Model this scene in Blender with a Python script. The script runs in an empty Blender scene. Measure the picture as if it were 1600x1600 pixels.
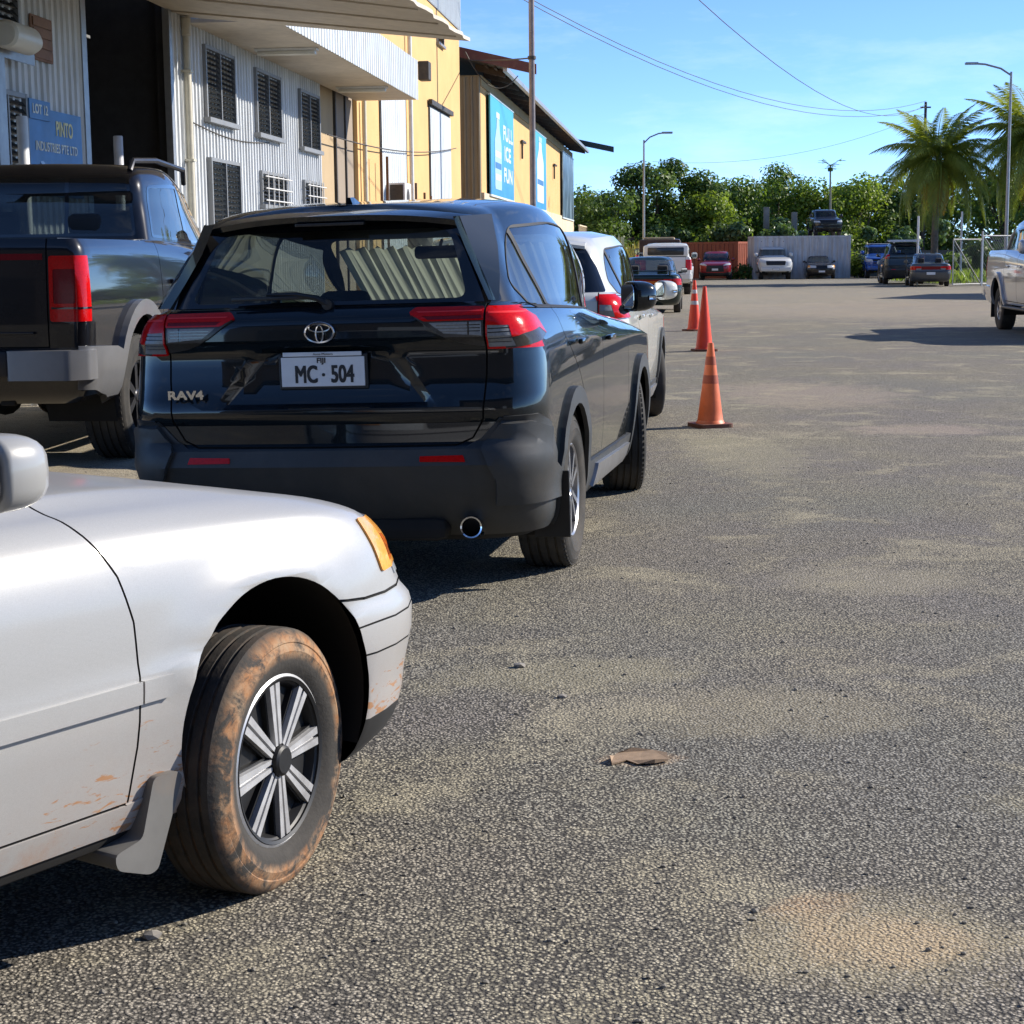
import bpy, bmesh, math, random
import numpy as np
from mathutils import Vector, Matrix
from mathutils.geometry import tessellate_polygon

R = math.radians
scene = bpy.context.scene
COL = scene.collection

# ------------------------------------------------------------------ camera
F_PX, CAM_H, Y_HOR, ROLL = 2700.0, 1.45, 400.0, 0.010
cam_d = bpy.data.cameras.new('camera')
cam_d.sensor_width = 36.0
cam_d.lens = 36.0 * F_PX / 1600.0
cam_d.clip_start = 0.05
cam_d.clip_end = 3000.0
cam = bpy.data.objects.new('camera', cam_d)
COL.objects.link(cam)
pitch = math.atan((800 - Y_HOR) / F_PX)
fw = Vector((0, math.cos(pitch), -math.sin(pitch)))
up0 = Vector((0, math.sin(pitch), math.cos(pitch)))
rt0 = Vector((1, 0, 0))
up = up0 * math.cos(ROLL) + rt0 * math.sin(ROLL)
rt = rt0 * math.cos(ROLL) - up0 * math.sin(ROLL)
m = Matrix((rt, up, -fw)).transposed().to_4x4()
m.translation = Vector((0, 0, CAM_H))
cam.matrix_world = m
scene.camera = cam

# ------------------------------------------------------------------ sky, sun, exposure
SUN_AZ = R(19)      # from +X (right of the picture) towards +Y (away from the camera)
SUN_EL = R(29)
world = bpy.data.worlds.new('World')
scene.world = world
world.use_nodes = True
wn = world.node_tree
wn.nodes.clear()
w_out = wn.nodes.new('ShaderNodeOutputWorld')
w_bg = wn.nodes.new('ShaderNodeBackground')
w_sky = wn.nodes.new('ShaderNodeTexSky')
w_sky.sky_type = 'NISHITA'
w_sky.sun_disc = False
w_sky.sun_elevation = SUN_EL
w_sky.sun_rotation = math.pi / 2 - SUN_AZ
w_sky.altitude = 0
w_sky.air_density = 0.45
w_sky.dust_density = 0.0
w_sky.ozone_density = 6.0
w_bg.inputs['Strength'].default_value = 0.15
# thin cirrus wisps mixed into the sky
w_tc = wn.nodes.new('ShaderNodeTexCoord')
w_map = wn.nodes.new('ShaderNodeMapping')
w_map.inputs['Scale'].default_value = (2.2, 2.2, 9.0)
w_map.inputs['Location'].default_value = (0.35, 0.1, 0.6)
w_noise = wn.nodes.new('ShaderNodeTexNoise')
w_noise.inputs['Scale'].default_value = 2.0
w_noise.inputs['Detail'].default_value = 7.0
w_noise.inputs['Roughness'].default_value = 0.62
w_ramp = wn.nodes.new('ShaderNodeValToRGB')
w_ramp.color_ramp.elements[0].position = 0.56
w_ramp.color_ramp.elements[0].color = (0, 0, 0, 1)
w_ramp.color_ramp.elements[1].position = 0.85
w_ramp.color_ramp.elements[1].color = (0.30, 0.30, 0.30, 1)
w_mix = wn.nodes.new('ShaderNodeMixRGB')
w_mix.inputs['Color2'].default_value = (6.0, 6.3, 6.6, 1)
wl = wn.links
wl.new(w_tc.outputs['Generated'], w_map.inputs['Vector'])
wl.new(w_map.outputs['Vector'], w_noise.inputs['Vector'])
wl.new(w_noise.outputs['Fac'], w_ramp.inputs['Fac'])
wl.new(w_ramp.outputs['Color'], w_mix.inputs['Fac'])
wl.new(w_sky.outputs['Color'], w_mix.inputs['Color1'])
wl.new(w_mix.outputs['Color'], w_bg.inputs['Color'])
wl.new(w_bg.outputs['Background'], w_out.inputs['Surface'])

sun_d = bpy.data.lights.new('sun', 'SUN')
sun_d.energy = 4.4
sun_d.angle = R(0.55)
sun_d.color = (1.0, 0.93, 0.82)
sun = bpy.data.objects.new('sun', sun_d)
COL.objects.link(sun)
sdir = Vector((math.cos(SUN_EL) * math.cos(SUN_AZ), math.cos(SUN_EL) * math.sin(SUN_AZ), math.sin(SUN_EL)))
sun.rotation_euler = sdir.to_track_quat('Z', 'Y').to_euler()
sun.location = sdir * 60

vs = scene.view_settings
vs.view_transform = 'Standard'
vs.look = 'None'
vs.exposure = 0.75
vs.gamma = 1.0
vs.use_curve_mapping = False
scene.cycles.max_bounces = 8
scene.cycles.diffuse_bounces = 3
scene.cycles.glossy_bounces = 4
scene.cycles.transmission_bounces = 6
scene.cycles.transparent_max_bounces = 16
scene.cycles.caustics_reflective = False
scene.cycles.caustics_refractive = False
scene.cycles.use_denoising = True


def gz(x, y):
    """height of the ground: a shallow gutter on the building side, then a low gravel verge"""
    t = min(max(0.3 - x, 0.0), 2.2)
    z = -0.022 * t
    q = min(max((-2.0 - x) / 0.6, 0.0), 1.0)
    q = q * q * (3 - 2 * q)
    return z * (1 - q) + 0.05 * q


# ------------------------------------------------------------------ material helpers
MATS = {}


class NT:
    """tiny wrapper for building node trees"""
    def __init__(self, mat):
        self.t = mat.node_tree
        self.t.nodes.clear()
        self.out = self.n('ShaderNodeOutputMaterial')

    def n(self, typ, **kw):
        nd = self.t.nodes.new(typ)
        for k, v in kw.items():
            if k in nd.inputs.keys():
                self.s(nd, k, v)
            else:
                setattr(nd, k, v)
        return nd

    def s(self, nd, key, v):
        sk = nd.inputs[key]
        if hasattr(v, 'links') or isinstance(v, bpy.types.NodeSocket):
            self.t.links.new(v, sk)
        else:
            if isinstance(v, (tuple, list)) and len(v) == 3 and sk.type == 'RGBA':
                v = (*v, 1)
            sk.default_value = v

    def coord(self, kind='Object', scale=None, loc=None):
        tc = self.n('ShaderNodeTexCoord')
        o = tc.outputs[kind]
        if scale is not None or loc is not None:
            mp = self.n('ShaderNodeMapping')
            self.s(mp, 'Vector', o)
            if scale is not None:
                mp.inputs['Scale'].default_value = scale if isinstance(scale, (tuple, list)) else (scale,) * 3
            if loc is not None:
                mp.inputs['Location'].default_value = loc
            o = mp.outputs[0]
        return o

    def noise(self, vec, scale=5, detail=4, rough=0.55, dist=0.0):
        nd = self.n('ShaderNodeTexNoise')
        self.s(nd, 'Vector', vec)
        nd.inputs['Scale'].default_value = scale
        nd.inputs['Detail'].default_value = detail
        nd.inputs['Roughness'].default_value = rough
        nd.inputs['Distortion'].default_value = dist
        return nd.outputs['Fac']

    def ramp(self, fac, stops, interp='LINEAR'):
        nd = self.n('ShaderNodeValToRGB')
        self.s(nd, 'Fac', fac)
        cr = nd.color_ramp
        cr.interpolation = interp
        while len(cr.elements) < len(stops):
            cr.elements.new(0.5)
        for e, (p, c) in zip(cr.elements, stops):
            e.position = p
            e.color = (c, c, c, 1) if not isinstance(c, (tuple, list)) else (*c[:3], 1)
        return nd.outputs['Color']

    def mix(self, fac, a, b, blend='MIX'):
        nd = self.n('ShaderNodeMixRGB')
        nd.blend_type = blend
        self.s(nd, 'Fac', fac)
        self.s(nd, 'Color1', a)
        self.s(nd, 'Color2', b)
        return nd.outputs['Color']

    def math(self, op, a, b=0.0, clamp=False):
        nd = self.n('ShaderNodeMath')
        nd.operation = op
        nd.use_clamp = clamp
        for i, v in enumerate((a, b)):
            if isinstance(v, bpy.types.NodeSocket):
                self.t.links.new(v, nd.inputs[i])
            else:
                nd.inputs[i].default_value = v
        return nd.outputs[0]

    def sep(self, vec):
        nd = self.n('ShaderNodeSeparateXYZ')
        self.s(nd, 'Vector', vec)
        return nd.outputs

    def bump(self, h, strength=0.3, dist=0.01, normal=None):
        nd = self.n('ShaderNodeBump')
        self.s(nd, 'Height', h)
        nd.inputs['Strength'].default_value = strength
        nd.inputs['Distance'].default_value = dist
        if normal is not None:
            self.s(nd, 'Normal', normal)
        return nd.outputs['Normal']

    def pbr(self, color, rough=0.5, metal=0.0, spec=0.5, normal=None, coat=0.0, coat_rough=0.03, **kw):
        nd = self.n('ShaderNodeBsdfPrincipled')
        self.s(nd, 'Base Color', color)
        self.s(nd, 'Roughness', rough)
        self.s(nd, 'Metallic', metal)
        self.s(nd, 'Specular IOR Level', spec)
        if coat:
            self.s(nd, 'Coat Weight', coat)
            self.s(nd, 'Coat Roughness', coat_rough)
        if normal is not None:
            self.s(nd, 'Normal', normal)
        for k, v in kw.items():
            self.s(nd, k.replace('_', ' '), v)
        return nd.outputs[0]

    def end(self, sh):
        self.t.links.new(sh, self.out.inputs['Surface'])


def newmat(name):
    mt = bpy.data.materials.new(name)
    mt.use_nodes = True
    MATS[name] = mt
    return mt, NT(mt)


def simple(name, color, rough=0.6, metal=0.0, spec=0.5, var=0.12, vscale=6.0, bump=0.0, bscale=60.0, coat=0.0, grime=0.0,
           grime_col=(0.20, 0.15, 0.10)):
    """a plain material with a little mottling, optional grime and fine relief"""
    if name in MATS:
        return MATS[name]
    mt, t = newmat(name)
    co = t.coord()
    nz = t.noise(co, vscale, 5, 0.6)
    f = t.ramp(nz, [(0.3, 1 - var), (0.7, 1 + 0.0)])
    col = t.mix(1.0, color, f, 'MULTIPLY')
    if grime:
        g = t.noise(co, 2.3, 8, 0.65, 0.4)
        gm = t.ramp(g, [(0.48, 0.0), (0.72, grime)])
        col = t.mix(gm, col, grime_col)
    nr = None
    if bump:
        nr = t.bump(t.noise(co, bscale, 3), bump, 0.004)
    t.end(t.pbr(col, rough, metal, spec, nr, coat))
    return mt


def paint(name, color, metal=0.0, rough=0.35, dirt=0.25, dirt_col=(0.30, 0.22, 0.15), coat=1.0, flake=0.0):
    """car paint: clear coat, thin dust that gathers low down; the inside of the shell is grey trim"""
    if name in MATS:
        return MATS[name]
    mt, t = newmat(name)
    co = t.coord()
    col = color
    if flake:
        v = t.n('ShaderNodeTexVoronoi', Scale=900.0)
        t.s(v, 'Vector', co)
        fl = t.ramp(v.outputs['Color'], [(0.2, 1 - flake), (0.8, 1 + flake)])
        col = t.mix(1.0, color, fl, 'MULTIPLY')
    z = t.sep(co)[2]
    n1 = t.noise(co, 3.0, 7, 0.68, 0.6)
    low = t.math('SUBTRACT', 1.0, t.math('MULTIPLY', z, 1.15), True)
    dm = t.math('MULTIPLY', t.math('ADD', t.math('MULTIPLY', low, 0.7), 0.12), t.ramp(n1, [(0.35, 0.0), (0.75, 1.0)]))
    dm = t.math('MULTIPLY', dm, dirt)
    c2 = t.mix(dm, col, dirt_col)
    rg = t.math('ADD', t.math('MULTIPLY', dm, 0.6), rough)
    cr = t.math('ADD', t.math('MULTIPLY', dm, 0.8), 0.025)
    sh = t.pbr(c2, rg, metal, 0.12, None, coat, 0.03)
    pb = sh.node
    t.s(pb, 'Coat Roughness', cr)
    inner = t.pbr((0.03, 0.03, 0.032), 0.8)
    geo = t.n('ShaderNodeNewGeometry')
    mx = t.n('ShaderNodeMixShader')
    t.s(mx, 0, geo.outputs['Backfacing'])
    t.t.links.new(sh, mx.inputs[1])
    t.t.links.new(inner, mx.inputs[2])
    t.end(mx.outputs[0])
    return mt


def glass(name, tint=(0.25, 0.30, 0.29), refl=1.0, dust=0.04):
    if name in MATS:
        return MATS[name]
    mt, t = newmat(name)
    tr = t.n('ShaderNodeBsdfTransparent', Color=tint)
    gl = t.n('ShaderNodeBsdfGlossy', Roughness=0.012)
    gl.inputs['Color'].default_value = (refl, refl, refl, 1)
    lw = t.n('ShaderNodeLayerWeight', Blend=0.5)
    f2 = t.math('ADD', t.math('MULTIPLY', t.math('POWER', lw.outputs['Facing'], 4.0), 0.92), 0.055, True)
    mx = t.n('ShaderNodeMixShader')
    t.s(mx, 0, f2)
    t.t.links.new(tr.outputs[0], mx.inputs[1])
    t.t.links.new(gl.outputs[0], mx.inputs[2])
    df = t.n('ShaderNodeBsdfDiffuse', Color=(0.5, 0.47, 0.42))
    nz = t.noise(t.coord(), 4.0, 6, 0.6)
    m2 = t.n('ShaderNodeMixShader')
    t.s(m2, 0, t.ramp(nz, [(0.3, 0.0), (0.8, dust)]))
    t.t.links.new(mx.outputs[0], m2.inputs[1])
    t.t.links.new(df.outputs[0], m2.inputs[2])
    t.end(m2.outputs[0])
    return mt


def rubber(name, mud=0.0, mud_col=(0.33, 0.135, 0.045)):
    """tyre rubber with dried mud caked on the side wall"""
    if name in MATS:
        return MATS[name]
    mt, t = newmat(name)
    co = t.coord()
    n = t.noise(co, 9, 5, 0.6)
    col = t.mix(n, (0.018, 0.018, 0.018), (0.055, 0.052, 0.047))
    if mud:
        col = t.mix(t.noise(co, 26, 6, 0.7), (0.022, 0.021, 0.020), (0.075, 0.067, 0.058))
        g = t.noise(co, 15.0, 9, 0.72, 0.5)
        s = t.sep(co)
        rr = t.math('SQRT', t.math('ADD', t.math('MULTIPLY', s[0], s[0]), t.math('MULTIPLY', s[2], s[2])))
        band = t.ramp(rr, [(0.238, 0.0), (0.258, 1.0), (0.290, 1.0), (0.304, 0.40), (0.313, 0.05)])
        mm = t.math('MULTIPLY', t.ramp(g, [(0.42, 0.0), (0.56, 1.0)]), band)
        mm = t.math('MULTIPLY', mm, mud)
        g2 = t.noise(co, 19, 5, 0.7)
        mc = t.mix(t.ramp(g2, [(0.3, 0.0), (0.7, 1.0)]), mud_col, (0.33, 0.235, 0.15))
        col = t.mix(mm, col, mc)
    else:
        g = t.noise(co, 4.0, 6, 0.7)
        col = t.mix(t.ramp(g, [(0.45, 0.0), (0.8, 0.45)]), col, (0.16, 0.13, 0.10))
    t.end(t.pbr(col, 0.85, 0, 0.3, t.bump(t.noise(co, 120, 3), 0.35, 0.003)))
    return mt


# ------------------------------------------------------------------ mesh helpers
class MB:
    """collects boxes, tubes, lathes and prisms; build() links them as one mesh object"""
    def __init__(self):
        self.v, self.f = [], []

    def add(self, vs, fs, M=None):
        o = len(self.v)
        if M is not None:
            vs = [tuple(M @ Vector(p)) for p in vs]
        self.v += [tuple(p) for p in vs]
        self.f += [tuple(i + o for i in q) for q in fs]
        return self

    def box(self, x0, x1, y0, y1, z0, z1, M=None):
        vs = [(x0, y0, z0), (x1, y0, z0), (x1, y1, z0), (x0, y1, z0), (x0, y0, z1), (x1, y0, z1), (x1, y1, z1), (x0, y1, z1)]
        fs = [(0, 3, 2, 1), (4, 5, 6, 7), (0, 1, 5, 4), (1, 2, 6, 5), (2, 3, 7, 6), (3, 0, 4, 7)]
        return self.add(vs, fs, M)

    def rbox(self, x0, x1, y0, y1, z0, z1, b=0.01, M=None):
        """box with bevelled edges"""
        bm = bmesh.new()
        r = bmesh.ops.create_cube(bm, size=1.0)
        for v in bm.verts:
            v.co = Vector(((x0 + x1) / 2 + v.co.x * (x1 - x0), (y0 + y1) / 2 + v.co.y * (y1 - y0), (z0 + z1) / 2 + v.co.z * (z1 - z0)))
        bmesh.ops.bevel(bm, geom=bm.edges[:], offset=b, segments=2, affect='EDGES', profile=0.5)
        bm.verts.index_update()
        self.add([v.co[:] for v in bm.verts], [[v.index for v in f.verts] for f in bm.faces], M)
        bm.free()
        return self

    def tube(self, pts, r, n=8, cap=True, M=None):
        """round bar along a polyline; r a number or one per point"""
        pts = [Vector(p) for p in pts]
        rs = r if isinstance(r, (list, tuple)) else [r] * len(pts)
        vs, fs = [], []
        prev = None
        for i, p in enumerate(pts):
            d = (pts[min(i + 1, len(pts) - 1)] - pts[max(i - 1, 0)])
            if d.length < 1e-9:
                d = Vector((0, 0, 1))
            d.normalize()
            if prev is None:
                a = d.orthogonal().normalized()
            else:
                a = (prev - d * prev.dot(d))
                a = a.normalized() if a.length > 1e-6 else d.orthogonal().normalized()
            prev = a
            b = d.cross(a)
            for k in range(n):
                t = 2 * math.pi * k / n
                vs.append(p + (a * math.cos(t) + b * math.sin(t)) * rs[i])
        for i in range(len(pts) - 1):
            for k in range(n):
                k2 = (k + 1) % n
                fs.append((i * n + k, i * n + k2, (i + 1) * n + k2, (i + 1) * n + k))
        if cap:
            fs.append(tuple(range(n))[::-1])
            fs.append(tuple((len(pts) - 1) * n + k for k in range(n)))
        return self.add(vs, fs, M)

    def lathe(self, prof, n=24, M=None, a0=0.0, a1=2 * math.pi):
        """profile of (r, h) turned about the z axis"""
        vs, fs = [], []
        full = abs(a1 - a0 - 2 * math.pi) < 1e-6
        m_ = n if full else n + 1
        for (r, h) in prof:
            for k in range(m_):
                t = a0 + (a1 - a0) * k / n
                vs.append((r * math.cos(t), r * math.sin(t), h))
        for i in range(len(prof) - 1):
            for k in range(n):
                k2 = (k + 1) % m_
                fs.append((i * m_ + k, i * m_ + k2, (i + 1) * m_ + k2, (i + 1) * m_ + k))
        return self.add(vs, fs, M)

    def prism(self, poly, h0, h1, M=None):
        """2-D polygon (x, y) extruded from h0 to h1 along z"""
        n = len(poly)
        vs = [(x, y, h0) for x, y in poly] + [(x, y, h1) for x, y in poly]
        fs = [(i, (i + 1) % n, n + (i + 1) % n, n + i) for i in range(n)]
        tri = tessellate_polygon([[Vector((x, y, 0)) for x, y in poly]])
        for a, b, c in tri:
            fs.append((n + a, n + b, n + c))
            fs.append((c, b, a))
        return self.add(vs, fs, M)

    def build(self, name, mat, parent=None, smooth=None, loc=None, recalc=True):
        me = bpy.data.meshes.new(name)
        me.from_pydata(self.v, [], self.f)
        me.validate(clean_customdata=False)
        if recalc:
            bm = bmesh.new()
            bm.from_mesh(me)
            bmesh.ops.recalc_face_normals(bm, faces=bm.faces[:])
            bm.to_mesh(me)
            bm.free()
        if mat is not None:
            me.materials.append(mat)
        o = link(name, me, parent)
        if smooth:
            smooth_mesh(me, smooth)
        if loc is not None:
            o.location = loc
        return o


def smooth_mesh(me, angle=35):
    me.polygons.foreach_set('use_smooth', [True] * len(me.polygons))
    me.set_sharp_from_angle(angle=R(angle))


def link(name, data, parent=None):
    o = bpy.data.objects.new(name, data)
    COL.objects.link(o)
    if parent is not None:
        o.parent = parent
    return o


def thing(name, label, cat, loc=(0, 0, 0), rz=0.0, group=None, rx=0.0):
    o = bpy.data.objects.new(name, None)
    o.empty_display_size = 0.1
    COL.objects.link(o)
    o.location = loc
    o.rotation_euler = (rx, 0, rz)
    return tag(o, label, cat, group)


def tag(o, label=None, cat=None, group=None, kind=None):
    if label:
        o['label'] = label
    if cat:
        o['category'] = cat
    if group:
        o['group'] = group
    if kind:
        o['kind'] = kind
    return o


def text_mesh(body, size=1.0, extrude=0.0, align='CENTER', bold=0.0, spacing=1.0):
    cu = bpy.data.curves.new('lettering', 'FONT')
    cu.body = body
    cu.size = size
    cu.extrude = extrude
    cu.align_x = align
    cu.align_y = 'CENTER'
    cu.offset = bold
    cu.space_character = spacing
    cu.resolution_u = 4
    o = bpy.data.objects.new('lettering', cu)
    COL.objects.link(o)
    bpy.context.view_layer.update()
    dg = bpy.context.evaluated_depsgraph_get()
    me = bpy.data.meshes.new_from_object(o.evaluated_get(dg))
    bpy.data.objects.remove(o)
    bpy.data.curves.remove(cu)
    return me


def lettering(body, size, mat, parent, M, extrude=0.001, bold=0.0, sx=1.0, spacing=1.0, name='lettering', align='CENTER'):
    me0 = text_mesh(body, size, extrude, align, 0.0, spacing)
    vs0 = [v.co.copy() for v in me0.vertices]
    fs0 = [tuple(p.vertices) for p in me0.polygons]
    bpy.data.meshes.remove(me0)
    mb = MB()
    shifts = [(0, 0)] if not bold else [(-bold, -bold), (bold, -bold), (-bold, bold), (bold, bold)]
    for i, (dx, dy) in enumerate(shifts):
        mb.add([(v.x * sx + dx, v.y + dy, v.z + i * 0.00015) for v in vs0], fs0, M)
    me = bpy.data.meshes.new(name)
    me.from_pydata(mb.v, [], mb.f)
    me.materials.append(mat)
    return link(name, me, parent)


def frame_m(origin, ex, ey):
    """matrix whose x, y axes are ex, ey and z their cross product"""
    ex = Vector(ex).normalized()
    ey = Vector(ey).normalized()
    ez = ex.cross(ey)
    M = Matrix((ex, ey, ez)).transposed().to_4x4()
    M.translation = Vector(origin)
    return M
# ------------------------------------------------------------------ vehicle shells
def hermite(xs, ys, q):
    xs, ys = np.array(xs, float), np.array(ys, float)
    q = np.clip(q, xs[0], xs[-1])
    n = len(xs)
    if n == 1:
        return np.full_like(q, ys[0])
    d = np.diff(ys) / np.diff(xs)
    mslope = np.empty(n)
    mslope[0], mslope[-1] = d[0], d[-1]
    for i in range(1, n - 1):
        mslope[i] = 0.0 if d[i - 1] * d[i] <= 0 and False else (d[i - 1] + d[i]) / 2
    i = np.clip(np.searchsorted(xs, q, side='right') - 1, 0, n - 2)
    h = xs[i + 1] - xs[i]
    t = (q - xs[i]) / h
    return ((2 * t**3 - 3 * t**2 + 1) * ys[i] + (t**3 - 2 * t**2 + t) * h * mslope[i]
            + (-2 * t**3 + 3 * t**2) * ys[i + 1] + (t**3 - t**2) * h * mslope[i + 1])


def ring_pts(p, nR, nC, nS, nF):
    """half outline of the body at one level, rear centre -> side -> front centre"""
    w = p['w']
    flat = w <= 0
    if flat:
        w = 0.3
    wr, wf = p.get('wr', w), p.get('wf', w)
    if flat:
        wr = wf = w
    rx, ry = p.get('rr', (0.22, 0.22))
    fx, fy = p.get('fr', (0.35, 0.40))
    ry, fy = min(ry, wr * 0.95), min(fy, wf * 0.95)
    rc, fc = p.get('rc', 0.05), p.get('fc', 0.06)
    xr, xf = p['xr'], p['xf']
    e = p.get('e', 1.0)
    P = []
    y1 = wr - ry
    for i in range(nR + 1):
        y = y1 * i / nR
        P.append((xr + rc * (y / wr) ** 2, y))
    x1 = P[-1][0]
    for i in range(1, nC + 1):
        a = math.pi / 2 * i / nC
        P.append((x1 + rx * (1 - math.cos(a) ** e), y1 + ry * math.sin(a) ** e))
    xs0 = x1 + rx
    y2 = wf - fy
    x2 = xf - fc * (y2 / wf) ** 2
    xs1 = x2 - fx
    for i in range(1, nS + 1):
        t = i / nS
        P.append((xs0 + (xs1 - xs0) * t, wr * (1 - t) + wf * t + (w - (wr + wf) / 2) * 4 * t * (1 - t)))
    for i in range(1, nC + 1):
        a = math.pi / 2 * i / nC
        P.append((xs1 + fx * math.sin(a) ** e, y2 + fy * math.cos(a) ** e))
    for i in range(1, nF + 1):
        y = y2 * (1 - i / nF)
        P.append((xf - fc * (y / wf) ** 2, y))
    A = np.array(P)
    z = p['z']
    if isinstance(z, (int, float)):
        Z = np.full(len(A), float(z))
    else:
        Z = hermite([a for a, b in z], [b for a, b in z], A[:, 0])
    if 'zy' in p:                      # level falls away towards the flanks
        Z = Z - p['zy'] * (A[:, 1] / w) ** 2
    Y = A[:, 1] * (0.0 if flat else 1.0)
    return np.stack([A[:, 0], Y, Z], 1)


def loft_rows(rings, subs, sharp):
    """Hermite interpolation between rings; a sharp ring breaks the curve"""
    L = len(rings)
    T = []
    dist = [max(1e-4, float(np.mean(np.linalg.norm(rings[i + 1] - rings[i], axis=1)))) for i in range(L - 1)]
    def tang(i, side):
        if i == 0 or (i in sharp and side > 0):
            return (rings[i + 1] - rings[i]) / dist[i]
        if i == L - 1 or (i in sharp and side < 0):
            return (rings[i] - rings[i - 1]) / dist[i - 1]
        a, b = (rings[i] - rings[i - 1]) / dist[i - 1], (rings[i + 1] - rings[i]) / dist[i]
        return (a * dist[i] + b * dist[i - 1]) / (dist[i] + dist[i - 1])
    rows = [rings[0]]
    for i in range(L - 1):
        m0, m1 = tang(i, 1) * dist[i], tang(i + 1, -1) * dist[i]
        for k in range(1, subs[i] + 1):
            t = k / subs[i]
            rows.append((2 * t**3 - 3 * t**2 + 1) * rings[i] + (t**3 - 2 * t**2 + t) * m0
                        + (-2 * t**3 + 3 * t**2) * rings[i + 1] + (t**3 - t**2) * m1)
    return rows


def inpoly(x, y, poly):
    c = False
    n = len(poly)
    j = n - 1
    for i in range(n):
        xi, yi = poly[i]
        xj, yj = poly[j]
        if (yi > y) != (yj > y) and x < (xj - xi) * (y - yi) / (yj - yi) + xi:
            c = not c
        j = i
    return c


def rpoly(pts, r=0.03, n=4):
    """polygon with rounded corners"""
    out = []
    N = len(pts)
    for i in range(N):
        p = Vector(pts[i][:2])
        rr = pts[i][2] if len(pts[i]) > 2 else r
        a, b = Vector(pts[i - 1][:2]) - p, Vector(pts[(i + 1) % N][:2]) - p
        d = min(rr, a.length * 0.45, b.length * 0.45)
        if d < 1e-4:
            out.append((p.x, p.y))
            continue
        p0, p1 = p + a.normalized() * d, p + b.normalized() * d
        for k in range(n + 1):
            t = k / n
            q = p0 * (1 - t) ** 2 + p * 2 * t * (1 - t) + p1 * t * t
            out.append((q.x, q.y))
    return out


def strip(pts, w, closed=False):
    """polyline widened to a thin polygon"""
    P = [Vector(p[:2]) for p in pts]
    n = len(P)
    L, Rr = [], []
    for i in range(n):
        a = P[i] - P[i - 1] if i > 0 else P[1] - P[0]
        b = P[i + 1] - P[i] if i < n - 1 else P[-1] - P[-2]
        a, b = a.normalized(), b.normalized()
        nn = Vector((-(a + b).y, (a + b).x))
        nn = nn.normalized() if nn.length > 1e-6 else Vector((-a.y, a.x))
        k = w / 2 / max(0.5, nn.dot(Vector((-a.y, a.x))))
        L.append(P[i] + nn * k)
        Rr.append(P[i] - nn * k)
    return [(p.x, p.y) for p in L] + [(p.x, p.y) for p in Rr[::-1]]


def arc(cx, cz, r, a0, a1, n=16):
    return [(cx + r * math.cos(R(a0 + (a1 - a0) * i / n)), cz + r * math.sin(R(a0 + (a1 - a0) * i / n))) for i in range(n + 1)]


AX = {'side': (0, 2), 'rear': (1, 2), 'front': (1, 2), 'top': (0, 1)}


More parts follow.
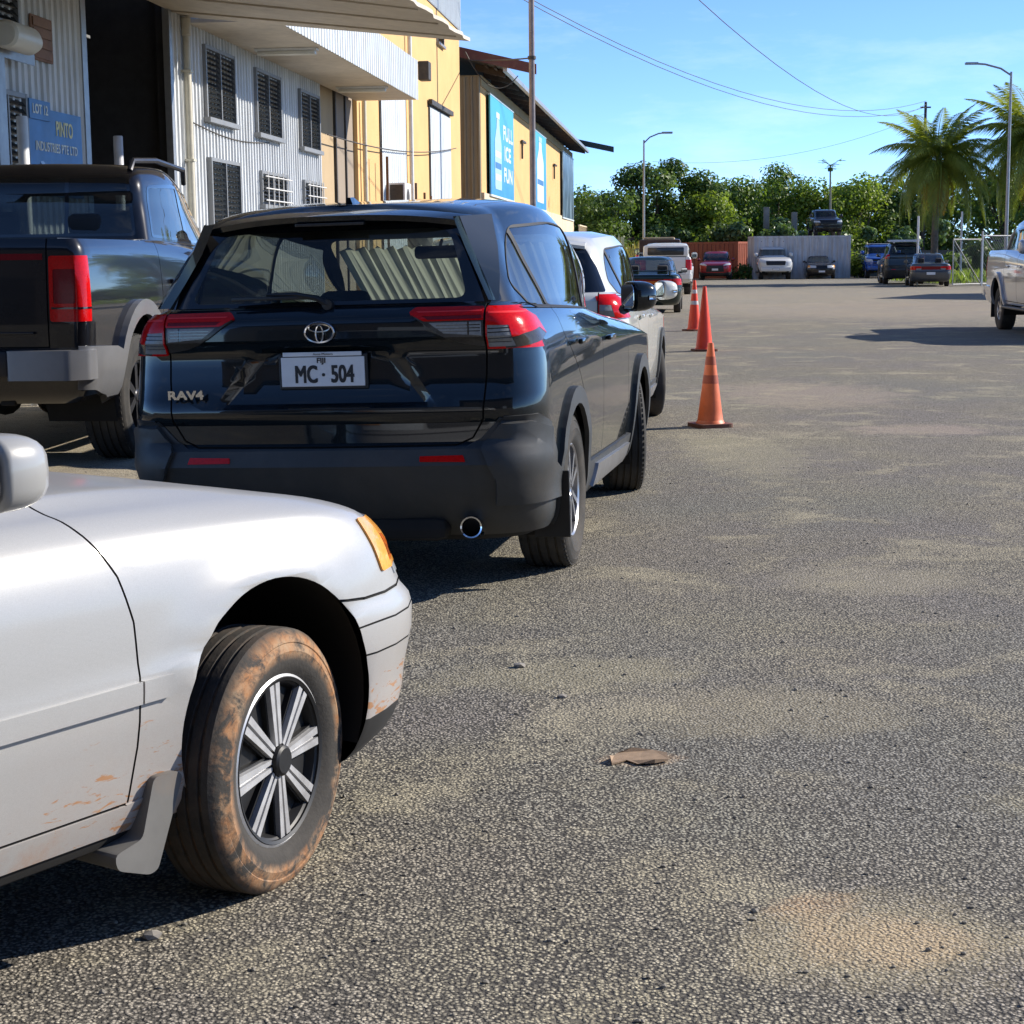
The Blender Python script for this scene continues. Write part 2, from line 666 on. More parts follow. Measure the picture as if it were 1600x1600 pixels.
class Shell:
    def __init__(self, levels, res=(5, 5, 40, 6), body_mat=None):
        rings = [ring_pts(p, *res) for p in levels]
        subs = [p.get('n', 3) for p in levels[1:]]
        sharp = {i for i, p in enumerate(levels) if p.get('sharp')}
        rows = loft_rows(rings, subs, sharp)
        rows = np.array(rows)
        nr, K, _ = rows.shape
        bm = bmesh.new()
        grid = []
        for s in (1, -1):
            g = [[bm.verts.new((rows[i, k, 0], s * rows[i, k, 1], rows[i, k, 2])) for k in range(K)] for i in range(nr)]
            for i in range(nr - 1):
                for k in range(K - 1):
                    q = (g[i][k], g[i][k + 1], g[i + 1][k + 1], g[i + 1][k])
                    bm.faces.new(q if s < 0 else q[::-1])
        bmesh.ops.remove_doubles(bm, verts=bm.verts[:], dist=0.0004)
        bmesh.ops.dissolve_degenerate(bm, dist=0.0003, edges=bm.edges[:])
        bmesh.ops.recalc_face_normals(bm, faces=bm.faces[:])
        bm.normal_update()
        self.bm = bm
        self.lay = bm.faces.layers.int.new('part')
        self.parts = [dict(name='body', mat=body_mat, off=0.0, parent=None)]

    def ok(self, f, view, side, lim):
        n = f.normal
        c = f.calc_center_median()
        if view == 'side':
            return c.y * side > 0.02 and abs(n.y) > 0.2
        if view == 'rear':
            return n.x < -0.12 and c.x < lim
        if view == 'front':
            return n.x > 0.08 and c.x > lim
        return n.z > 0.15 and c.z > lim

    def imprint(self, view, poly, side=0, lim=None, within=None):
        """cut the outline into the shell; returns the faces inside it"""
        bm = self.bm
        a0, a1 = AX[view]
        if lim is None:
            lim = {'side': 0, 'rear': 0.3, 'front': 0.3, 'top': 0.3}[view]
        xs = [p[0] for p in poly]
        ys = [p[1] for p in poly]
        bx = (min(xs), max(xs), min(ys), max(ys))
        cand = set()
        for f in bm.faces:
            if within is not None and f[self.lay] not in within:
                continue
            vc = [v.co for v in f.verts]
            u = [c[a0] for c in vc]
            w = [c[a1] for c in vc]
            if max(u) < bx[0] or min(u) > bx[1] or max(w) < bx[2] or min(w) > bx[3]:
                continue
            if self.ok(f, view, side, lim):
                cand.add(f)
        n = len(poly)
        for i in range(n):
            p, q = poly[i], poly[(i + 1) % n]
            dx, dy = q[0] - p[0], q[1] - p[1]
            ln = math.hypot(dx, dy)
            if ln < 1e-6:
                continue
            lo0, hi0 = min(p[0], q[0]) - 1e-5, max(p[0], q[0]) + 1e-5
            lo1, hi1 = min(p[1], q[1]) - 1e-5, max(p[1], q[1]) + 1e-5
            nx, ny = -dy / ln, dx / ln
            hit = []
            for f in cand:
                u = [v.co[a0] for v in f.verts]
                w = [v.co[a1] for v in f.verts]
                if max(u) < lo0 or min(u) > hi0 or max(w) < lo1 or min(w) > hi1:
                    continue
                s = [(a - p[0]) * nx + (b - p[1]) * ny for a, b in zip(u, w)]
                if min(s) < -1e-6 and max(s) > 1e-6:
                    hit.append(f)
            if not hit:
                continue
            es = {e for f in hit for e in f.edges}
            vs_ = {v for f in hit for v in f.verts}
            co = Vector((0, 0, 0))
            co[a0], co[a1] = p
            no = Vector((0, 0, 0))
            no[a0], no[a1] = nx, ny
            hs = set(hit)
            cand -= hs
            ids = None
            r = bmesh.ops.bisect_plane(bm, geom=list(hs) + list(es) + list(vs_), dist=1e-6, plane_co=co, plane_no=no)
            for g in r['geom']:
                if isinstance(g, bmesh.types.BMFace) and g.is_valid:
                    cand.add(g)
            cand |= {f for f in hs if f.is_valid}
        bm.normal_update()
        res = []
        for f in cand:
            if not f.is_valid:
                continue
            c = f.calc_center_median()
            if inpoly(c[a0], c[a1], poly):
                res.append(f)
        return res

    def part(self, name, mat, off=0.0, parent=None, label=None, smooth=None):
        self.parts.append(dict(name=name, mat=mat, off=off, parent=parent, label=label, smooth=smooth))
        return len(self.parts) - 1

    def put(self, faces, pid, only=None):
        for f in faces:
            if only is None or f[self.lay] in only:
                f[self.lay] = pid

    def cut(self, name, mat, view, poly, off=0.0, sides=(1, -1), sym=True, parent=None, lim=None, within=None, label=None):
        """imprint an outline (both sides of the car) and make what lies inside parts of their own"""
        ids = []
        if view == 'side':
            for s in sides:
                fs = self.imprint('side', poly, s, lim, within)
                if fs:
                    pid = self.part(name, mat, off, parent, label)
                    self.put(fs, pid)
                    ids.append(pid)
        else:
            polys = [poly]
            if sym:
                polys.append([(-a, b) for a, b in poly] if view != 'top' else [(a, -b) for a, b in poly])
            for pl in polys:
                fs = self.imprint(view, pl, 0, lim, within)
                if fs:
                    pid = self.part(name, mat, off, parent, label)
                    self.put(fs, pid)
                    ids.append(pid)
        return ids

    def gaps(self, mat, view, lines, w=0.006, off=-0.006, sides=(1, -1), sym=False, within=None, lim=None):
        pid = getattr(self, 'gap_id', None)
        if pid is None:
            pid = self.gap_id = self.part('panel_gap', mat, off)
        for ln in lines:
            for a, b in zip(ln[:-1], ln[1:]):
                d = Vector((b[0] - a[0], b[1] - a[1]))
                if d.length < 1e-5:
                    continue
                poly = strip([a, b], w)
                if view == 'side':
                    for s in sides:
                        self.put(self.imprint('side', poly, s, lim, within), pid)
                else:
                    self.put(self.imprint(view, poly, 0, lim, within), pid)
                    if sym:
                        pm = [(-x, y) for x, y in poly] if view != 'top' else [(x, -y) for x, y in poly]
                        self.put(self.imprint(view, pm, 0, lim, within), pid)

    def push(self, view, outer, inner, vec, sym=False, lim=None):
        """press an area in or out: full depth inside `inner`, sloping to nothing at `outer`"""
        a0, a1 = AX[view]
        for sg in ((1, -1) if sym else (1,)):
            po = [(x * sg, y) for x, y in outer]
            pi = [(x * sg, y) for x, y in inner]
            fo = self.imprint(view, po, 0, lim)
            fs = self.imprint(view, pi, 0, lim)
            vi = {v for f in fs for v in f.verts}
            vo = {v for f in self.bm.faces if self.ok(f, view, 0, lim if lim is not None else .3) for v in f.verts
                  if inpoly(v.co[a0], v.co[a1], po)} - vi
            def dist(q, poly):
                best = 9.0
                for i in range(len(poly)):
                    a, b = Vector(poly[i - 1]), Vector(poly[i])
                    ab = b - a
                    tt = min(max((q - a).dot(ab) / ab.length_squared, 0.0), 1.0)
                    best = min(best, (q - a - ab * tt).length)
                return best
            for v in vo:
                q = Vector((v.co[a0], v.co[a1]))
                do, di = dist(q, po), dist(q, pi)
                v.co += Vector(vec) * (do / max(1e-6, do + di))
            for v in vi:
                v.co += Vector(vec)
        self.bm.normal_update()

    def arch(self, cx, cz, r, zmin=0.0, ymin=0.5, n=28, sx=1.0):
        poly = [(cx + sx * r * math.cos(2 * math.pi * i / n), cz + r * math.sin(2 * math.pi * i / n)) for i in range(n)]
        for s in (1, -1):
            self.imprint('side', poly, s)
        dead = [f for f in self.bm.faces if abs(f.calc_center_median().y) > ymin
                and inpoly(f.calc_center_median().x, f.calc_center_median().z, poly)]
        bmesh.ops.delete(self.bm, geom=dead, context='FACES')

    def finish(self, root, smooth=32):
        bm = self.bm
        bm.normal_update()
        bm.verts.index_update()
        objs = {}
        groups = {}
        for f in bm.faces:
            groups.setdefault(f[self.lay], []).append(f)
        for pid in range(len(self.parts)):
            fs = groups.get(pid)
            if not fs:
                continue
            pt = self.parts[pid]
            off = pt['off']
            idx, vs_, fl = {}, [], []
            fset = set(fs)
            for f in fs:
                q = []
                for v in f.verts:
                    if v.index not in idx:
                        idx[v.index] = len(vs_)
                        vs_.append(tuple(v.co + v.normal * off))
                    q.append(idx[v.index])
                fl.append(q)
            if off:
                base = {}
                for f in fs:
                    for lp in f.loops:
                        e = lp.edge
                        if sum(1 for g in e.link_faces if g in fset) == 1:
                            a, b = lp.vert, lp.link_loop_next.vert
                            for v in (a, b):
                                if v.index not in base:
                                    base[v.index] = len(vs_)
                                    vs_.append(tuple(v.co - v.normal * 0.002 * (1 if off > 0 else 0)))
                            fl.append([idx[a.index], base[a.index], base[b.index], idx[b.index]])
            me = bpy.data.meshes.new(pt['name'])
            me.from_pydata(vs_, [], fl)
            me.materials.append(pt['mat'])
            smooth_mesh(me, pt.get('smooth') or smooth)
            par = objs.get(pt['parent'], root)
            o = link(pt['name'], me, par)
            if pt['name'] == 'panel_gap':
                o['kind'] = 'stuff'
            if pt.get('label'):
                o['label'] = pt['label']
            objs[pid] = o
        bm.free()
        return objs


def circ(n, r, cx=0.0, cy=0.0, a0=0.0):
    return [(cx + r * math.cos(a0 + 2 * math.pi * i / n), cy + r * math.sin(a0 + 2 * math.pi * i / n)) for i in range(n)]


WHEEL_CACHE = {}


def wheel_meshes(key, r, width, rim_r, style, tyre_mat, rim_mat, dark_mat, detail=1):
    """tyre, rim and centre meshes of a wheel, axle along local y, outer face towards +y"""
    if key in WHEEL_CACHE:
        return WHEEL_CACHE[key]
    M = Matrix.Rotation(R(-90), 4, 'X')      # z -> y
    hw = width / 2
    n = 72 if detail > 1 else (40 if detail == 1 else 20)
    prof = [(rim_r - 0.004, -hw * 0.78), (rim_r + 0.012, -hw * 0.92), (rim_r + (r - rim_r) * 0.45, -hw * 1.0), (r - 0.03, -hw * 0.95), (r - 0.01, -hw * 0.83)]
    if detail:
        tr = []
        for c in (-0.52, -0.17, 0.17, 0.52):
            tr += [(r, hw * (c - 0.055)), (r - 0.007, hw * (c - 0.04)), (r - 0.007, hw * (c + 0.04)), (r, hw * (c + 0.055))]
        prof += [(r - 0.002, -hw * 0.74)] + tr + [(r - 0.002, hw * 0.74)]
    else:
        prof += [(r, -hw * 0.6), (r, hw * 0.6)]
    prof += [(r - 0.01, hw * 0.83), (r - 0.018, hw * 0.90), (r - 0.03, hw * 0.95)]
    if detail > 1:
        prof += [(r - 0.034, hw * 0.965), (r - 0.037, hw * 0.945), (rim_r + (r - rim_r) * 0.55, hw * 1.0), (rim_r + (r - rim_r) * 0.5, hw * 1.015), (rim_r + (r - rim_r) * 0.46, hw * 0.995)]
    prof += [(rim_r + (r - rim_r) * 0.3, hw * 0.985), (rim_r + 0.012, hw * 0.90), (rim_r - 0.004, hw * 0.76)]
    ty = MB().lathe(prof, n, M)
    if detail > 1 and style != 'cap8':        # shoulder blocks
        for k in range(64):
            A = Matrix.Rotation(2 * math.pi * k / 64, 4, 'Y')
            for s in (1, -1):
                ty.box(-0.010, 0.010, s * hw * 0.62, s * hw * 0.85, r - 0.02, r - 0.0045, A)
    rim = MB()
    rim.lathe([(rim_r, hw * 0.80), (rim_r - 0.006, hw * 0.84), (rim_r - 0.014, hw * 0.78), (rim_r - 0.022, hw * 0.40), (rim_r - 0.03, -hw * 0.75), (rim_r, -hw * 0.8)], n, M)
    dark = MB()
    dark.lathe([(0.0, hw * 0.02), (rim_r - 0.028, hw * 0.02)], n, M)
    dark.lathe([(0.0, hw * 0.28), (rim_r * 0.72, hw * 0.28), (rim_r * 0.72, hw * 0.2)], n, M)
    def spoke(mb, pts, h0, h1, ang, dish=0.0):
        vs_, k = [], len(pts)
        for (x, y) in pts:
            vs_.append((y, h0 - dish * x, x))
        for (x, y) in pts:
            vs_.append((y, h1 - dish * x, x))
        fs = [(i, (i + 1) % k, k + (i + 1) % k, k + i) for i in range(k)] + [tuple(range(k)), tuple(range(k, 2 * k))[::-1]]
        mb.add(vs_, fs, Matrix.Rotation(ang, 4, 'Y'))
    if style == 'cap8':                       # plastic cover: eight twin-barred spokes on black
        dark.lathe([(rim_r - 0.012, hw * 0.80), (rim_r - 0.022, hw * 0.72), (rim_r - 0.03, hw * 0.5), (0.03, hw * 0.55), (0, hw * 0.55)], n, M)
        dark.lathe([(0.0, hw * 0.95), (0.030, hw * 0.95), (0.036, hw * 0.90), (0.040, hw * 0.6)], 24, M)
        dark.lathe([(rim_r - 0.002, hw * 0.78), (rim_r - 0.008, hw * 0.86), (rim_r - 0.016, hw * 0.82), (rim_r - 0.018, hw * 0.6)], n, M)
        for k in range(8):
            a = 2 * math.pi * (k + 0.02) / 8
            for s in (1, -1):
                spoke(rim, [(0.038, s * 0.0035), (rim_r - 0.018, s * 0.0045), (rim_r - 0.018, s * 0.023), (0.038, s * 0.014)], hw * 0.55, hw * 0.80, a)
            spoke(rim, [(0.038, -0.006), (rim_r - 0.02, -0.006), (rim_r - 0.02, 0.006), (0.038, 0.006)], hw * 0.55, hw * 0.70, a)
            spoke(dark, [(0.03, -0.021), (rim_r - 0.016, -0.030), (rim_r - 0.016, 0.030), (0.03, 0.021)], hw * 0.5, hw * 0.66, a)
    elif style == 'split5':
        for k in range(5):
            a = 2 * math.pi * k / 5
            for s in (1, -1):
                spoke(rim, [(0.045, s * 0.002), (0.10, s * 0.012), (rim_r - 0.012, s * 0.036), (rim_r - 0.012, s * 0.064), (0.09, s * 0.034), (0.045, s * 0.028)],
                      hw * 0.45, hw * 0.78, a, 0.0)
        rim.lathe([(0.0, hw * 0.70), (0.028, hw * 0.70), (0.034, hw * 0.74), (0.055, hw * 0.74), (0.06, hw * 0.5)], 24, M)
    else:                                     # plain ten-spoke
        ns = 6 if style == 'six' else 10
        for k in range(ns):
            a = 2 * math.pi * k / ns
            wd = 0.030 if ns == 6 else 0.016
            spoke(rim, [(0.04, -wd * 0.8), (rim_r - 0.012, -wd), (rim_r - 0.012, wd), (0.04, wd * 0.8)], hw * 0.45, hw * 0.74, a)
        rim.lathe([(0.0, hw * 0.78), (0.035, hw * 0.78), (0.055, hw * 0.70), (0.06, hw * 0.5)], 16, M)
    def mk(mb, nm, mt):
        me = bpy.data.meshes.new(nm)
        me.from_pydata(mb.v, [], mb.f)
        bm = bmesh.new()
        bm.from_mesh(me)
        bmesh.ops.recalc_face_normals(bm, faces=bm.faces[:])
        bm.to_mesh(me)
        bm.free()
        me.materials.append(mt)
        smooth_mesh(me, 30)
        return me
    WHEEL_CACHE[key] = (mk(ty, 'tyre', tyre_mat), mk(rim, 'rim', rim_mat), mk(dark, 'wheel_centre', dark_mat))
    return WHEEL_CACHE[key]


def add_wheel(root, meshes, x, y, r, steer=0.0, sink=0.008, spin=0.0):
    e = link('wheel', meshes[1], root)
    e.location = (x, y, r - sink)
    base = 0.0 if y > 0 else math.pi
    e.rotation_euler = Matrix(Matrix.Rotation(base + steer, 3, 'Z') @ Matrix.Rotation(spin, 3, 'Y')).to_euler()
    link('tyre', meshes[0], e)
    link('wheel_centre', meshes[2], e)
    return e


def wheel_wells(root, xs, r, w, z, mat, depth=0.42):
    for x in xs:
        for s in (1, -1):
            mb = MB()
            M = Matrix.Translation((x, 0, z)) @ Matrix.Rotation(R(-90), 4, 'X')
            a = [(r, s * (w - 0.012)), (r, s * (w - depth)), (0.05, s * (w - depth))]
            mb.lathe(a, 24, M, math.pi - .45, 2 * math.pi + .45)
            mb.build('wheel_well', mat, root, 40)


def seat(root, x, y, mat, z=0.55, back=0.62, w=0.25, rows=True):
    mb = MB()
    mb.rbox(x - 0.05, x + 0.48, y - w, y + w, z - 0.15, z + 0.06, 0.04)
    M = Matrix.Translation((x, y, z)) @ Matrix.Rotation(R(-16), 4, 'Y')
    mb.rbox(-0.12, 0.04, -w, w, -0.05, back, 0.05, M)
    mb.build('seat', mat, root, 40)
    hb = MB()
    hb.rbox(-0.10, 0.02, -0.13, 0.13, back + 0.04, back + 0.22, 0.04, M)
    hb.tube([(-0.04, -0.06, back - 0.05), (-0.04, -0.06, back + 0.1)], 0.007, 6, M=M)
    hb.tube([(-0.04, 0.06, back - 0.05), (-0.04, 0.06, back + 0.1)], 0.007, 6, M=M)
    hb.build('headrest', mat, root, 40)


def mirror_part(root, x, y, z, s, shell_mat, glass_mat, size=(0.12, 0.20, 0.16), arm_mat=None, lamp_mat=None):
    """door mirror: rounded housing, reflecting face at the rear, short arm"""
    lx, ly, lz = size
    bm = bmesh.new()
    bmesh.ops.create_uvsphere(bm, u_segments=20, v_segments=14, radius=1.0)
    for v in bm.verts:
        c = v.co
        q = Vector((math.copysign(abs(c.x) ** 0.7, c.x), math.copysign(abs(c.y) ** 0.62, c.y), math.copysign(abs(c.z) ** 0.62, c.z)))
        if q.x < 0:
            q.x *= 0.18
        v.co = Vector((q.x * lx, q.y * ly / 2, q.z * lz / 2))
    me = bpy.data.meshes.new('mirror')
    bm.to_mesh(me)
    bm.free()
    me.materials.append(shell_mat)
    smooth_mesh(me, 60)
    o = link('mirror', me, root)
    o.location = (x, y + s * ly / 2, z)
    g = MB()
    pl = rpoly([(-ly * 0.43, -lz * 0.40), (ly * 0.43, -lz * 0.40), (ly * 0.43, lz * 0.40), (-ly * 0.43, lz * 0.40)], lz * 0.28, 5)
    g.prism(pl, -lx * 0.19, -lx * 0.215, frame_m((0, 0, 0), (0, 1, 0), (0, 0, 1)))
    g.build('mirror_glass', glass_mat, o)
    a = MB()
    a.tube([(-0.005, -s * ly * 0.25, -lz * 0.36), (0.02, -s * (ly * 0.5 + 0.07), -lz * 0.45)], 0.03, 8)
    a.build('mirror_arm', arm_mat or shell_mat, o, 40)
    if lamp_mat:
        lm = MB()
        lm.rbox(lx * 0.45, lx * 0.72, s * ly * 0.05, s * ly * 0.50, -lz * 0.12, -lz * 0.0, 0.004)
        lm.build('indicator', lamp_mat, o, 40)
    return o


def plate(root, x, y, z, w, h, mat, dark, words=None, facing=-1, tilt=0.0, frame=True):
    """number plate facing the rear (-1) or the front (+1) of the car"""
    M = frame_m((x, y, z), (0, -1 if facing < 0 else 1, 0), (math.sin(tilt) * -facing * -1, 0, math.cos(tilt)))
    p = MB()
    p.rbox(-w / 2, w / 2, -h / 2, h / 2, -0.004, 0.004, 0.002, M)
    o = p.build('number_plate', mat, root)
    if frame:
        fb = MB()
        fb.rbox(-w / 2 - 0.012, w / 2 + 0.012, -h / 2 - 0.012, h / 2 + 0.012, -0.014, -0.002, 0.004, M)
        fb.build('plate_holder', dark, o)
    for (body, size, ox, oy, sx, bold) in (words or []):
        lettering(body, size, dark, o, M @ Matrix.Translation((ox, oy, 0.0048)), 0.0006, bold, sx)
    return o
# ------------------------------------------------------------------ shared vehicle materials
GAP = simple('dark_seam', (0.004, 0.004, 0.004), 0.9, var=0.0)
PLASTIC = simple('grey_plastic_cladding', (0.034, 0.037, 0.039), 0.50, var=0.25, vscale=9, bump=0.12, bscale=400, grime=0.12)
BLACK = simple('black_plastic', (0.010, 0.010, 0.011), 0.45, var=0.2, grime=0.06)
RUBBER = simple('black_rubber_seal', (0.006, 0.006, 0.006), .55, var=0, spec=.3)
GLOSSBLACK = simple('gloss_black_trim', (0.006, 0.006, 0.007), 0.08, var=0.0, coat=1.0)
CHROME = simple('chrome', (0.75, 0.76, 0.78), 0.08, 1.0, var=0.05)
ALLOY = simple('silver_alloy', (0.50, 0.50, 0.51), 0.32, 0.85, var=0.25, vscale=14, grime=0.25)
ALLOY_DARK = simple('dark_alloy', (0.05, 0.05, 0.055), 0.35, 0.6, var=0.25)
WHEELDARK = simple('wheel_black', (0.010, 0.010, 0.011), 0.5, 0.1, var=0.3)
TYRE = rubber('tyre_rubber')
TYRE_MUD = rubber('muddy_tyre_rubber', 1.0)
UNDER = simple('underbody', (0.012, 0.011, 0.010), 0.9, var=0.4)
TRIM_IN = simple('dark_cabin_trim', (0.02, 0.02, 0.022), 0.85, var=0.3)
SEAT_M = simple('charcoal_seat_cloth', (0.028, 0.028, 0.031), 0.9, var=0.3, bump=0.2, bscale=200)
GLASS_T = glass('tinted_glass', (0.30, 0.34, 0.33))
GLASS_P = glass('privacy_glass', (0.13, 0.15, 0.15))
GLASS_R = glass('rear_screen_glass', (0.42, 0.46, 0.44), .8, .02)
GLASS_C = glass('clear_glass', (0.62, 0.68, 0.66))
MIRROR = simple('mirror_silvering', (0.75, 0.78, 0.80), 0.02, 1.0, var=0.0)
PLATE_W = simple('white_plate', (0.74, 0.76, 0.78), 0.35, var=0.08, vscale=20, grime=0.06)
PLATE_Y = simple('yellow_plate', (0.70, 0.48, 0.05), 0.4, var=0.08)
INK = simple('black_ink', (0.012, 0.014, 0.018), 0.5, var=0.0)


def lens(name, col, rough=0.12, emit=0.0):
    if name in MATS:
        return MATS[name]
    mt, t = newmat(name)
    co = t.coord()
    v = t.n('ShaderNodeTexVoronoi', Scale=70.0)
    t.s(v, 'Vector', co)
    f = t.ramp(v.outputs['Distance'], [(0.0, 0.85), (0.6, 1.1)])
    c = t.mix(1.0, col, f, 'MULTIPLY')
    t.end(t.pbr(c, rough, 0, 0.25, t.bump(v.outputs['Distance'], 0.06, 0.004), 0.12, 0.04))
    return mt


RED_LENS = lens('red_lens', (0.52, 0.004, 0.004))
LED_RED = simple('bright_red_lens', (0.85, 0.03, 0.03), .3, var=0)
RED_DARK = lens('dark_red_lens', (0.16, 0.005, 0.009))
AMBER_LENS = lens('amber_lens', (0.75, 0.33, 0.06))
CLEAR_LENS = lens('clear_lens', (0.22, 0.22, 0.215), 0.15)
SMOKE_LENS = lens('smoked_lens', (0.05, 0.045, 0.04))
HEAD_LENS = lens('headlamp_lens', (0.55, 0.58, 0.60), 0.06)
ORANGE_REFL = lens('orange_reflector', (0.5, 0.12, 0.02))


def place(root, x, y, head, roll=0.0, z=None, pitch=0.0):
    """stand a car on the ground, heading clockwise from +Y in degrees"""
    root.location = (x, y, gz(x, y) if z is None else z)
    root.rotation_euler = (roll, pitch, math.pi / 2 - R(head))


# ------------------------------------------------------------------ dark crossover (middle of the picture)
def build_crossover(label=None, P=None, hero=True):
    P = P or paint('dark_teal_paint', (0.004, 0.008, 0.011), 0.0, 0.22, dirt=0.02, flake=0.2)
    root = thing('crossover', label or 'dark blue-black crossover with plate MC 504, parked beside the orange cones', 'car')
    lv = [
        dict(w=0.0, z=0.23, xr=-0.70, xf=3.30, sharp=1),
        dict(w=0.78, z=0.23, xr=-0.72, xf=3.35, rr=(.2, .3), fr=(.35, .5), n=3, sharp=1),
        dict(w=0.86, z=0.27, xr=-0.80, xf=3.44, rr=(.24, .26), fr=(.42, .5), n=1),
        dict(w=0.885, z=0.34, xr=-0.865, xf=3.54, rr=(.26, .26), fr=(.44, .5), n=2),
        dict(w=0.905, z=0.46, xr=-0.945, xf=3.60, wr=.885, rr=(.28, .22), fr=(.45, .5), n=3),
        dict(w=0.918, z=0.59, xr=-0.992, xf=3.615, wr=.905, rr=(.30, .24), fr=(.46, .52), n=3, sharp=1),
        dict(w=0.920, z=0.655, xr=-0.975, xf=3.62, wr=.905, rr=(.30, .24), fr=(.46, .52), n=2, sharp=1),
        dict(w=0.921, z=0.685, xr=-0.942, xf=3.62, wr=.905, rr=(.26, .20), fr=(.46, .52), n=1, sharp=1),
        dict(w=0.923, z=0.765, xr=-0.940, xf=3.61, wr=.91, rr=(.26, .20), fr=(.46, .54), n=2, sharp=1),
        dict(w=0.923, z=0.79, xr=-0.957, xf=3.61, wr=.91, rr=(.26, .20), fr=(.46, .54), n=1),
        dict(w=0.924, z=0.93, xr=-0.925, xf=3.59, wr=.905, rr=(.24, .18), fr=(.46, .56), n=3),
        dict(w=0.920, z=[(-1, 1.075), (1.5, 1.01), (3.0, .96), (3.6, .86)], xr=-0.905, xf=3.56, wr=.89, rr=(.22, .16), fr=(.5, .60), n=4),
        dict(w=0.905, z=[(-1, 1.13), (1.5, 1.06), (3.0, 1.00), (3.5, .93)], xr=-0.945, xf=3.42, wr=.87, wf=.86, rr=(.24, .16), fr=(.5, .55), n=2, sharp=1),
        dict(w=0.885, z=[(-1, 1.205), (1.5, 1.105), (2.9, 1.05), (3.3, 1.02)], xr=-0.940, xf=3.10, wr=.84, wf=.80, rr=(.24, .16), fr=(.5, .5), n=3, fc=.15),
        dict(w=0.860, z=[(-1, 1.255), (1.5, 1.14), (2.6, 1.09)], xr=-0.895, xf=2.60, wr=.80, wf=.72, rr=(.22, .14), fr=(.4, .4), n=4, fc=.15, sharp=1),
        dict(w=0.845, z=[(-1, 1.275), (1.5, 1.155), (2.3, 1.11)], xr=-0.860, xf=2.30, wr=.77, wf=.70, rr=(.22, .14), fr=(.35, .3), n=3, fc=.16, sharp=1),
        dict(w=0.800, z=[(-1, 1.43), (0.6, 1.41), (1.9, 1.36)], xr=-0.765, xf=1.95, wr=.71, wf=.74, rr=(.26, .11), fr=(.3, .25), n=6, fc=.14),
        dict(w=0.735, z=[(-.8, 1.60), (0.5, 1.63), (1.5, 1.57)], xr=-0.665, xf=1.50, wr=.645, wf=.68, rr=(.30, .11), fr=(.3, .25), n=6, fc=.12),
        dict(w=0.685, z=[(-.8, 1.645), (0.5, 1.690), (1.4, 1.635)], xr=-0.600, xf=1.33, wr=.60, wf=.63, rr=(.28, .14), fr=(.3, .25), n=3, fc=.10),
        dict(w=0.52, z=[(-.8, 1.672), (0.5, 1.728), (1.2, 1.68)], xr=-0.55, xf=1.25, wr=.45, wf=.48, rr=(.2, .2), fr=(.25, .25), n=3, fc=.05),
        dict(w=0.0, z=[(-.8, 1.685), (0.5, 1.742), (1.2, 1.69)], xr=-0.54, xf=1.22, n=3, rr=(.2, .2), fr=(.25, .25)),
    ]
    if not hero:
        for q in lv:
            q['n'] = max(1, q.get('n', 2) // 2)
    S = Shell(lv, (8, 7, 46, 7) if hero else (4, 4, 24, 4), P)
    # tailgate relief: plate panel pressed in between two slanted facets
    if hero: S.push('rear', [(-.30, 1.095), (.30, 1.095), (.49, .835), (-.49, .835)], [(-.245, 1.07), (.245, 1.07), (.425, .855), (-.425, .855)], (0.026, 0, 0))
    S.arch(0.0, 0.37, 0.395, ymin=.45)
    S.arch(2.69, 0.37, 0.395, ymin=.45)
    # floor
    S.put([f for f in S.bm.faces if f.calc_center_median().z < 0.262], S.part('underbody', UNDER))
    # unpainted bumper, wheel arch trims, sill cladding
    pb = S.part('rear_bumper', PLASTIC, 0.006)
    bp = [(-.97, .255), (.97, .255), (.97, .68), (.85, .76), (.74, .785), (.66, .70), (.60, .662), (-.60, .662), (-.66, .70), (-.74, .785), (-.85, .76), (-.97, .68)]
    S.put(S.imprint('rear', bp, lim=-.62), pb, {0})
    for s in (1, -1):
        S.put(S.imprint('side', [(-1.1, .25), (-.34, .25), (-.44, .48), (-.52, .60), (-.66, .74), (-.80, .79), (-1.1, .79)], s), pb, {0})
    if hero:                            # raised angular corner of the bumper
        for s in (1, -1):
            bc_ = S.part('bumper_corner', PLASTIC, 0.030)
            S.put(S.imprint('rear', [(s * .665, .650), (s * .745, .775), (s * .85, .765), (s * 1.0, .65), (s * 1.0, .44), (s * .80, .455), (s * .715, .54)], lim=-.60), bc_, {0, pb})
            S.put(S.imprint('side', [(-1.1, .44), (-.44, .385), (-.46, .515), (-.70, .585), (-.84, .70), (-.90, .77), (-1.1, .77)], s), bc_, {0, pb})
    S.cut('front_bumper', PLASTIC, 'front', [(-.97, .25), (.97, .25), (.97, .50), (.6, .42), (-.6, .42), (-.97, .50)], 0.004, sym=False, lim=3.0, within={0})
    for cx in (0.0, 2.69):
        out = [(cx + .475 * math.cos(a) * (1.0 if abs(math.sin(a)) > .5 else .985), .37 + .475 * math.sin(a)) for a in [R(-18 + 216 * i / 22) for i in range(23)]]
        inn = [(cx + .388 * math.cos(a), .37 + .388 * math.sin(a)) for a in [R(200 - 220 * i / 22) for i in range(23)]]
        S.cut('wheel_arch_trim', PLASTIC, 'side', out + inn, 0.020, within={0, pb})
    S.cut('sill_cladding', PLASTIC, 'side', [(.44, .25), (2.26, .25), (2.24, .40), (.50, .43)], 0.012, within={0})
    S.cut('sill_garnish', ALLOY, 'side', [(.62, .30), (2.00, .27), (2.10, .36), (.70, .40)], 0.030)
    # glazing
    dlo = rpoly([(-.60, 1.345, .05), (-.44, 1.225, .03), (1.0, 1.175, .01), (2.10, 1.138, .02), (1.45, 1.545, .12), (.5, 1.622, .3), (-.30, 1.590, .10)], .03, 5)
    tr = S.cut('window_trim', RUBBER, 'side', dlo, 0.003)
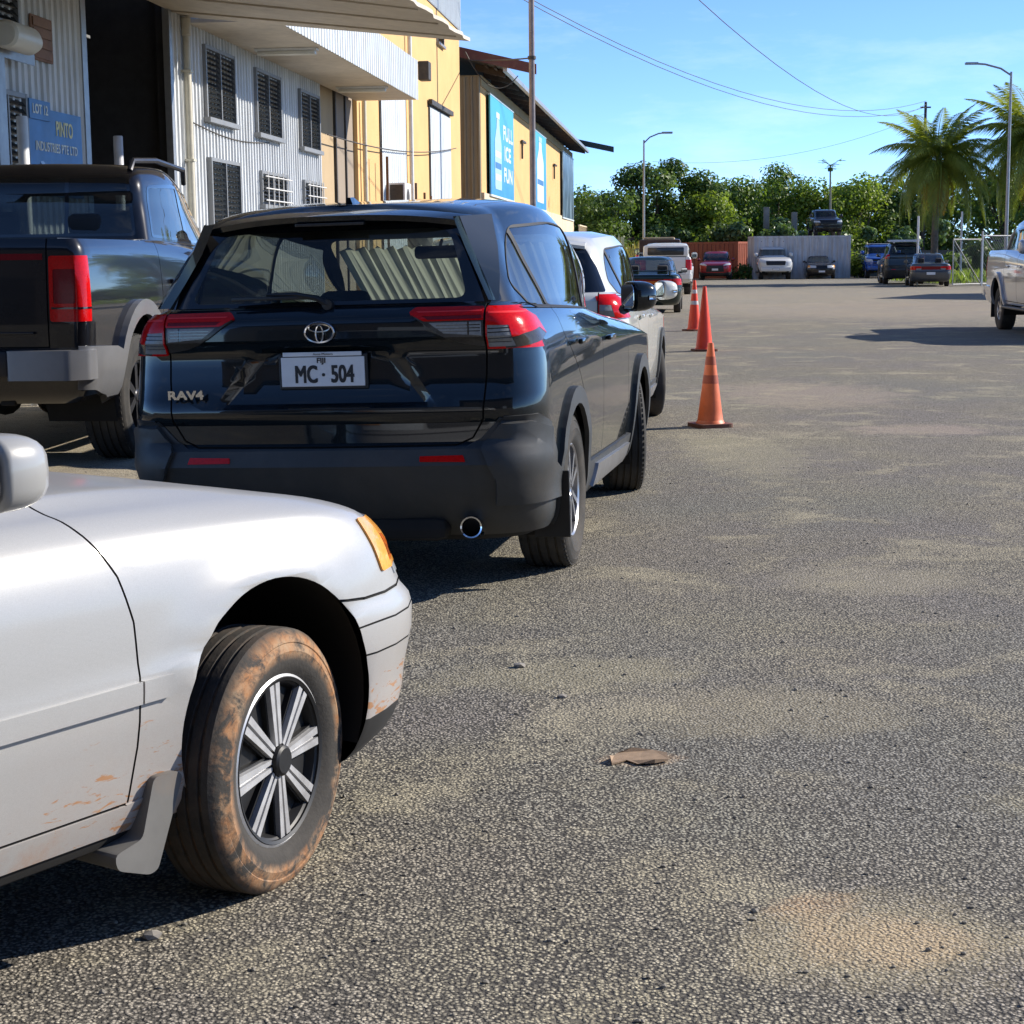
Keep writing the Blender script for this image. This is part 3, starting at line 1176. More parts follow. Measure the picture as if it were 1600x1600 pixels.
    for pts in ([(-.582, 1.345), (-.432, 1.238), (-.185, 1.230), (-.325, 1.565)], [(-.145, 1.228), (.87, 1.188), (.87, 1.592), (.4, 1.607), (-.285, 1.578)],
                [(.915, 1.188), (2.06, 1.148), (1.43, 1.528), (.915, 1.588)]):
        S.cut('side_window', GLASS_P if pts[0][0] < .5 else GLASS_T, 'side', rpoly(pts, .02), -0.002, within=set(tr))
    rg = S.cut('rear_window_surround', GLOSSBLACK, 'rear', rpoly([(-.735, 1.262, .02), (.735, 1.262, .02), (.66, 1.45), (.565, 1.610, .05), (-.565, 1.610, .05), (-.66, 1.45)], .01), 0.001, sym=False, lim=-.3)
    S.cut('rear_window', GLASS_R, 'rear', rpoly([(-.60, 1.285, .05), (.60, 1.285, .05), (.50, 1.585, .07), (-.50, 1.585, .07)], .05, 6), 0.002, sym=False, lim=-.3, within=set(rg))
    S.cut('windscreen', GLASS_C, 'front', rpoly([(-.71, 1.15), (.71, 1.15), (.625, 1.575), (-.625, 1.575)], .06, 5), 0.0, sym=False, lim=1.1)
    # lights
    tin = [] if not hero else S.cut('tail_lamp', SMOKE_LENS, 'rear', rpoly([(-.683, 1.085), (-.60, 1.098), (-.50, 1.135), (-.375, 1.222), (-.40, 1.243), (-.683, 1.240)], .008), 0.010, lim=-.5)
    for k, i in enumerate(tin):
        sg = 1 if k == 0 else -1
        rl = S.part('red_lens', RED_LENS, 0.012, i)
        S.put(S.imprint('rear', [(x * sg, z) for x, z in [(-.69, 1.190), (-.44, 1.190), (-.37, 1.222), (-.40, 1.25), (-.69, 1.25)]], lim=-.5, within={i}), rl)
        if hero:
            S.put(S.imprint('rear', [(x * sg, z) for x, z in [(-.675, 1.1965), (-.455, 1.1965), (-.43, 1.209), (-.675, 1.209)]], lim=-.5, within={rl}), S.part('red_prism_band', RED_DARK, 0.009, i))
            S.put(S.imprint('rear', [(x * sg, z) for x, z in [(-.675, 1.2205), (-.415, 1.2205), (-.405, 1.2255), (-.675, 1.2255)]], lim=-.5, within={rl}), S.part('light_strip', LED_RED, 0.0125, i))
        cl = S.part('reversing_lens', CLEAR_LENS, 0.011, i)
        S.put(S.imprint('rear', [(x * sg, z) for x, z in [(-.675, 1.128), (-.52, 1.140), (-.460, 1.184), (-.675, 1.184)]], lim=-.5, within={i}), cl)
        if hero:
            for zz in (1.145, 1.158, 1.171):
                S.put(S.imprint('rear', [(x * sg, z) for x, z in [(-.67, zz), (-.49, zz), (-.49, zz + .004), (-.67, zz + .004)]], lim=-.5, within={cl}), S.part('lens_rib', GLOSSBLACK, 0.008, i))
            S.put(S.imprint('rear', [(x * sg, z) for x, z in [(-.625, 1.13), (-.618, 1.13), (-.618, 1.184), (-.625, 1.184)]], lim=-.5, within={cl}), S.part('lens_rib', GLOSSBLACK, 0.008, i))
    for s in (1, -1):
        pid = S.part('tail_lamp', RED_LENS, 0.012)
        S.put(S.imprint('rear', [(s * .692, 1.075), (s * .692, 1.240), (s * 1.0, 1.235), (s * 1.0, 1.06)], lim=-.66), pid, {0})
        S.put(S.imprint('side', [(-1.1, 1.06), (-.74, 1.085), (-.56, 1.115), (-.62, 1.19), (-.78, 1.235), (-1.1, 1.24)], s), pid, {0})
        il = S.part('indicator_lens', CLEAR_LENS, 0.010, pid)
        S.put(S.imprint('rear', [(s * .698, 1.082), (s * .698, 1.170), (s * .775, 1.165), (s * .80, 1.082)], lim=-.66, within={pid}), il)
        if hero:
            for zz in (1.10, 1.118, 1.136, 1.152):
                S.put(S.imprint('rear', [(s * .70, zz), (s * .79, zz), (s * .79, zz + .005), (s * .70, zz + .005)], lim=-.66, within={il}), S.part('lens_rib', SMOKE_LENS, 0.007, pid))
            S.put(S.imprint('side', [(-1.1, 1.05), (-.80, 1.08), (-.55, 1.11), (-.66, 1.145), (-.80, 1.13), (-1.1, 1.10)], s, None, {pid}), S.part('smoked_corner', SMOKE_LENS, 0.011, pid))
            S.put(S.imprint('rear', [(s * .70, 1.212), (s * .93, 1.208), (s * .93, 1.214), (s * .70, 1.218)], lim=-.66, within={pid}), S.part('light_strip', LED_RED, 0.0125, pid))
    S.cut('reflector', RED_LENS, 'rear', rpoly([(-.60, .602), (-.41, .605), (-.41, .628), (-.59, .630)], .004), 0.010, lim=-.5)
    S.cut('headlamp', HEAD_LENS, 'front', rpoly([(-.90, .90), (-.52, .84), (-.46, .88), (-.60, .95), (-.86, .985)], .02), 0.004, lim=2.8)
    S.cut('grille', BLACK, 'front', rpoly([(-.52, .48), (.52, .48), (.48, .86), (-.48, .86)], .04), -0.02, sym=False, lim=3.0)
    # seams
    S.gaps(GAP, 'rear', [[(-.688, 1.26), (-.686, .96), (-.672, .78), (-.625, .70), (-.56, .672), (0.0, .669)]], .008, -.010, sym=True, lim=-.5)
    S.gaps(GAP, 'side', [[(1.0, 1.17), (.985, .9), (.98, .44)], [(2.04, 1.13), (2.06, .95), (2.05, .44)],
                         [(-.16, 1.22), (-.10, 1.08), (.16, .92), (.42, .70), (.52, .44)], [(.52, .44), (2.05, .41)],
                         [(-.72, 1.235), (-.44, 1.225)]], .006, -.006)
    S.gaps(GAP, 'top', [[(2.2, .70), (2.9, .78), (3.3, .74)]], .006, -.004, sym=True, lim=.9)
    ob = S.finish(root, 30)
    # spoiler at the top of the tailgate, with side winglets
    sp = MB()
    pr = []
    N = 15
    for k in range(N):
        y = -.575 + 1.15 * k / (N - 1)
        q = abs(y) / .575
        dz = .018 - .042 * q ** 2.6
        xr_ = -.735 + .085 * q ** 3
        pr += [(-.50, y, 1.662 + dz), (-.62, y, 1.655 + dz), (xr_, y, 1.630 + dz), (xr_ + .008, y, 1.606 + dz), (-.60, y, 1.598 + dz), (-.50, y, 1.60 + dz)]
    fs = []
    for k in range(N - 1):
        for i in range(6):
            fs.append((k * 6 + i, k * 6 + (i + 1) % 6, (k + 1) * 6 + (i + 1) % 6, (k + 1) * 6 + i))
    fs += [tuple(range(6)), tuple((N - 1) * 6 + i for i in range(6))]
    sp.add(pr, fs)
    spo = sp.build('spoiler', P, root, 30)
    bl = MB()
    bl.rbox(-.742, -.70, -.15, .15, 1.605, 1.618, .003)
    bl.build('brake_lamp', SMOKE_LENS, root)
    fin = MB()
    fin.add([(-.40, -.030, 1.66), (-.40, .030, 1.66), (-.12, .016, 1.68), (-.12, -.016, 1.68), (-.42, -.008, 1.735), (-.42, .008, 1.735), (-.36, -.008, 1.738), (-.36, .008, 1.738)],
            [(0, 1, 5, 4), (4, 5, 7, 6), (6, 7, 2, 3), (0, 4, 6, 3), (1, 2, 7, 5), (0, 3, 2, 1)])
    fin.build('antenna_fin', P, root)
    if hero:
        for s in (1, -1):               # spoiler cheeks running down beside the rear window
            ck = MB()
            c0 = [(-.725, .560, 1.628), (-.752, .612, 1.50), (-.805, .672, 1.38), (-.862, .728, 1.272)]
            c1 = [(-.46, .645, 1.640), (-.58, .690, 1.50), (-.72, .722, 1.38), (-.852, .742, 1.272)]
            ck.v = [(x, s * y, z) for x, y, z in c0 + c1] + [(x + .03, s * (y - .035), z) for x, y, z in c0]
            ck.f = [(i, i + 1, 5 + i, 4 + i) for i in range(3)] + [(i + 1, i, 8 + i, 9 + i) for i in range(3)]
            if s > 0:
                ck.f = [f[::-1] for f in ck.f]
            ck.build('spoiler_cheek', P, root, 50, recalc=False)
    # wiper
    wp = MB()
    wp.tube([(-.885, -.02, 1.272), (-.895, .02, 1.300), (-.870, .12, 1.318), (-.862, .25, 1.320)], [.016, .013, .010, .006], 8)
    wp.rbox(-.882, -.862, .02, .40, 1.296, 1.312, .003)
    wp.lathe([(0, .03), (.022, .028), (.026, 0)], 14, frame_m((-.87, -.02, 1.272), (0, 1, 0), (0, 0, 1)) @ Matrix.Rotation(math.pi, 4, 'Y'))
    wp.build('wiper', BLACK, root, 40)
    if hero:
        # badge: three interlocking ovals
        bd = MB()
        def oval(cx, cz, a, b, r):
            bd.tube([(-.957, cx + a * math.cos(t), cz + b * math.sin(t)) for t in [2 * math.pi * i / 28 for i in range(29)]], r, 6, cap=False)
        oval(0, 1.158, .062, .042, .0055)
        oval(0, 1.152, .016, .035, .0042)
        oval(0, 1.177, .045, .016, .0042)
        bd.build('badge', CHROME, root, 60)
        plate(root, -.913, 0.005, .990, .36, .125, PLATE_W, INK, [('MC', .102, -.072, -.014, .66, .0024), ('504', .102, .085, -.014, .66, .0024), ('.', .10, .003, .012, 1, .001), ('FIJI', .030, -.005, .047, 1.1, .0009)], -1)
        ps = MB()
        ps.rbox(-.921, -.913, -.165, .175, 1.056, 1.074, .002)
        po = ps.build('dealer_strip', PLATE_W, root)
        lettering('Asco Motors', .013, INK, po, frame_m((-.9225, 0, 1.065), (0, -1, 0), (0, 0, 1)), .0004, 0, 1.25)
        lettering('RAV4', .050, CHROME, root, frame_m((-.952, .600, .900), (0, -1, 0), (0.0, 0, 1)) @ Matrix.Shear('XY', 4, (-.0, 0.0)), .003, .0022, 1.35, name='model_lettering')
    # exhaust, flaps
    ex = MB()
    ex.lathe([(.040, 0), (.046, .002), (.046, -.16), (.038, -.16), (.038, 0)], 24, frame_m((-.90, -.60, .315), (0, 1, 0), (.12, 0, 1)) @ Matrix.Rotation(math.pi, 4, 'Y'))
    exo = ex.build('exhaust_pipe', CHROME, root, 40)
    mf = MB()
    mf.rbox(-.9, -.55, -.5, .5, .25, .36, .05)
    mf.build('muffler', UNDER, root, 40)
    for s in (1, -1):
        fl = MB()
        fl.rbox(-.455, -.440, s * .86 - .09, s * .86 + .07, .20, .50, .004)
        fl.build('mud_flap', BLACK, root)
    wm = wheel_meshes('crossover', .362, .235, .222, 'split5', TYRE, ALLOY, WHEELDARK, 2) if hero else wheel_meshes('far_crossover', .362, .235, .222, 'split5', TYRE, ALLOY, WHEELDARK, 0)
    add_wheel(root, wm, 0, .795, .362)
    add_wheel(root, wm, 0, -.795, .362, spin=.3)
    add_wheel(root, wm, 2.69, .795, .362, R(13))
    add_wheel(root, wm, 2.69, -.795, .362, R(13), spin=.9)
    wheel_wells(root, (0, 2.69), .40, .90, .37, UNDER)
    for s in (1, -1):
        mo = mirror_part(root, 1.84, s * .905, 1.185, s, P, MIRROR, (.13, .22, .17), BLACK, CHROME)
        mo.rotation_euler = (0, 0, s * R(62))       # folded in against the door
        mo.location = (1.77, s * .985, 1.215)
        for hx, hz in ((.10, 1.045), (1.13, 1.015)):
            h = MB()
            h.rbox(hx, hx + .22, -.012, .012, hz - .012, hz + .014, .008, Matrix.Translation((0, s * .935, 0)))
            h.build('door_handle', P, root, 40)
    # cabin
    for y in (.38, -.38):
        seat(root, 1.02, y, SEAT_M, .62, .50)
        seat(root, .12, y, SEAT_M, .62, .42, .30)
    d = MB()
    d.rbox(1.85, 2.25, -.72, .72, .75, 1.08, .06)
    d.build('dashboard', TRIM_IN, root, 40)
    d = MB()
    d.tube([(1.62 + .07 * math.sin(t), -.37 + .18 * math.cos(t), .98 + .17 * math.sin(t)) for t in [2 * math.pi * i / 20 for i in range(21)]], .014, 6, cap=False)
    d.build('steering_wheel', TRIM_IN, root, 40)
    d = MB()
    d.rbox(1.30, 1.36, -.13, .13, 1.46, 1.53, .02)
    d.tube([(1.34, 0, 1.50), (1.42, 0, 1.56)], .01, 6)
    d.build('inner_mirror', TRIM_IN, root, 40)
    if hero:                            # pleated sun shade behind the windscreen
        mt_, t_ = newmat('striped_sun_shade')
        cc = t_.coord()
        wv = t_.n('ShaderNodeTexWave', Scale=3.2, Distortion=1.5)
        t_.s(wv, 'Vector', t_.coord(scale=(0.0, 1.0, 0.0)))
        cl = t_.mix(t_.ramp(wv.outputs['Color'], [(.45, 0.0), (.6, 1.0)]), (.82, .78, .62), (.50, .68, .45))
        pb_ = t_.pbr(cl, .8)
        tl_ = t_.n('ShaderNodeBsdfTranslucent')
        t_.s(tl_, 'Color', cl)
        mx_ = t_.n('ShaderNodeMixShader')
        mx_.inputs[0].default_value = .6
        t_.t.links.new(pb_, mx_.inputs[1])
        t_.t.links.new(tl_.outputs[0], mx_.inputs[2])
        t_.end(mx_.outputs[0])
        sd = MB()
        nn_ = 44
        for i in range(nn_ + 1):
            y = -.56 + 1.12 * i / nn_
            zig = .012 * (1 if i % 2 else -1)
            fc_ = -.16 * (abs(y) / .65) ** 2
            sd.v += [(2.14 + fc_ + zig, y, 1.165), (1.46 + fc_ * .8 + zig, y, 1.540 - .012 * (i % 3))]
        for i in range(nn_):
            sd.f.append((2 * i, 2 * i + 2, 2 * i + 3, 2 * i + 1))
        sd.build('sun_shade', mt_, root)
    fl = MB()
    fl.box(-.8, 2.4, -.8, .8, .42, .46)
    fl.build('cabin_floor', TRIM_IN, root)
    return root


crossover = build_crossover()
place(crossover, -.603, 8.262, 10.7, -0.022, -0.019)
crossover.scale = (1, 1.022, 1)
# ------------------------------------------------------------------ saloon car
def build_saloon(label, P, hero=False, sill_mat=None):
    root = thing('saloon_car', label, 'car')
    rs = (6, 7, 44, 8) if hero else (4, 4, 22, 4)
    k = 1 if hero else 0
    def n(a):
        return a if hero else max(1, a // 2)
    lv = [
        dict(w=0.0, z=0.20, xr=-0.75, xf=2.95, sharp=1),
        dict(w=0.70, z=0.20, xr=-0.78, xf=3.095, rr=(.2, .3), fr=(.35, .5), n=n(3), sharp=1),
        dict(w=0.775, z=0.235, xr=-0.86, xf=3.205, rr=(.24, .26), fr=(.42, .50), n=1),
        dict(w=0.805, z=0.30, xr=-0.93, xf=3.280, rr=(.26, .26), fr=(.44, .50), n=n(2)),
        dict(w=0.832, z=0.42, xr=-0.965, xf=3.320, rr=(.26, .26), wf=.815, fr=(.46, .50), n=n(4)),
        dict(w=0.843, z=0.505, xr=-0.98, xf=3.340, rr=(.26, .26), wf=.825, fr=(.46, .50), n=n(3), sharp=1),
        dict(w=0.845, z=0.60, xr=-0.98, xf=3.335, rr=(.26, .26), wf=.822, fr=(.46, .50), n=n(3)),
        dict(w=0.844, z=0.630, xr=-0.96, xf=3.300, rr=(.26, .26), wf=.815, fr=(.44, .50), n=n(2), sharp=1),
        dict(w=0.842, z=0.70, xr=-0.945, xf=3.260, rr=(.26, .26), wf=.81, fr=(.42, .50), n=n(3)),
        dict(w=0.835, z=[(-1, .80), (2.2, .795), (3.2, .765)], xr=-0.95, xf=3.235, rr=(.26, .26), wf=.795, fr=(.42, .50), n=n(4)),
        dict(w=0.812, z=[(-1, .885), (1.5, .885), (2.2, .88), (2.8, .855), (3.2, .805)], xr=-0.955, xf=3.175, wf=.765, rr=(.26, .26), fr=(.42, .50), n=n(4)),
        dict(w=0.775, z=[(-1, .935), (1.5, .935), (2.2, .925), (2.8, .885), (3.1, .835)], xr=-0.935, xf=3.095, wf=.715, rr=(.24, .26), fr=(.42, .50), n=n(4)),
        dict(w=0.738, z=[(-1, .962), (1.0, .955), (2.0, .955), (2.6, .928), (2.95, .868)], xr=-0.86, xf=2.905, wf=.645, rr=(.2, .26), fr=(.4, .5), n=n(4), fc=.1),
        dict(w=0.722, z=[(-.6, .985), (1.0, .968), (2.0, .985), (2.5, .962)], xr=-0.52, xf=2.46, wr=.66, wf=.60, rr=(.2, .2), fr=(.3, .4), n=n(5), fc=.14),
        dict(w=0.710, z=[(-.3, 1.0), (1.0, .98), (2.1, 1.0)], xr=-0.26, xf=2.06, wr=.62, wf=.62, rr=(.2, .12), fr=(.25, .2), n=n(4), fc=.16, rc=.06, sharp=1),
        dict(w=0.645, z=[(0, 1.17), (1.0, 1.175), (1.8, 1.16)], xr=0.06, xf=1.70, wr=.57, wf=.57, rr=(.2, .12), fr=(.25, .18), n=n(5), fc=.14),
        dict(w=0.575, z=[(.3, 1.315), (.9, 1.335), (1.4, 1.305)], xr=0.36, xf=1.36, wr=.51, wf=.51, rr=(.2, .12), fr=(.22, .16), n=n(5), fc=.12),
        dict(w=0.50, z=[(.3, 1.352), (.9, 1.378), (1.3, 1.34)], xr=0.44, xf=1.24, wr=.45, wf=.45, rr=(.2, .12), fr=(.2, .16), n=n(3), fc=.08),
        dict(w=0.34, z=[(.3, 1.37), (.9, 1.394), (1.2, 1.355)], xr=0.48, xf=1.18, rr=(.15, .1), fr=(.15, .1), n=n(2), fc=.04),
        dict(w=0.0, z=[(.3, 1.375), (.9, 1.40), (1.2, 1.36)], xr=0.50, xf=1.16, n=n(2), rr=(.15, .1), fr=(.15, .1)),
    ]
    S = Shell(lv, rs, P)
    AZ, AR, FX = .42, .325, 2.515
    if hero:          # rolled lip round the wheel arch stands a little proud
        for cx in (0.0, FX):
            for v in S.bm.verts:
                if abs(v.co.y) > .6 and v.co.z < .95:
                    d = math.hypot(v.co.x - cx, (v.co.z - AZ) * .97)
                    if AR - .05 < d < AR + .11:
                        g = math.exp(-((d - AR - .005) / .042) ** 2)
                        v.co.y += math.copysign(.016 * g, v.co.y)
    for cx in (0.0, FX):
        S.arch(cx, AZ, AR, ymin=.45, n=72 if hero else 20)
    S.put([f for f in S.bm.faces if f.calc_center_median().z < 0.215], S.part('underbody', UNDER))
    if hero:                            # lower body coloured black to read as shade under bumper and sills
        ub = S.part('shade_strip', UNDER)
        for sd_ in (1, -1):
            S.put(S.imprint('side', [(-1.1, .1), (3.5, .1), (3.5, .335), (2.76, .335), (2.70, .27), (2.19, .265), (.3, .265), (-1.1, .265)], sd_), ub, {0})
        S.put(S.imprint('front', [(-.9, .1), (.9, .1), (.9, .335), (-.9, .335)], lim=2.6), ub, {0})
    # glazing
    dlo = rpoly([(-.30, 1.025, .03), (.9, 1.005, .01), (1.97, 1.015, .02), (1.30, 1.300, .08), (.80, 1.325, .2), (.28, 1.300, .08)], .03, 4)
    tr = S.cut('window_trim', BLACK, 'side', dlo, 0.002)
    for pts in ([(-.22, 1.045), (.78, 1.022), (.78, 1.303), (.30, 1.28)], [(.86, 1.022), (1.86, 1.032), (1.27, 1.275), (.86, 1.303)]):
        S.cut('side_window', GLASS_T, 'side', rpoly(pts, .02), -0.002, within=set(tr))
    S.cut('rear_window', GLASS_T, 'rear', rpoly([(-.57, 1.03), (.57, 1.03), (.475, 1.31), (-.475, 1.31)], .05, 4), 0.0, sym=False, lim=.6)
    S.cut('windscreen', GLASS_C, 'front', rpoly([(-.60, 1.03), (.60, 1.03), (.485, 1.31), (-.485, 1.31)], .05, 4), 0.0, sym=False, lim=1.0)
    # side mouldings and sills
    S.cut('side_moulding', sill_mat or P, 'side', [(.36, .545), (2.155, .545), (2.175, .560), (2.165, .592), (.36, .597)], 0.012)
    S.cut('sill', sill_mat or P, 'side', [(.345, .265), (2.165, .265), (2.185, .34), (2.02, .325), (.33, .325)], 0.004)
    # front lamps and grille
    for s in (1, -1):
        pid = S.part('corner_lamp', AMBER_LENS, .006)
        S.put(S.imprint('side', rpoly([(2.90, .828), (3.06, .810), (3.16, .69), (2.945, .69)], .012), s), pid, {0})
        if hero:
            S.put(S.imprint('side', rpoly([(3.0, .775), (3.06, .765), (3.11, .705), (3.01, .705)], .010), s, None, {pid}), S.part('bulb_reflector', ORANGE_REFL, .004, pid))
        pid2 = S.part('headlamp', HEAD_LENS, .004)
        S.put(S.imprint('front', [(s * .32, .66), (s * .745, .665), (s * .745, .82), (s * .32, .79)], lim=2.7, within={0}), pid2, {0})
    S.cut('grille', BLACK, 'front', rpoly([(-.29, .665), (.29, .665), (.31, .77), (-.31, .77)], .02), -0.015, sym=False, lim=2.9, within={0})
    S.cut('lower_grille', BLACK, 'front', rpoly([(-.55, .30), (.55, .30), (.50, .42), (-.50, .42)], .03), -0.02, sym=False, lim=2.9, within={0})
    # tail lamps
    for s in (1, -1):
        pid = S.part('tail_lamp', RED_LENS, .005)
        S.put(S.imprint('rear', [(s * .40, .70), (s * .90, .70), (s * .90, .855), (s * .40, .845)], lim=-.55), pid, {0})
        S.put(S.imprint('side', [(-1.1, .70), (-.72, .715), (-.80, .855), (-1.1, .855)], s), pid, {0})
        S.put(S.imprint('rear', [(s * .40, .70), (s * .60, .70), (s * .60, .765), (s * .40, .765)], lim=-.55, within={pid}), S.part('reversing_lens', CLEAR_LENS, .006, pid))
    S.cut('boot_panel', RED_DARK, 'rear', [(-.39, .71), (.39, .71), (.39, .84), (-.39, .84)], .003, sym=False, lim=-.55, within={0})
    # seams
    dg = [(2.045, .33), (2.066, .45), (2.078, .60), (2.076, .72), (2.05, .82), (2.00, .91), (1.955, .975), (1.94, 1.01)]
    S.gaps(GAP, 'side', [dg, [(.90, 1.0), (.895, .6), (.90, .33)], [(2.04, .328), (.32, .328)], [(-.30, 1.02), (-.14, .90), (.10, .80)]], .0055 if hero else .010, -.006)
    S.gaps(GAP, 'side', [[(2.72, .655), (2.85, .640), (3.0, .640), (3.2, .640)], [(-1.1, .64), (-.6, .64), (-.34, .60)]], .007 if hero else .012, -.006)
    S.gaps(GAP, 'front', [[(-.80, .640), (0, .640), (.80, .640)]], .007 if hero else .012, -.006, lim=2.9)
    S.gaps(GAP, 'rear', [[(-.80, .640), (0, .640), (.80, .640)], [(-.62, .93), (-.62, .66)], [(.62, .93), (.62, .66)]], .007 if hero else .012, -.006, lim=-.5)
    if hero:
        S.gaps(GAP, 'side', [[(2.70, .50), (3.4, .50)], [(2.74, .575), (3.4, .575)]], .005, -.004)
    S.finish(root, 30)
    wheel_wells(root, (0, FX), AR + .01, .815, AZ, UNDER, .45)
    for y in (.36, -.36):
        seat(root, .95, y, SEAT_M, .48, .55)
        seat(root, .05, y, SEAT_M, .50, .50, .30)
    d = MB()
    d.rbox(1.62, 2.0, -.62, .62, .65, .97, .06)
    d.build('dashboard', TRIM_IN, root, 40)
    fl = MB()
    fl.box(-.7, 2.1, -.70, .70, .30, .33)
    fl.build('cabin_floor', TRIM_IN, root)
    return root


def copy_tree(o, parent=None):
    c = o.copy()
    COL.objects.link(c)
    c.parent = parent
    for ch in list(o.children):
        copy_tree(ch, c)
    return c


def recolour(root, pairs):
    """give a copied car its own paint without touching the shared meshes"""
    for o in [root] + list(root.children_recursive):
        if o.type == 'MESH':
            for sl in o.material_slots:
                mt = sl.material
                if mt in pairs:
                    sl.link = 'OBJECT'
                    sl.material = pairs[mt]


# silver saloon, nearest the camera; splashed with red mud
mt, t = newmat('silver_paint')
co = t.coord()
v = t.n('ShaderNodeTexVoronoi', Scale=1200.0)
t.s(v, 'Vector', co)
base = t.mix(t.ramp(v.outputs['Color'], [(0.1, 0.0), (0.9, 1.0)]), (0.345, 0.343, 0.336), (0.43, 0.427, 0.418))
dust = t.noise(co, 2.5, 8, 0.65, 0.4)
base = t.mix(t.ramp(dust, [(0.45, 0.0), (0.85, 0.22)]), base, (0.42, 0.38, 0.32))
sx = t.sep(co)
# streaks thrown up by the front wheel
mp = t.n('ShaderNodeMapping')
t.s(mp, 'Vector', co)
mp.inputs['Rotation'].default_value = (0, R(18), 0)
mp.inputs['Scale'].default_value = (14, 14, 52)
st = t.noise(mp.outputs[0], 1.0, 5, 0.62, 0.9)
near = t.ramp(sx[0], [(0.0, 0), (0.62, 0.0), (0.78, 0.8), (0.885, 1.0), (0.90, 1.0)])
nd = near.node
nd.color_ramp.elements[0].position = 0.0
xx = t.math('DIVIDE', sx[0], 2.4)
t.s(nd, 'Fac', xx)
zz = t.ramp(sx[2], [(0.20, 0.85), (0.34, 1.0), (0.50, 0.45), (0.60, 0.05), (0.66, 0.0)])
mask = t.math('MULTIPLY', near, zz)
thr = t.math('SUBTRACT', 0.80, t.math('MULTIPLY', mask, 0.30))
mud = t.math('MULTIPLY', t.math('SUBTRACT', st, thr), 14.0, True)
low = t.ramp(sx[2], [(0.19, 1.0), (0.30, 0.55), (0.36, 0.0)])
film = t.math('MULTIPLY', t.ramp(t.noise(co, 9, 7, 0.7), [(0.40, 0.0), (0.62, 0.75)]), low)
wash = t.math('MULTIPLY', mask, t.math('MULTIPLY', t.noise(co, 24, 5, 0.7), 0.32))
mud2 = t.math('MAXIMUM', t.math('MAXIMUM', mud, film), wash)
mudc = t.mix(t.noise(co, 30, 4), (0.30, 0.115, 0.04), (0.42, 0.25, 0.13))
col = t.mix(mud2, base, mudc)
sh = t.pbr(col, t.math('ADD', t.math('MULTIPLY', mud2, 0.45), 0.36), t.math('MULTIPLY', t.math('SUBTRACT', 1.0, mud2), 0.12), 0.5, None, 0.45, 0.12)
inner = t.pbr((0.03, 0.03, 0.032), 0.8)
geo = t.n('ShaderNodeNewGeometry')
mx = t.n('ShaderNodeMixShader')
t.s(mx, 0, geo.outputs['Backfacing'])
t.t.links.new(sh, mx.inputs[1])
t.t.links.new(inner, mx.inputs[2])
t.end(mx.outputs[0])
SILVER = mt

CLEAN_SILVER = paint('clean_silver_paint', (0.34, 0.338, 0.33), .15, .35, dirt=0.0, coat=.5)
silver = build_saloon('silver saloon splashed with red mud, front wheel and bonnet in the foreground', SILVER, True)
wm = wheel_meshes('cap', .315, .190, .205, 'cap8', TYRE_MUD, simple('silver_wheel_cover', (0.60, 0.60, 0.61), 0.35, 0.35, var=0.3, vscale=25, grime=0.55, grime_col=(.10, .085, .07)), WHEELDARK, 2)
add_wheel(silver, wm, 0, .73, .315)
add_wheel(silver, wm, 0, -.73, .315)
add_wheel(silver, wm, 2.50, .73, .315, R(13))
add_wheel(silver, wm, 2.50, -.745, .315, R(13), spin=.05)
for s in (1, -1):
    mo = mirror_part(silver, 1.66, s * .79, 1.085, s, CLEAN_SILVER, MIRROR, (.12, .195, .150), CLEAN_SILVER)
    fp = MB()
    fp.prism(rpoly([(2.10, .375), (2.165, .375), (2.185, .36), (2.10, .17), (2.075, .165), (1.985, .20), (1.98, .235), (2.06, .25)], .015, 3), s * .655, s * .838,
             Matrix.Rotation(R(90), 4, 'X') @ Matrix.Diagonal((1, 1, -1, 1)))
    fp.build('mud_flap', simple('grey_mud_flap', (0.16, 0.155, 0.145), .6, var=.3, grime=.45, grime_col=(.26, .15, .08)), silver, 30)
    for hx in (.12, 1.02):
        h = MB()
        h.rbox(hx, hx + .17, s * .835 - .015, s * .835 + .015, .81, .84, .008)
        h.build('door_handle', BLACK, silver, 40)
ht = math.radians(35.0)
place(silver, -2.665, 2.36, 35.0, -0.012, -0.04)


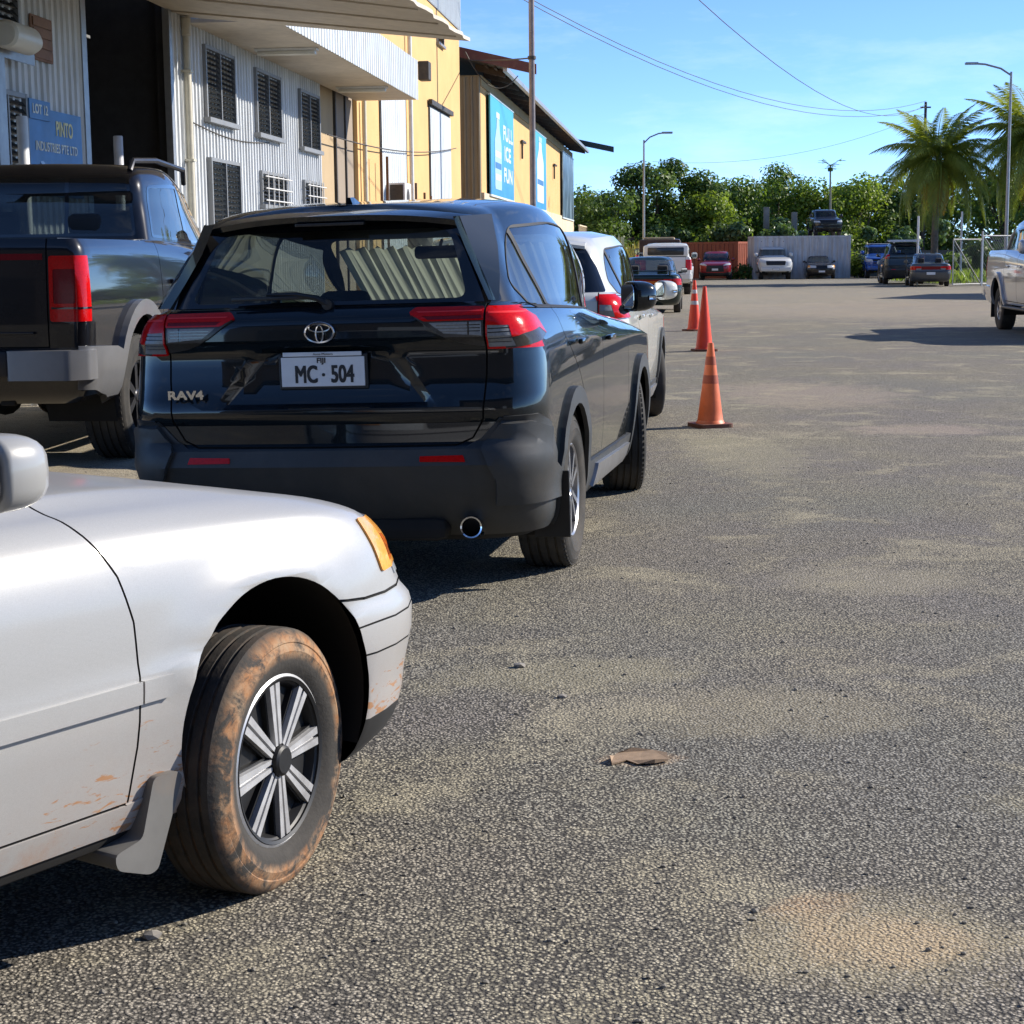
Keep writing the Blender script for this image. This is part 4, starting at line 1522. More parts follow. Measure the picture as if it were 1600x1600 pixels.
# ------------------------------------------------------------------ pick-up truck
def build_pickup(label, P, FL, hero=False, name='pickup_truck'):
    root = thing(name, label, 'pickup truck')
    rs = (5, 5, 40, 6) if hero else (4, 3, 24, 4)
    def n(a):
        return a if hero else max(1, a // 2)
    lv = [
        dict(w=0.0, z=0.47, xr=-1.05, xf=4.25, sharp=1),
        dict(w=0.88, z=0.47, xr=-1.08, xf=4.3, rr=(.1, .1), fr=(.35, .5), n=n(3), sharp=1),
        dict(w=0.97, z=0.52, xr=-1.16, xf=4.40, rr=(.08, .08), fr=(.42, .5), n=1),
        dict(w=1.01, z=0.66, xr=-1.21, xf=4.46, rr=(.10, .08), fr=(.44, .5), n=n(3)),
        dict(w=1.025, z=0.90, xr=-1.225, xf=4.48, rr=(.10, .08), fr=(.45, .5), n=n(4)),
        dict(w=1.030, z=1.10, xr=-1.225, xf=4.47, rr=(.10, .08), fr=(.45, .5), n=n(4)),
        dict(w=1.020, z=[(-1.2, 1.33), (2.5, 1.27), (4.4, 1.18)], xr=-1.215, xf=4.42, rr=(.10, .08), fr=(.45, .5), n=n(4)),
        dict(w=1.000, z=[(-1.2, 1.48), (.5, 1.46), (2.5, 1.38), (3.5, 1.34), (4.3, 1.25)], xr=-1.205, xf=4.34, rr=(.10, .08), fr=(.45, .5), n=n(4)),
        dict(w=0.965, z=[(-1.2, 1.54), (.5, 1.53), (2.5, 1.43), (3.5, 1.39), (4.2, 1.30)], xr=-1.19, xf=4.20, wf=.90, rr=(.08, .08), fr=(.4, .5), n=n(3), sharp=1),
        dict(w=0.935, z=[(-.6, 1.548), (.5, 1.545), (2.5, 1.47), (3.4, 1.42)], xr=-0.60, xf=3.50, wf=.80, rr=(.08, .08), fr=(.3, .4), n=n(4)),
        dict(w=0.920, z=[(.5, 1.55), (3.1, 1.49)], xr=0.56, xf=3.12, wf=.80, rr=(.08, .10), fr=(.3, .3), n=n(4), fc=.14, rc=.02, sharp=1),
        dict(w=0.880, z=[(.5, 1.79), (2.8, 1.76)], xr=0.61, xf=2.78, wf=.75, rr=(.10, .10), fr=(.25, .2), n=n(5), fc=.12, rc=.02),
        dict(w=0.825, z=[(.6, 2.02), (1.5, 2.045), (2.5, 2.0)], xr=0.67, xf=2.46, wf=.70, rr=(.12, .10), fr=(.22, .16), n=n(5), fc=.10, rc=.02),
        dict(w=0.770, z=[(.6, 2.075), (1.5, 2.10), (2.4, 2.045)], xr=0.74, xf=2.32, wf=.66, rr=(.14, .12), fr=(.2, .16), n=n(3), fc=.08),
        dict(w=0.50, z=[(.6, 2.105), (1.5, 2.13), (2.3, 2.075)], xr=0.80, xf=2.22, rr=(.12, .1), fr=(.15, .1), n=n(2), fc=.04),
        dict(w=0.0, z=[(.6, 2.11), (1.5, 2.135), (2.3, 2.08)], xr=0.82, xf=2.20, n=n(2), rr=(.12, .1), fr=(.15, .1)),
    ]
    S = Shell(lv, rs, P)
    AZ, AR, FX = .52, .50, 3.62
    for cx in (0.0, FX):
        S.arch(cx, AZ, AR, ymin=.5, n=36 if hero else 20)
    S.put([f for f in S.bm.faces if f.calc_center_median().z < 0.495], S.part('underbody', UNDER))
    # open load bed
    bed = S.imprint('top', [(-1.12, -.84), (.48, -.84), (.48, .84), (-1.12, .84)], lim=1.4)
    bmesh.ops.delete(S.bm, geom=bed, context='FACES')
    # flares
    for cx in (0.0, FX):
        out = [(cx + .605 * math.cos(a), AZ + .605 * math.sin(a)) for a in [R(-8 + 196 * i / 22) for i in range(23)]]
        inn = [(cx + .492 * math.cos(a), AZ + .492 * math.sin(a)) for a in [R(190 - 200 * i / 22) for i in range(23)]]
        if cx == 0.0:
            out = out[:-4] + [(-.66, .83), (-1.24, .855), (-1.24, .60), (-.62, .50), (-.52, .47)]
        S.cut('wheel_arch_flare', FL, 'side', out + inn, 0.045, within={0})
    # glazing
    dlo = rpoly([(.72, 1.565, .03), (1.7, 1.535, .01), (3.00, 1.515, .03), (2.50, 1.930, .10), (1.5, 1.985, .2), (.80, 1.950, .08)], .03, 4)
    tr = S.cut('window_trim', GLOSSBLACK, 'side', dlo, 0.002)
    for pts in ([(.76, 1.585), (1.64, 1.556), (1.64, 1.955), (.84, 1.932)], [(1.76, 1.554), (2.92, 1.537), (2.46, 1.905), (1.76, 1.955)]):
        S.cut('side_window', GLASS_P, 'side', rpoly(pts, .03), -0.002, within=set(tr))
    rw = S.cut('rear_window_surround', GLOSSBLACK, 'rear', rpoly([(-.84, 1.575), (.84, 1.575), (.775, 2.03), (-.775, 2.03)], .03, 4), 0.001, sym=False, lim=1.2)
    for pts in ([(-.815, 1.595), (-.33, 1.595), (-.33, 2.005), (-.755, 2.005)], [(.815, 1.595), (.33, 1.595), (.33, 2.005), (.755, 2.005)], [(-.30, 1.595), (.30, 1.595), (.30, 2.005), (-.30, 2.005)]):
        S.cut('rear_window', GLASS_P, 'rear', rpoly(pts, .02), 0.0, sym=False, lim=1.2, within=set(rw))
    S.cut('windscreen', GLASS_C, 'front', rpoly([(-.78, 1.545), (.78, 1.545), (.67, 1.945), (-.67, 1.945)], .06, 4), 0.0, sym=False, lim=1.6)
    # lamps
    for s in (1, -1):
        pid = S.part('tail_lamp', RED_LENS if hero else RED_LENS, .008)
        S.put(S.imprint('rear', rpoly([(s * .80, 1.01), (s * 1.2, 1.01), (s * 1.2, 1.43), (s * .80, 1.43)], .02), lim=-.9), pid, {0})
        S.put(S.imprint('side', [(-1.3, 1.01), (-1.085, 1.015), (-1.085, 1.42), (-1.3, 1.43)], s), pid, {0})
        if hero:
            S.put(S.imprint('rear', rpoly([(s * .825, 1.125), (s * .965, 1.125), (s * .965, 1.345), (s * .825, 1.345)], .012), lim=-.9, within={pid}), S.part('inner_lens', RED_DARK, .004, pid))
            S.put(S.imprint('rear', [(s * .81, 1.09), (s * 1.1, 1.09), (s * 1.1, 1.102), (s * .81, 1.102)], lim=-.9, within={pid}), S.part('lens_rib', GLOSSBLACK, .010, pid))
        pid2 = S.part('headlamp', HEAD_LENS, .004)
        S.put(S.imprint('front', rpoly([(s * .60, 1.05), (s * 1.1, 1.07), (s * 1.1, 1.22), (s * .66, 1.19)], .03), lim=3.8, within={0}), pid2, {0})
    S.cut('grille', BLACK, 'front', rpoly([(-.58, .92), (.58, .92), (.62, 1.19), (-.62, 1.19)], .05), -0.02, sym=False, lim=3.9, within={0})
    S.cut('lower_grille', BLACK, 'front', rpoly([(-.72, .56), (.72, .56), (.66, .74), (-.66, .74)], .05), -0.02, sym=False, lim=3.9, within={0})
    if hero:
        S.cut('tailgate_strip', RED_DARK, 'rear', [(-.76, 1.405), (.76, 1.405), (.76, 1.445), (-.76, 1.445)], .004, sym=False, lim=-1.0, within={0})
    S.gaps(GAP, 'rear', [[(-.785, 1.55), (-.785, .84)], [(.785, 1.55), (.785, .84)], [(-.785, .845), (.785, .845)]], .010, -.012, lim=-1.0)
    S.gaps(GAP, 'side', [[(.58, 1.53), (.58, .95), (.56, .5)], [(1.70, 1.52), (1.69, .55)], [(3.02, 1.50), (3.06, 1.2), (3.04, .95)], [(.62, .58), (3.04, .57)]], .009 if hero else .014, -.008)
    S.finish(root, 30)
    bl = MB()
    bl.add([(-1.125, -.845, 1.02), (.485, -.845, 1.02), (.485, .845, 1.02), (-1.125, .845, 1.02), (-1.125, -.845, 1.545), (.485, -.845, 1.545), (.485, .845, 1.545), (-1.125, .845, 1.545)],
           [(0, 1, 2, 3), (0, 1, 5, 4), (1, 2, 6, 5), (2, 3, 7, 6), (3, 0, 4, 7)])
    bl.build('bed_liner', BLACK, root)
    wheel_wells(root, (0, FX), AR + .01, .99, AZ, UNDER, .5)
    # rear bumper: dark step in the middle, painted ends
    bc = MB()
    bc.rbox(-1.36, -1.20, -.56, .56, .66, .83, .02)
    bco = bc.build('rear_bumper', BLACK, root, 30)
    for s in (1, -1):
        e = MB()
        e.prism(rpoly([(-1.36, s * .55), (-1.35, s * .95), (-1.24, s * 1.07), (-1.10, s * 1.075), (-1.10, s * 1.0), (-1.20, s * .95), (-1.20, s * .55)], .03, 3), .64, .83)
        e.build('bumper_end', FL, bco, 30)
        rf = MB()
        rf.rbox(-1.372, -1.36, s * .36 - .13, s * .36 + .13, .70, .735, .003)
        rf.build('reflector', RED_LENS, bco)
    fb = MB()
    fb.rbox(4.40, 4.56, -.95, .95, .52, .80, .05)
    fb.build('front_bumper', FL, root, 30)
    ax = MB()
    ax.tube([(0, -.75, .44), (0, .75, .44)], .05, 10)
    ax.lathe([(0, -.16), (.10, -.12), (.14, 0), (.10, .12), (0, .16)], 14, Matrix.Translation((0, 0, .44)) @ Matrix.Rotation(R(90), 4, 'Y'))
    ax.rbox(-1.1, 4.1, -.50, -.40, .46, .58, .01)
    ax.rbox(-1.1, 4.1, .40, .50, .46, .58, .01)
    ax.build('chassis', UNDER, root, 30)
    for y in (.45, -.45):
        seat(root, 1.55, y, SEAT_M, 1.02, .58)
        seat(root, .85, y, SEAT_M, 1.04, .52, .32)
    d = MB()
    d.rbox(2.55, 2.95, -.80, .80, 1.2, 1.48, .06)
    d.build('dashboard', TRIM_IN, root, 40)
    fl = MB()
    fl.box(.62, 3.0, -.92, .92, .74, .78)
    fl.build('cabin_floor', TRIM_IN, root)
    for s in (1, -1):
        mirror_part(root, 2.72, s * .99, 1.60, s, P, MIRROR, (.14, .24, .26), BLACK)
        st = MB()
        st.rbox(.62, 3.0, s * 1.0 - .07, s * 1.0 + .07, .44, .49, .02)
        st.build('side_step', BLACK, root, 30)
        for hx in (.80, 1.86):
            h = MB()
            h.rbox(hx, hx + .22, s * 1.035 - .018, s * 1.035 + .018, 1.22, 1.255, .008)
            h.build('door_handle', P, root, 40)
    return root


BLACKPAINT = paint('black_truck_paint', (0.006, 0.006, 0.008), 0.2, 0.3, dirt=0.12, flake=0.2)
FLARE_G = simple('granite_grey_flare', (0.19, 0.19, 0.195), 0.40, 0.3, var=0.15, coat=0.4, grime=0.12)
ram = build_pickup('tall black pickup with grey wheel arch flares and red tail lamps, beside the grey building', BLACKPAINT, FLARE_G, True)
wm = wheel_meshes('ram', .445, .31, .245, 'six', TYRE, ALLOY_DARK, WHEELDARK, 2)
for x, st_ in ((0, 0), (3.62, 0)):
    for s in (1, -1):
        add_wheel(ram, wm, x, s * .865, .445)
for s in (1, -1):
    rr = MB()
    rr.tube([(.76, s * .76, 2.06), (.82, s * .765, 2.135), (1.4, s * .770, 2.165), (2.30, s * .735, 2.135), (2.44, s * .70, 2.03)], .022, 8)
    rr.build('roof_rail', ALLOY_DARK, ram, 40)
hd = MB()
hd.rbox(-1.245, -1.222, -.16, .16, 1.30, 1.37, .008)
hd.build('tailgate_handle', GLOSSBLACK, ram, 30)
hd = MB()
hd.rbox(-1.240, -1.224, -.70, .70, .93, .945, .003)
hd.build('tailgate_crease', BLACKPAINT, ram, 30)
hd = MB()
hd.rbox(-1.45, -1.30, -.04, .04, .52, .60, .006)
hd.build('tow_hitch', BLACK, ram, 30)
plate(ram, -1.372, 0, .745, .36, .12, PLATE_W, INK, None, -1)
fn = MB()
fn.add([(1.0, -.02, 2.06), (1.0, .02, 2.06), (1.25, .012, 2.07), (1.25, -.012, 2.07), (.98, 0, 2.15), (1.04, 0, 2.155)], [(0, 1, 4), (1, 2, 5, 4), (2, 3, 5), (3, 0, 4, 5), (0, 3, 2, 1)])
fn.build('antenna_fin', BLACKPAINT, ram)
place(ram, -3.652, 12.453, 5.0, 0, 0.05)
# ------------------------------------------------------------------ ground
mt, t = newmat('dusty_chip_seal')
co = t.coord()
wn_ = t.n('ShaderNodeTexNoise', Scale=38.0, Detail=2.0)
t.s(wn_, 'Vector', co)
wm_ = t.n('ShaderNodeVectorMath')
wm_.operation = 'MULTIPLY_ADD'
t.s(wm_, 0, wn_.outputs['Color'])
wm_.inputs[1].default_value = (.010, .010, .010)
t.t.links.new(co, wm_.inputs[2])
cw_ = wm_.outputs[0]
vor = t.n('ShaderNodeTexVoronoi', Scale=100.0, Randomness=1.0)
t.s(vor, 'Vector', cw_)
vor2 = t.n('ShaderNodeTexVoronoi', Scale=215.0)
t.s(vor2, 'Vector', co)
big = t.noise(co, 0.42, 5, 0.6, 0.3)
big2 = t.noise(t.coord(loc=(7.3, 2.1, 0)), 0.23, 4, 0.6, 0.3)
med = t.noise(co, 1.5, 6, 0.62, 0.5)
grit = t.noise(co, 140, 3, 0.7)
cell = t.sep(vor.outputs['Color'])
macro = t.mix(t.ramp(big, [(0.40, 0.0), (0.60, 1.0)]), (0.232, 0.214, 0.202), (0.285, 0.262, 0.200))
macro = t.mix(t.ramp(big2, [(0.48, 0.0), (0.66, 0.8)]), macro, (0.215, 0.225, 0.200))
macro = t.mix(t.ramp(med, [(0.50, 0.0), (0.68, 0.75)]), macro, (0.335, 0.300, 0.205))
stone = t.mix(1.0, macro, t.ramp(cell[1], [(0.0, 0.62), (1.0, 1.32)]), 'MULTIPLY')
stone = t.mix(t.ramp(cell[2], [(0.88, 0.0), (0.96, 0.45)]), stone, (0.46, 0.42, 0.34))
edge = t.ramp(vor.outputs['Distance'], [(0.34, 0.0), (0.60, 1.0)])
sunk = t.ramp(cell[0], [(0.10, 0.85), (0.20, 0.0)])
dark = t.math('MAXIMUM', edge, sunk)
colr = t.mix(dark, stone, (0.050, 0.047, 0.043))  # dark bitumen in the gaps, doubling as painted shade between the stones
fine = t.mix(t.ramp(vor2.outputs['Distance'], [(0.2, 0.0), (0.6, 1.0)]), (1.15, 1.12, 1.05), (0.55, 0.54, 0.52))
colr = t.mix(0.45, colr, t.mix(1.0, colr, fine, 'MULTIPLY'))
# dust lying in the hollows
dmask = t.math('MULTIPLY', t.ramp(med, [(0.54, 0.0), (0.74, 0.75)]), t.ramp(grit, [(0.34, 0.15), (0.62, 1.0)]))
colr = t.mix(dmask, colr, (0.295, 0.270, 0.205))
oil = t.ramp(t.noise(co, 0.9, 5, 0.6, .3), [(0.64, 0.0), (0.76, 0.28)])
colr = t.mix(oil, colr, (0.07, 0.067, 0.062))
# sandy patches that the traffic has spread
s = t.sep(co)
patchy = t.noise(co, 5.5, 6, 0.65, .6)
def blob(x, y, rx, ry, core=0.25):
    dx = t.math('DIVIDE', t.math('SUBTRACT', s[0], x), rx)
    dy = t.math('DIVIDE', t.math('SUBTRACT', s[1], y), ry)
    d = t.math('ADD', t.math('MULTIPLY', dx, dx), t.math('MULTIPLY', dy, dy))
    d = t.math('ADD', d, t.math('MULTIPLY', t.math('SUBTRACT', t.math('ADD', t.math('MULTIPLY', med, .55), t.math('MULTIPLY', patchy, .45)), 0.5), 5.0))
    return t.ramp(d, [(core, 1.0), (1.15, 0.0)])
for (x, y, rx, ry, c, a) in ((0.66, 3.72, .13, .12, (0.36, 0.235, 0.135), .75), (0.79, 3.50, .20, .16, (0.36, 0.24, 0.14), .85), (0.78, 3.52, .38, .30, (0.29, 0.25, 0.165), .7),
                             (0.36, 4.86, .14, .09, (0.34, 0.245, 0.16), .8), (0.20, 5.9, .5, .3, (0.25, 0.225, 0.15), .6), (0.72, 5.4, .55, .35, (0.25, 0.22, 0.15), .5),
                             (1.6, 4.4, .35, .25, (0.27, 0.245, 0.16), .5), (1.6, 7.6, .5, .4, (0.26, 0.235, 0.17), .6), (1.7, 12.6, .5, 1.6, (0.25, 0.23, 0.15), .5), (3.0, 18.0, 1.2, 2.0, (0.28, 0.225, 0.18), .6), (3.4, 14.2, .7, .5, (0.30, 0.24, 0.2), .6),
                             (10.5, 45.0, 7.0, 9.0, (0.26, 0.215, 0.17), .6), (13.0, 62.0, 12.0, 14.0, (0.25, 0.22, 0.175), .65), (4.5, 52.0, 5.0, 12.0, (0.19, 0.18, 0.155), .5), (12.0, 88.0, 14.0, 8.0, (0.21, 0.20, 0.165), .6),
                             (-4.0, 10.0, 2.2, 9.0, (0.30, 0.26, 0.19), .9)):
    m_ = t.math('MULTIPLY', blob(x, y, rx, ry), t.ramp(grit, [(0.38, 0.05 * a), (0.62, a)]))
    colr = t.mix(m_, colr, c)
colr = t.mix(1.0, colr, (1.58, 1.54, 1.47), 'MULTIPLY')   # lift: bleached, dusty surface
h = t.math('SUBTRACT', t.math('SUBTRACT', 1.0, vor.outputs['Distance']), t.math('MULTIPLY', vor2.outputs['Distance'], 0.25))
hh_ = t.math('MULTIPLY', t.math('ADD', h, t.math('MULTIPLY', med, 2.0)), t.ramp(t.math('DIVIDE', s[1], 50.0), [(0.14, 1.0), (0.60, 0.12)]))
nr = t.bump(hh_, 0.75, 0.006)
t.end(t.pbr(colr, 0.93, 0, 0.25, nr))
ROAD = mt

xs = [-150, -60, -20, -8] + [-5 + .2 * i for i in range(36)] + [4, 8, 20, 60, 200]
ys = [-20, 0, 4, 8, 12, 16, 20, 30, 50, 80, 130, 400]
mb = MB()
for y in ys:
    for x in xs:
        mb.v.append((x, y, gz(x, y)))
nx = len(xs)
for j in range(len(ys) - 1):
    for i in range(nx - 1):
        mb.f.append((j * nx + i, j * nx + i + 1, (j + 1) * nx + i + 1, (j + 1) * nx + i))
tag(mb.build('ground', ROAD, None, 60), None, None, kind='structure')

# ------------------------------------------------------------------ building materials
def sheet_metal(name, col, grime=0.35, grime_col=(0.16, 0.14, 0.12), rough=0.55):
    mt, t = newmat(name)
    co = t.coord()
    st = t.noise(t.coord(scale=(6.0, 6.0, 0.55)), 1.0, 7, 0.65, 0.3)
    c = t.mix(t.ramp(st, [(0.42, 0.0), (0.75, grime)]), col, grime_col)
    n2 = t.noise(co, 1.2, 6, 0.6)
    c = t.mix(1.0, c, t.ramp(n2, [(0.3, 0.86), (0.7, 1.06)]), 'MULTIPLY')
    t.end(t.pbr(c, rough, 0.0, 0.4))
    return mt


def render_wall(name, col, grime=0.3, grime_col=(0.22, 0.18, 0.13)):
    mt, t = newmat(name)
    co = t.coord()
    st = t.noise(t.coord(scale=(0.9, 0.9, 0.22)), 1.0, 7, 0.65, 0.4)
    c = t.mix(t.ramp(st, [(0.50, 0.0), (0.78, grime)]), col, grime_col)
    c = t.mix(1.0, c, t.ramp(t.noise(co, 0.8, 6, 0.6), [(0.3, 0.90), (0.7, 1.04)]), 'MULTIPLY')
    t.end(t.pbr(c, 0.9, 0, 0.3, t.bump(t.noise(co, 40, 4), 0.25, 0.004)))
    return mt


GREYSHEET = sheet_metal('grey_wall_sheet', (0.66, 0.68, 0.69), 0.40)
WHITESHEET = sheet_metal('pale_wall_sheet', (0.66, 0.70, 0.72), 0.22)
CREAM = render_wall('cream_paint', (0.66, 0.56, 0.40), 0.25)
YELLOW = render_wall('ochre_yellow_render', (0.66, 0.42, 0.185), 0.16, (0.45, 0.30, 0.16))
TAN = render_wall('tan_panel', (0.44, 0.33, 0.20), 0.35)
TANGREY = render_wall('brown_grey_panel', (0.30, 0.245, 0.19), 0.35)
SOFFIT = sheet_metal('soffit_board', (0.62, 0.54, 0.43), 0.30, (0.25, 0.2, 0.15))
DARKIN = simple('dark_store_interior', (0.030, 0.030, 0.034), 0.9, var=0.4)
DARKSTEEL = simple('dark_steel', (0.06, 0.055, 0.05), 0.6, 0.3, var=0.4, grime=0.3)
GALV = simple('galvanised_steel', (0.36, 0.37, 0.38), 0.45, 0.7, var=0.25, grime=0.2)
WHITEPAINT = simple('white_paint', (0.74, 0.73, 0.70), 0.5, var=0.12, grime=0.2)
PIPECREAM = simple('cream_pipe', (0.60, 0.56, 0.45), 0.5, var=0.15, grime=0.25)
MAROON = simple('maroon_fascia', (0.11, 0.028, 0.025), 0.6, var=0.3, grime=0.25)
RUSTY = simple('rusty_steel', (0.14, 0.075, 0.045), 0.8, var=0.4, grime=0.4)
WINFRAME = simple('grey_window_frame', (0.22, 0.23, 0.24), .5, var=.15, grime=.2)
GLASSWIN = simple('dark_louvre_glass', (0.03, 0.035, 0.04), 0.12, var=0.3)
TIMBER = simple('dark_timber', (0.07, 0.05, 0.04), 0.8, var=0.4)
FROST = simple('lamp_diffuser', (0.66, 0.62, 0.52), 0.4, var=0.1)
SIGNBLUE = simple('blue_sign', (0.05, 0.20, 0.47), 0.5, var=0.3, vscale=3, grime=0.25, grime_col=(0.2, 0.3, 0.4))
SIGNBROWN = simple('weathered_brown_sign', (0.26, 0.13, 0.075), 0.7, var=0.35, grime=0.3)
SIGNINK = simple('pale_sign_lettering', (0.70, 0.72, 0.66), 0.6, var=0.15)
SIGNYEL = simple('yellow_sign_lettering', (0.72, 0.66, 0.35), 0.6, var=0.15)

PSI = math.atan(0.1037)
CO = math.cos(PSI)


def corr_sheet(width, z0, z1, pitch=0.19, depth=0.030, nrib=None):
    """one profiled wall sheet in the local x-z plane, ribs towards -y"""
    mb = MB()
    pr = []
    n = nrib or max(1, round(width / pitch))
    p = width / n
    for i in range(n):
        x = i * p
        pr += [(x, 0.0), (x + p * .56, 0.0), (x + p * .64, -depth), (x + p * .90, -depth), (x + p * .98, 0.0)]
    pr.append((width, 0.0))
    for z in (z0, z1):
        for (x, y) in pr:
            mb.v.append((x, y, z))
    k = len(pr)
    for i in range(k - 1):
        mb.f.append((i, i + 1, k + i + 1, k + i))
    me = bpy.data.meshes.new('wall_sheet')
    me.from_pydata(mb.v, [], mb.f)
    return me


def clad(root, s0, s1, z0, z1, mat, y=0.0, sheet=0.95, pitch=0.19, depth=.03, name='wall_sheet'):
    n = max(1, round((s1 - s0) / sheet))
    wd = (s1 - s0) / n
    me = corr_sheet(wd, z0, z1, pitch, depth)
    me.materials.append(mat)
    for i in range(n):
        o = link(name, me, root)
        o.location = (s0 + i * wd, y - .002 * (i % 2), 0)


def bxo(name, mat, root, s0, s1, y0, y1, z0, z1, b=0.0, smooth=None):
    mb = MB()
    if b:
        mb.rbox(s0, s1, y0, y1, z0, z1, b)
    else:
        mb.box(s0, s1, y0, y1, z0, z1)
    return mb.build(name, mat, root, smooth)


def louvre_window(root, s0, s1, z0, z1, out=0.09, cols=2, grille=False, name='window'):
    f = MB()
    b = .055
    f.box(s0, s0 + b, -out, .02, z0, z1)
    f.box(s1 - b, s1, -out, .02, z0, z1)
    f.box(s0 + b, s1 - b, -out + .003, .02, z1 - b, z1)
    f.box(s0 - .03, s1 + .03, -out - .05, .02, z0 - .04, z0 + .035)
    for c in range(1, cols):
        x = s0 + (s1 - s0) * c / cols
        f.box(x - .02, x + .02, -out + .006, .02, z0 + .035, z1 - b)
    o = f.build(name, WINFRAME, root)
    bl = MB()
    nb = int((z1 - z0) / .085)
    for k in range(nb):
        z = z0 + .05 + (z1 - z0 - .12) * (k + .5) / nb
        for c in range(cols):
            xa = s0 + (s1 - s0) * c / cols + .04
            xb = s0 + (s1 - s0) * (c + 1) / cols - .04
            M = Matrix.Translation((0, -out * .55, z)) @ Matrix.Rotation(R(52), 4, 'X')
            bl.box(xa, xb, -.042, .042, -.004, .004, M)
    tag(bl.build('louvre_blades', GLASSWIN, o), kind='stuff')
    bk = MB()
    bk.box(s0 + .02, s1 - .02, .005, .015, z0 + .02, z1 - .02)
    bk.build('dark_pane', DARKIN, o)
    if grille:
        g = MB()
        for k in range(5):
            x = s0 + (s1 - s0) * (k + .5) / 5
            g.tube([(x, -out - .06, z0 - .05), (x, -out - .06, z1)], .012, 5)
        for k in range(3):
            z = z0 + (z1 - z0) * (k + .5) / 3
            g.tube([(s0 - .05, -out - .075, z), (s1 + .05, -out - .075, z)], .012, 5)
        g.build('security_grille', WHITEPAINT, o)
    return o


# ------------------------------------------------------------------ grey workshop with the canopy
D1 = 7.6
shop = thing('workshop_building', 'grey corrugated workshop with louvre windows, dark doorway and wide canopy', 'building', (-D1, 0, 0), math.pi / 2 - PSI)
clad(shop, 15.6, 22.2, 0, 5.6, GREYSHEET)
clad(shop, 25.95, 36.3, 0, 5.12, GREYSHEET)
bxo('corner_flashing', GALV, shop, 22.15, 22.32, -.05, .05, 0, 5.6)
bxo('corner_flashing', GALV, shop, 25.86, 25.99, -.05, .05, 0, 5.2)
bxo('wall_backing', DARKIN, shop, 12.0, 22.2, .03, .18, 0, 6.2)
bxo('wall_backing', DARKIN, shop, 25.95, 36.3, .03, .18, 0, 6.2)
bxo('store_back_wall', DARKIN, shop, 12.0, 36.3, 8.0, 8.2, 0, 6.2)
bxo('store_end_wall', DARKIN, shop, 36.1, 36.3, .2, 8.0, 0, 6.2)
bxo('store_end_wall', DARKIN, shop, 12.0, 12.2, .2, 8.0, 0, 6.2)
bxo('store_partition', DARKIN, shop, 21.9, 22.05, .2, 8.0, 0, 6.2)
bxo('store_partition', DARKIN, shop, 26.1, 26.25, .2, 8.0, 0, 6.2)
bxo('roof', GREYSHEET, shop, 11.8, 36.5, -.2, 8.4, 6.2, 6.32)
bxo('door_head', DARKSTEEL, shop, 22.3, 25.88, .0, .12, 5.35, 5.75)
bxo('lintel_tube', GALV, shop, 22.4, 25.2, .9, .95, 4.55, 4.59)
louvre_window(shop, 27.62, 29.40, 3.60, 4.74)
louvre_window(shop, 30.80, 32.65, 3.58, 4.72)
louvre_window(shop, 34.25, 36.0, 3.55, 4.68)
louvre_window(shop, 27.75, 29.55, 1.5, 3.03)
louvre_window(shop, 31.0, 32.9, 2.36, 2.98, grille=True)
louvre_window(shop, 34.4, 36.0, 2.34, 2.96, grille=True)
louvre_window(shop, 19.1, 20.2, 1.6, 3.32, .07)
louvre_window(shop, 17.4, 20.1, 4.02, 5.4, .07)
dp = MB()
dp.tube([(26.55, -.10, 0), (26.55, -.10, 4.75)], .055, 10)
dp.lathe([(.055, 4.72), (.075, 4.74), (.075, 4.98), (.055, 5.0)], 12, Matrix.Translation((26.55, -.10, 0)))
for z in (1.2, 2.9, 4.2):
    dp.box(26.47, 26.63, -.17, .0, z, z + .035)
dp.build('downpipe', PIPECREAM, shop, 40)
# lower awning over the windows: soffit, profiled fascia
bxo('awning_soffit', SOFFIT, shop, 26.9, 40.3, -1.38, .0, 4.96, 5.02)
clad(shop, 26.95, 40.3, 4.95, 5.82, WHITESHEET, -1.41, 1.4, .24, .02, 'fascia_sheet')
bxo('fascia_back', GALV, shop, 26.95, 40.3, -1.40, -1.385, 5.03, 5.78)
bxo('awning_roof', GALV, shop, 26.9, 40.3, -1.38, .1, 5.45, 5.50)
def batten(s, y, z, length=1.2):
    o = bxo('strip_light', FROST, shop, s, s + .16, y - length / 2, y + length / 2, z - .07, z, .02, 40)
    bxo('lamp_housing', WHITEPAINT, o, s - .03, s + .19, y - length / 2 - .03, y + length / 2 + .03, z + .002, z + .04)
batten(30.2, -.75, 4.915, 1.0)
batten(37.0, -.75, 4.915, 1.0)
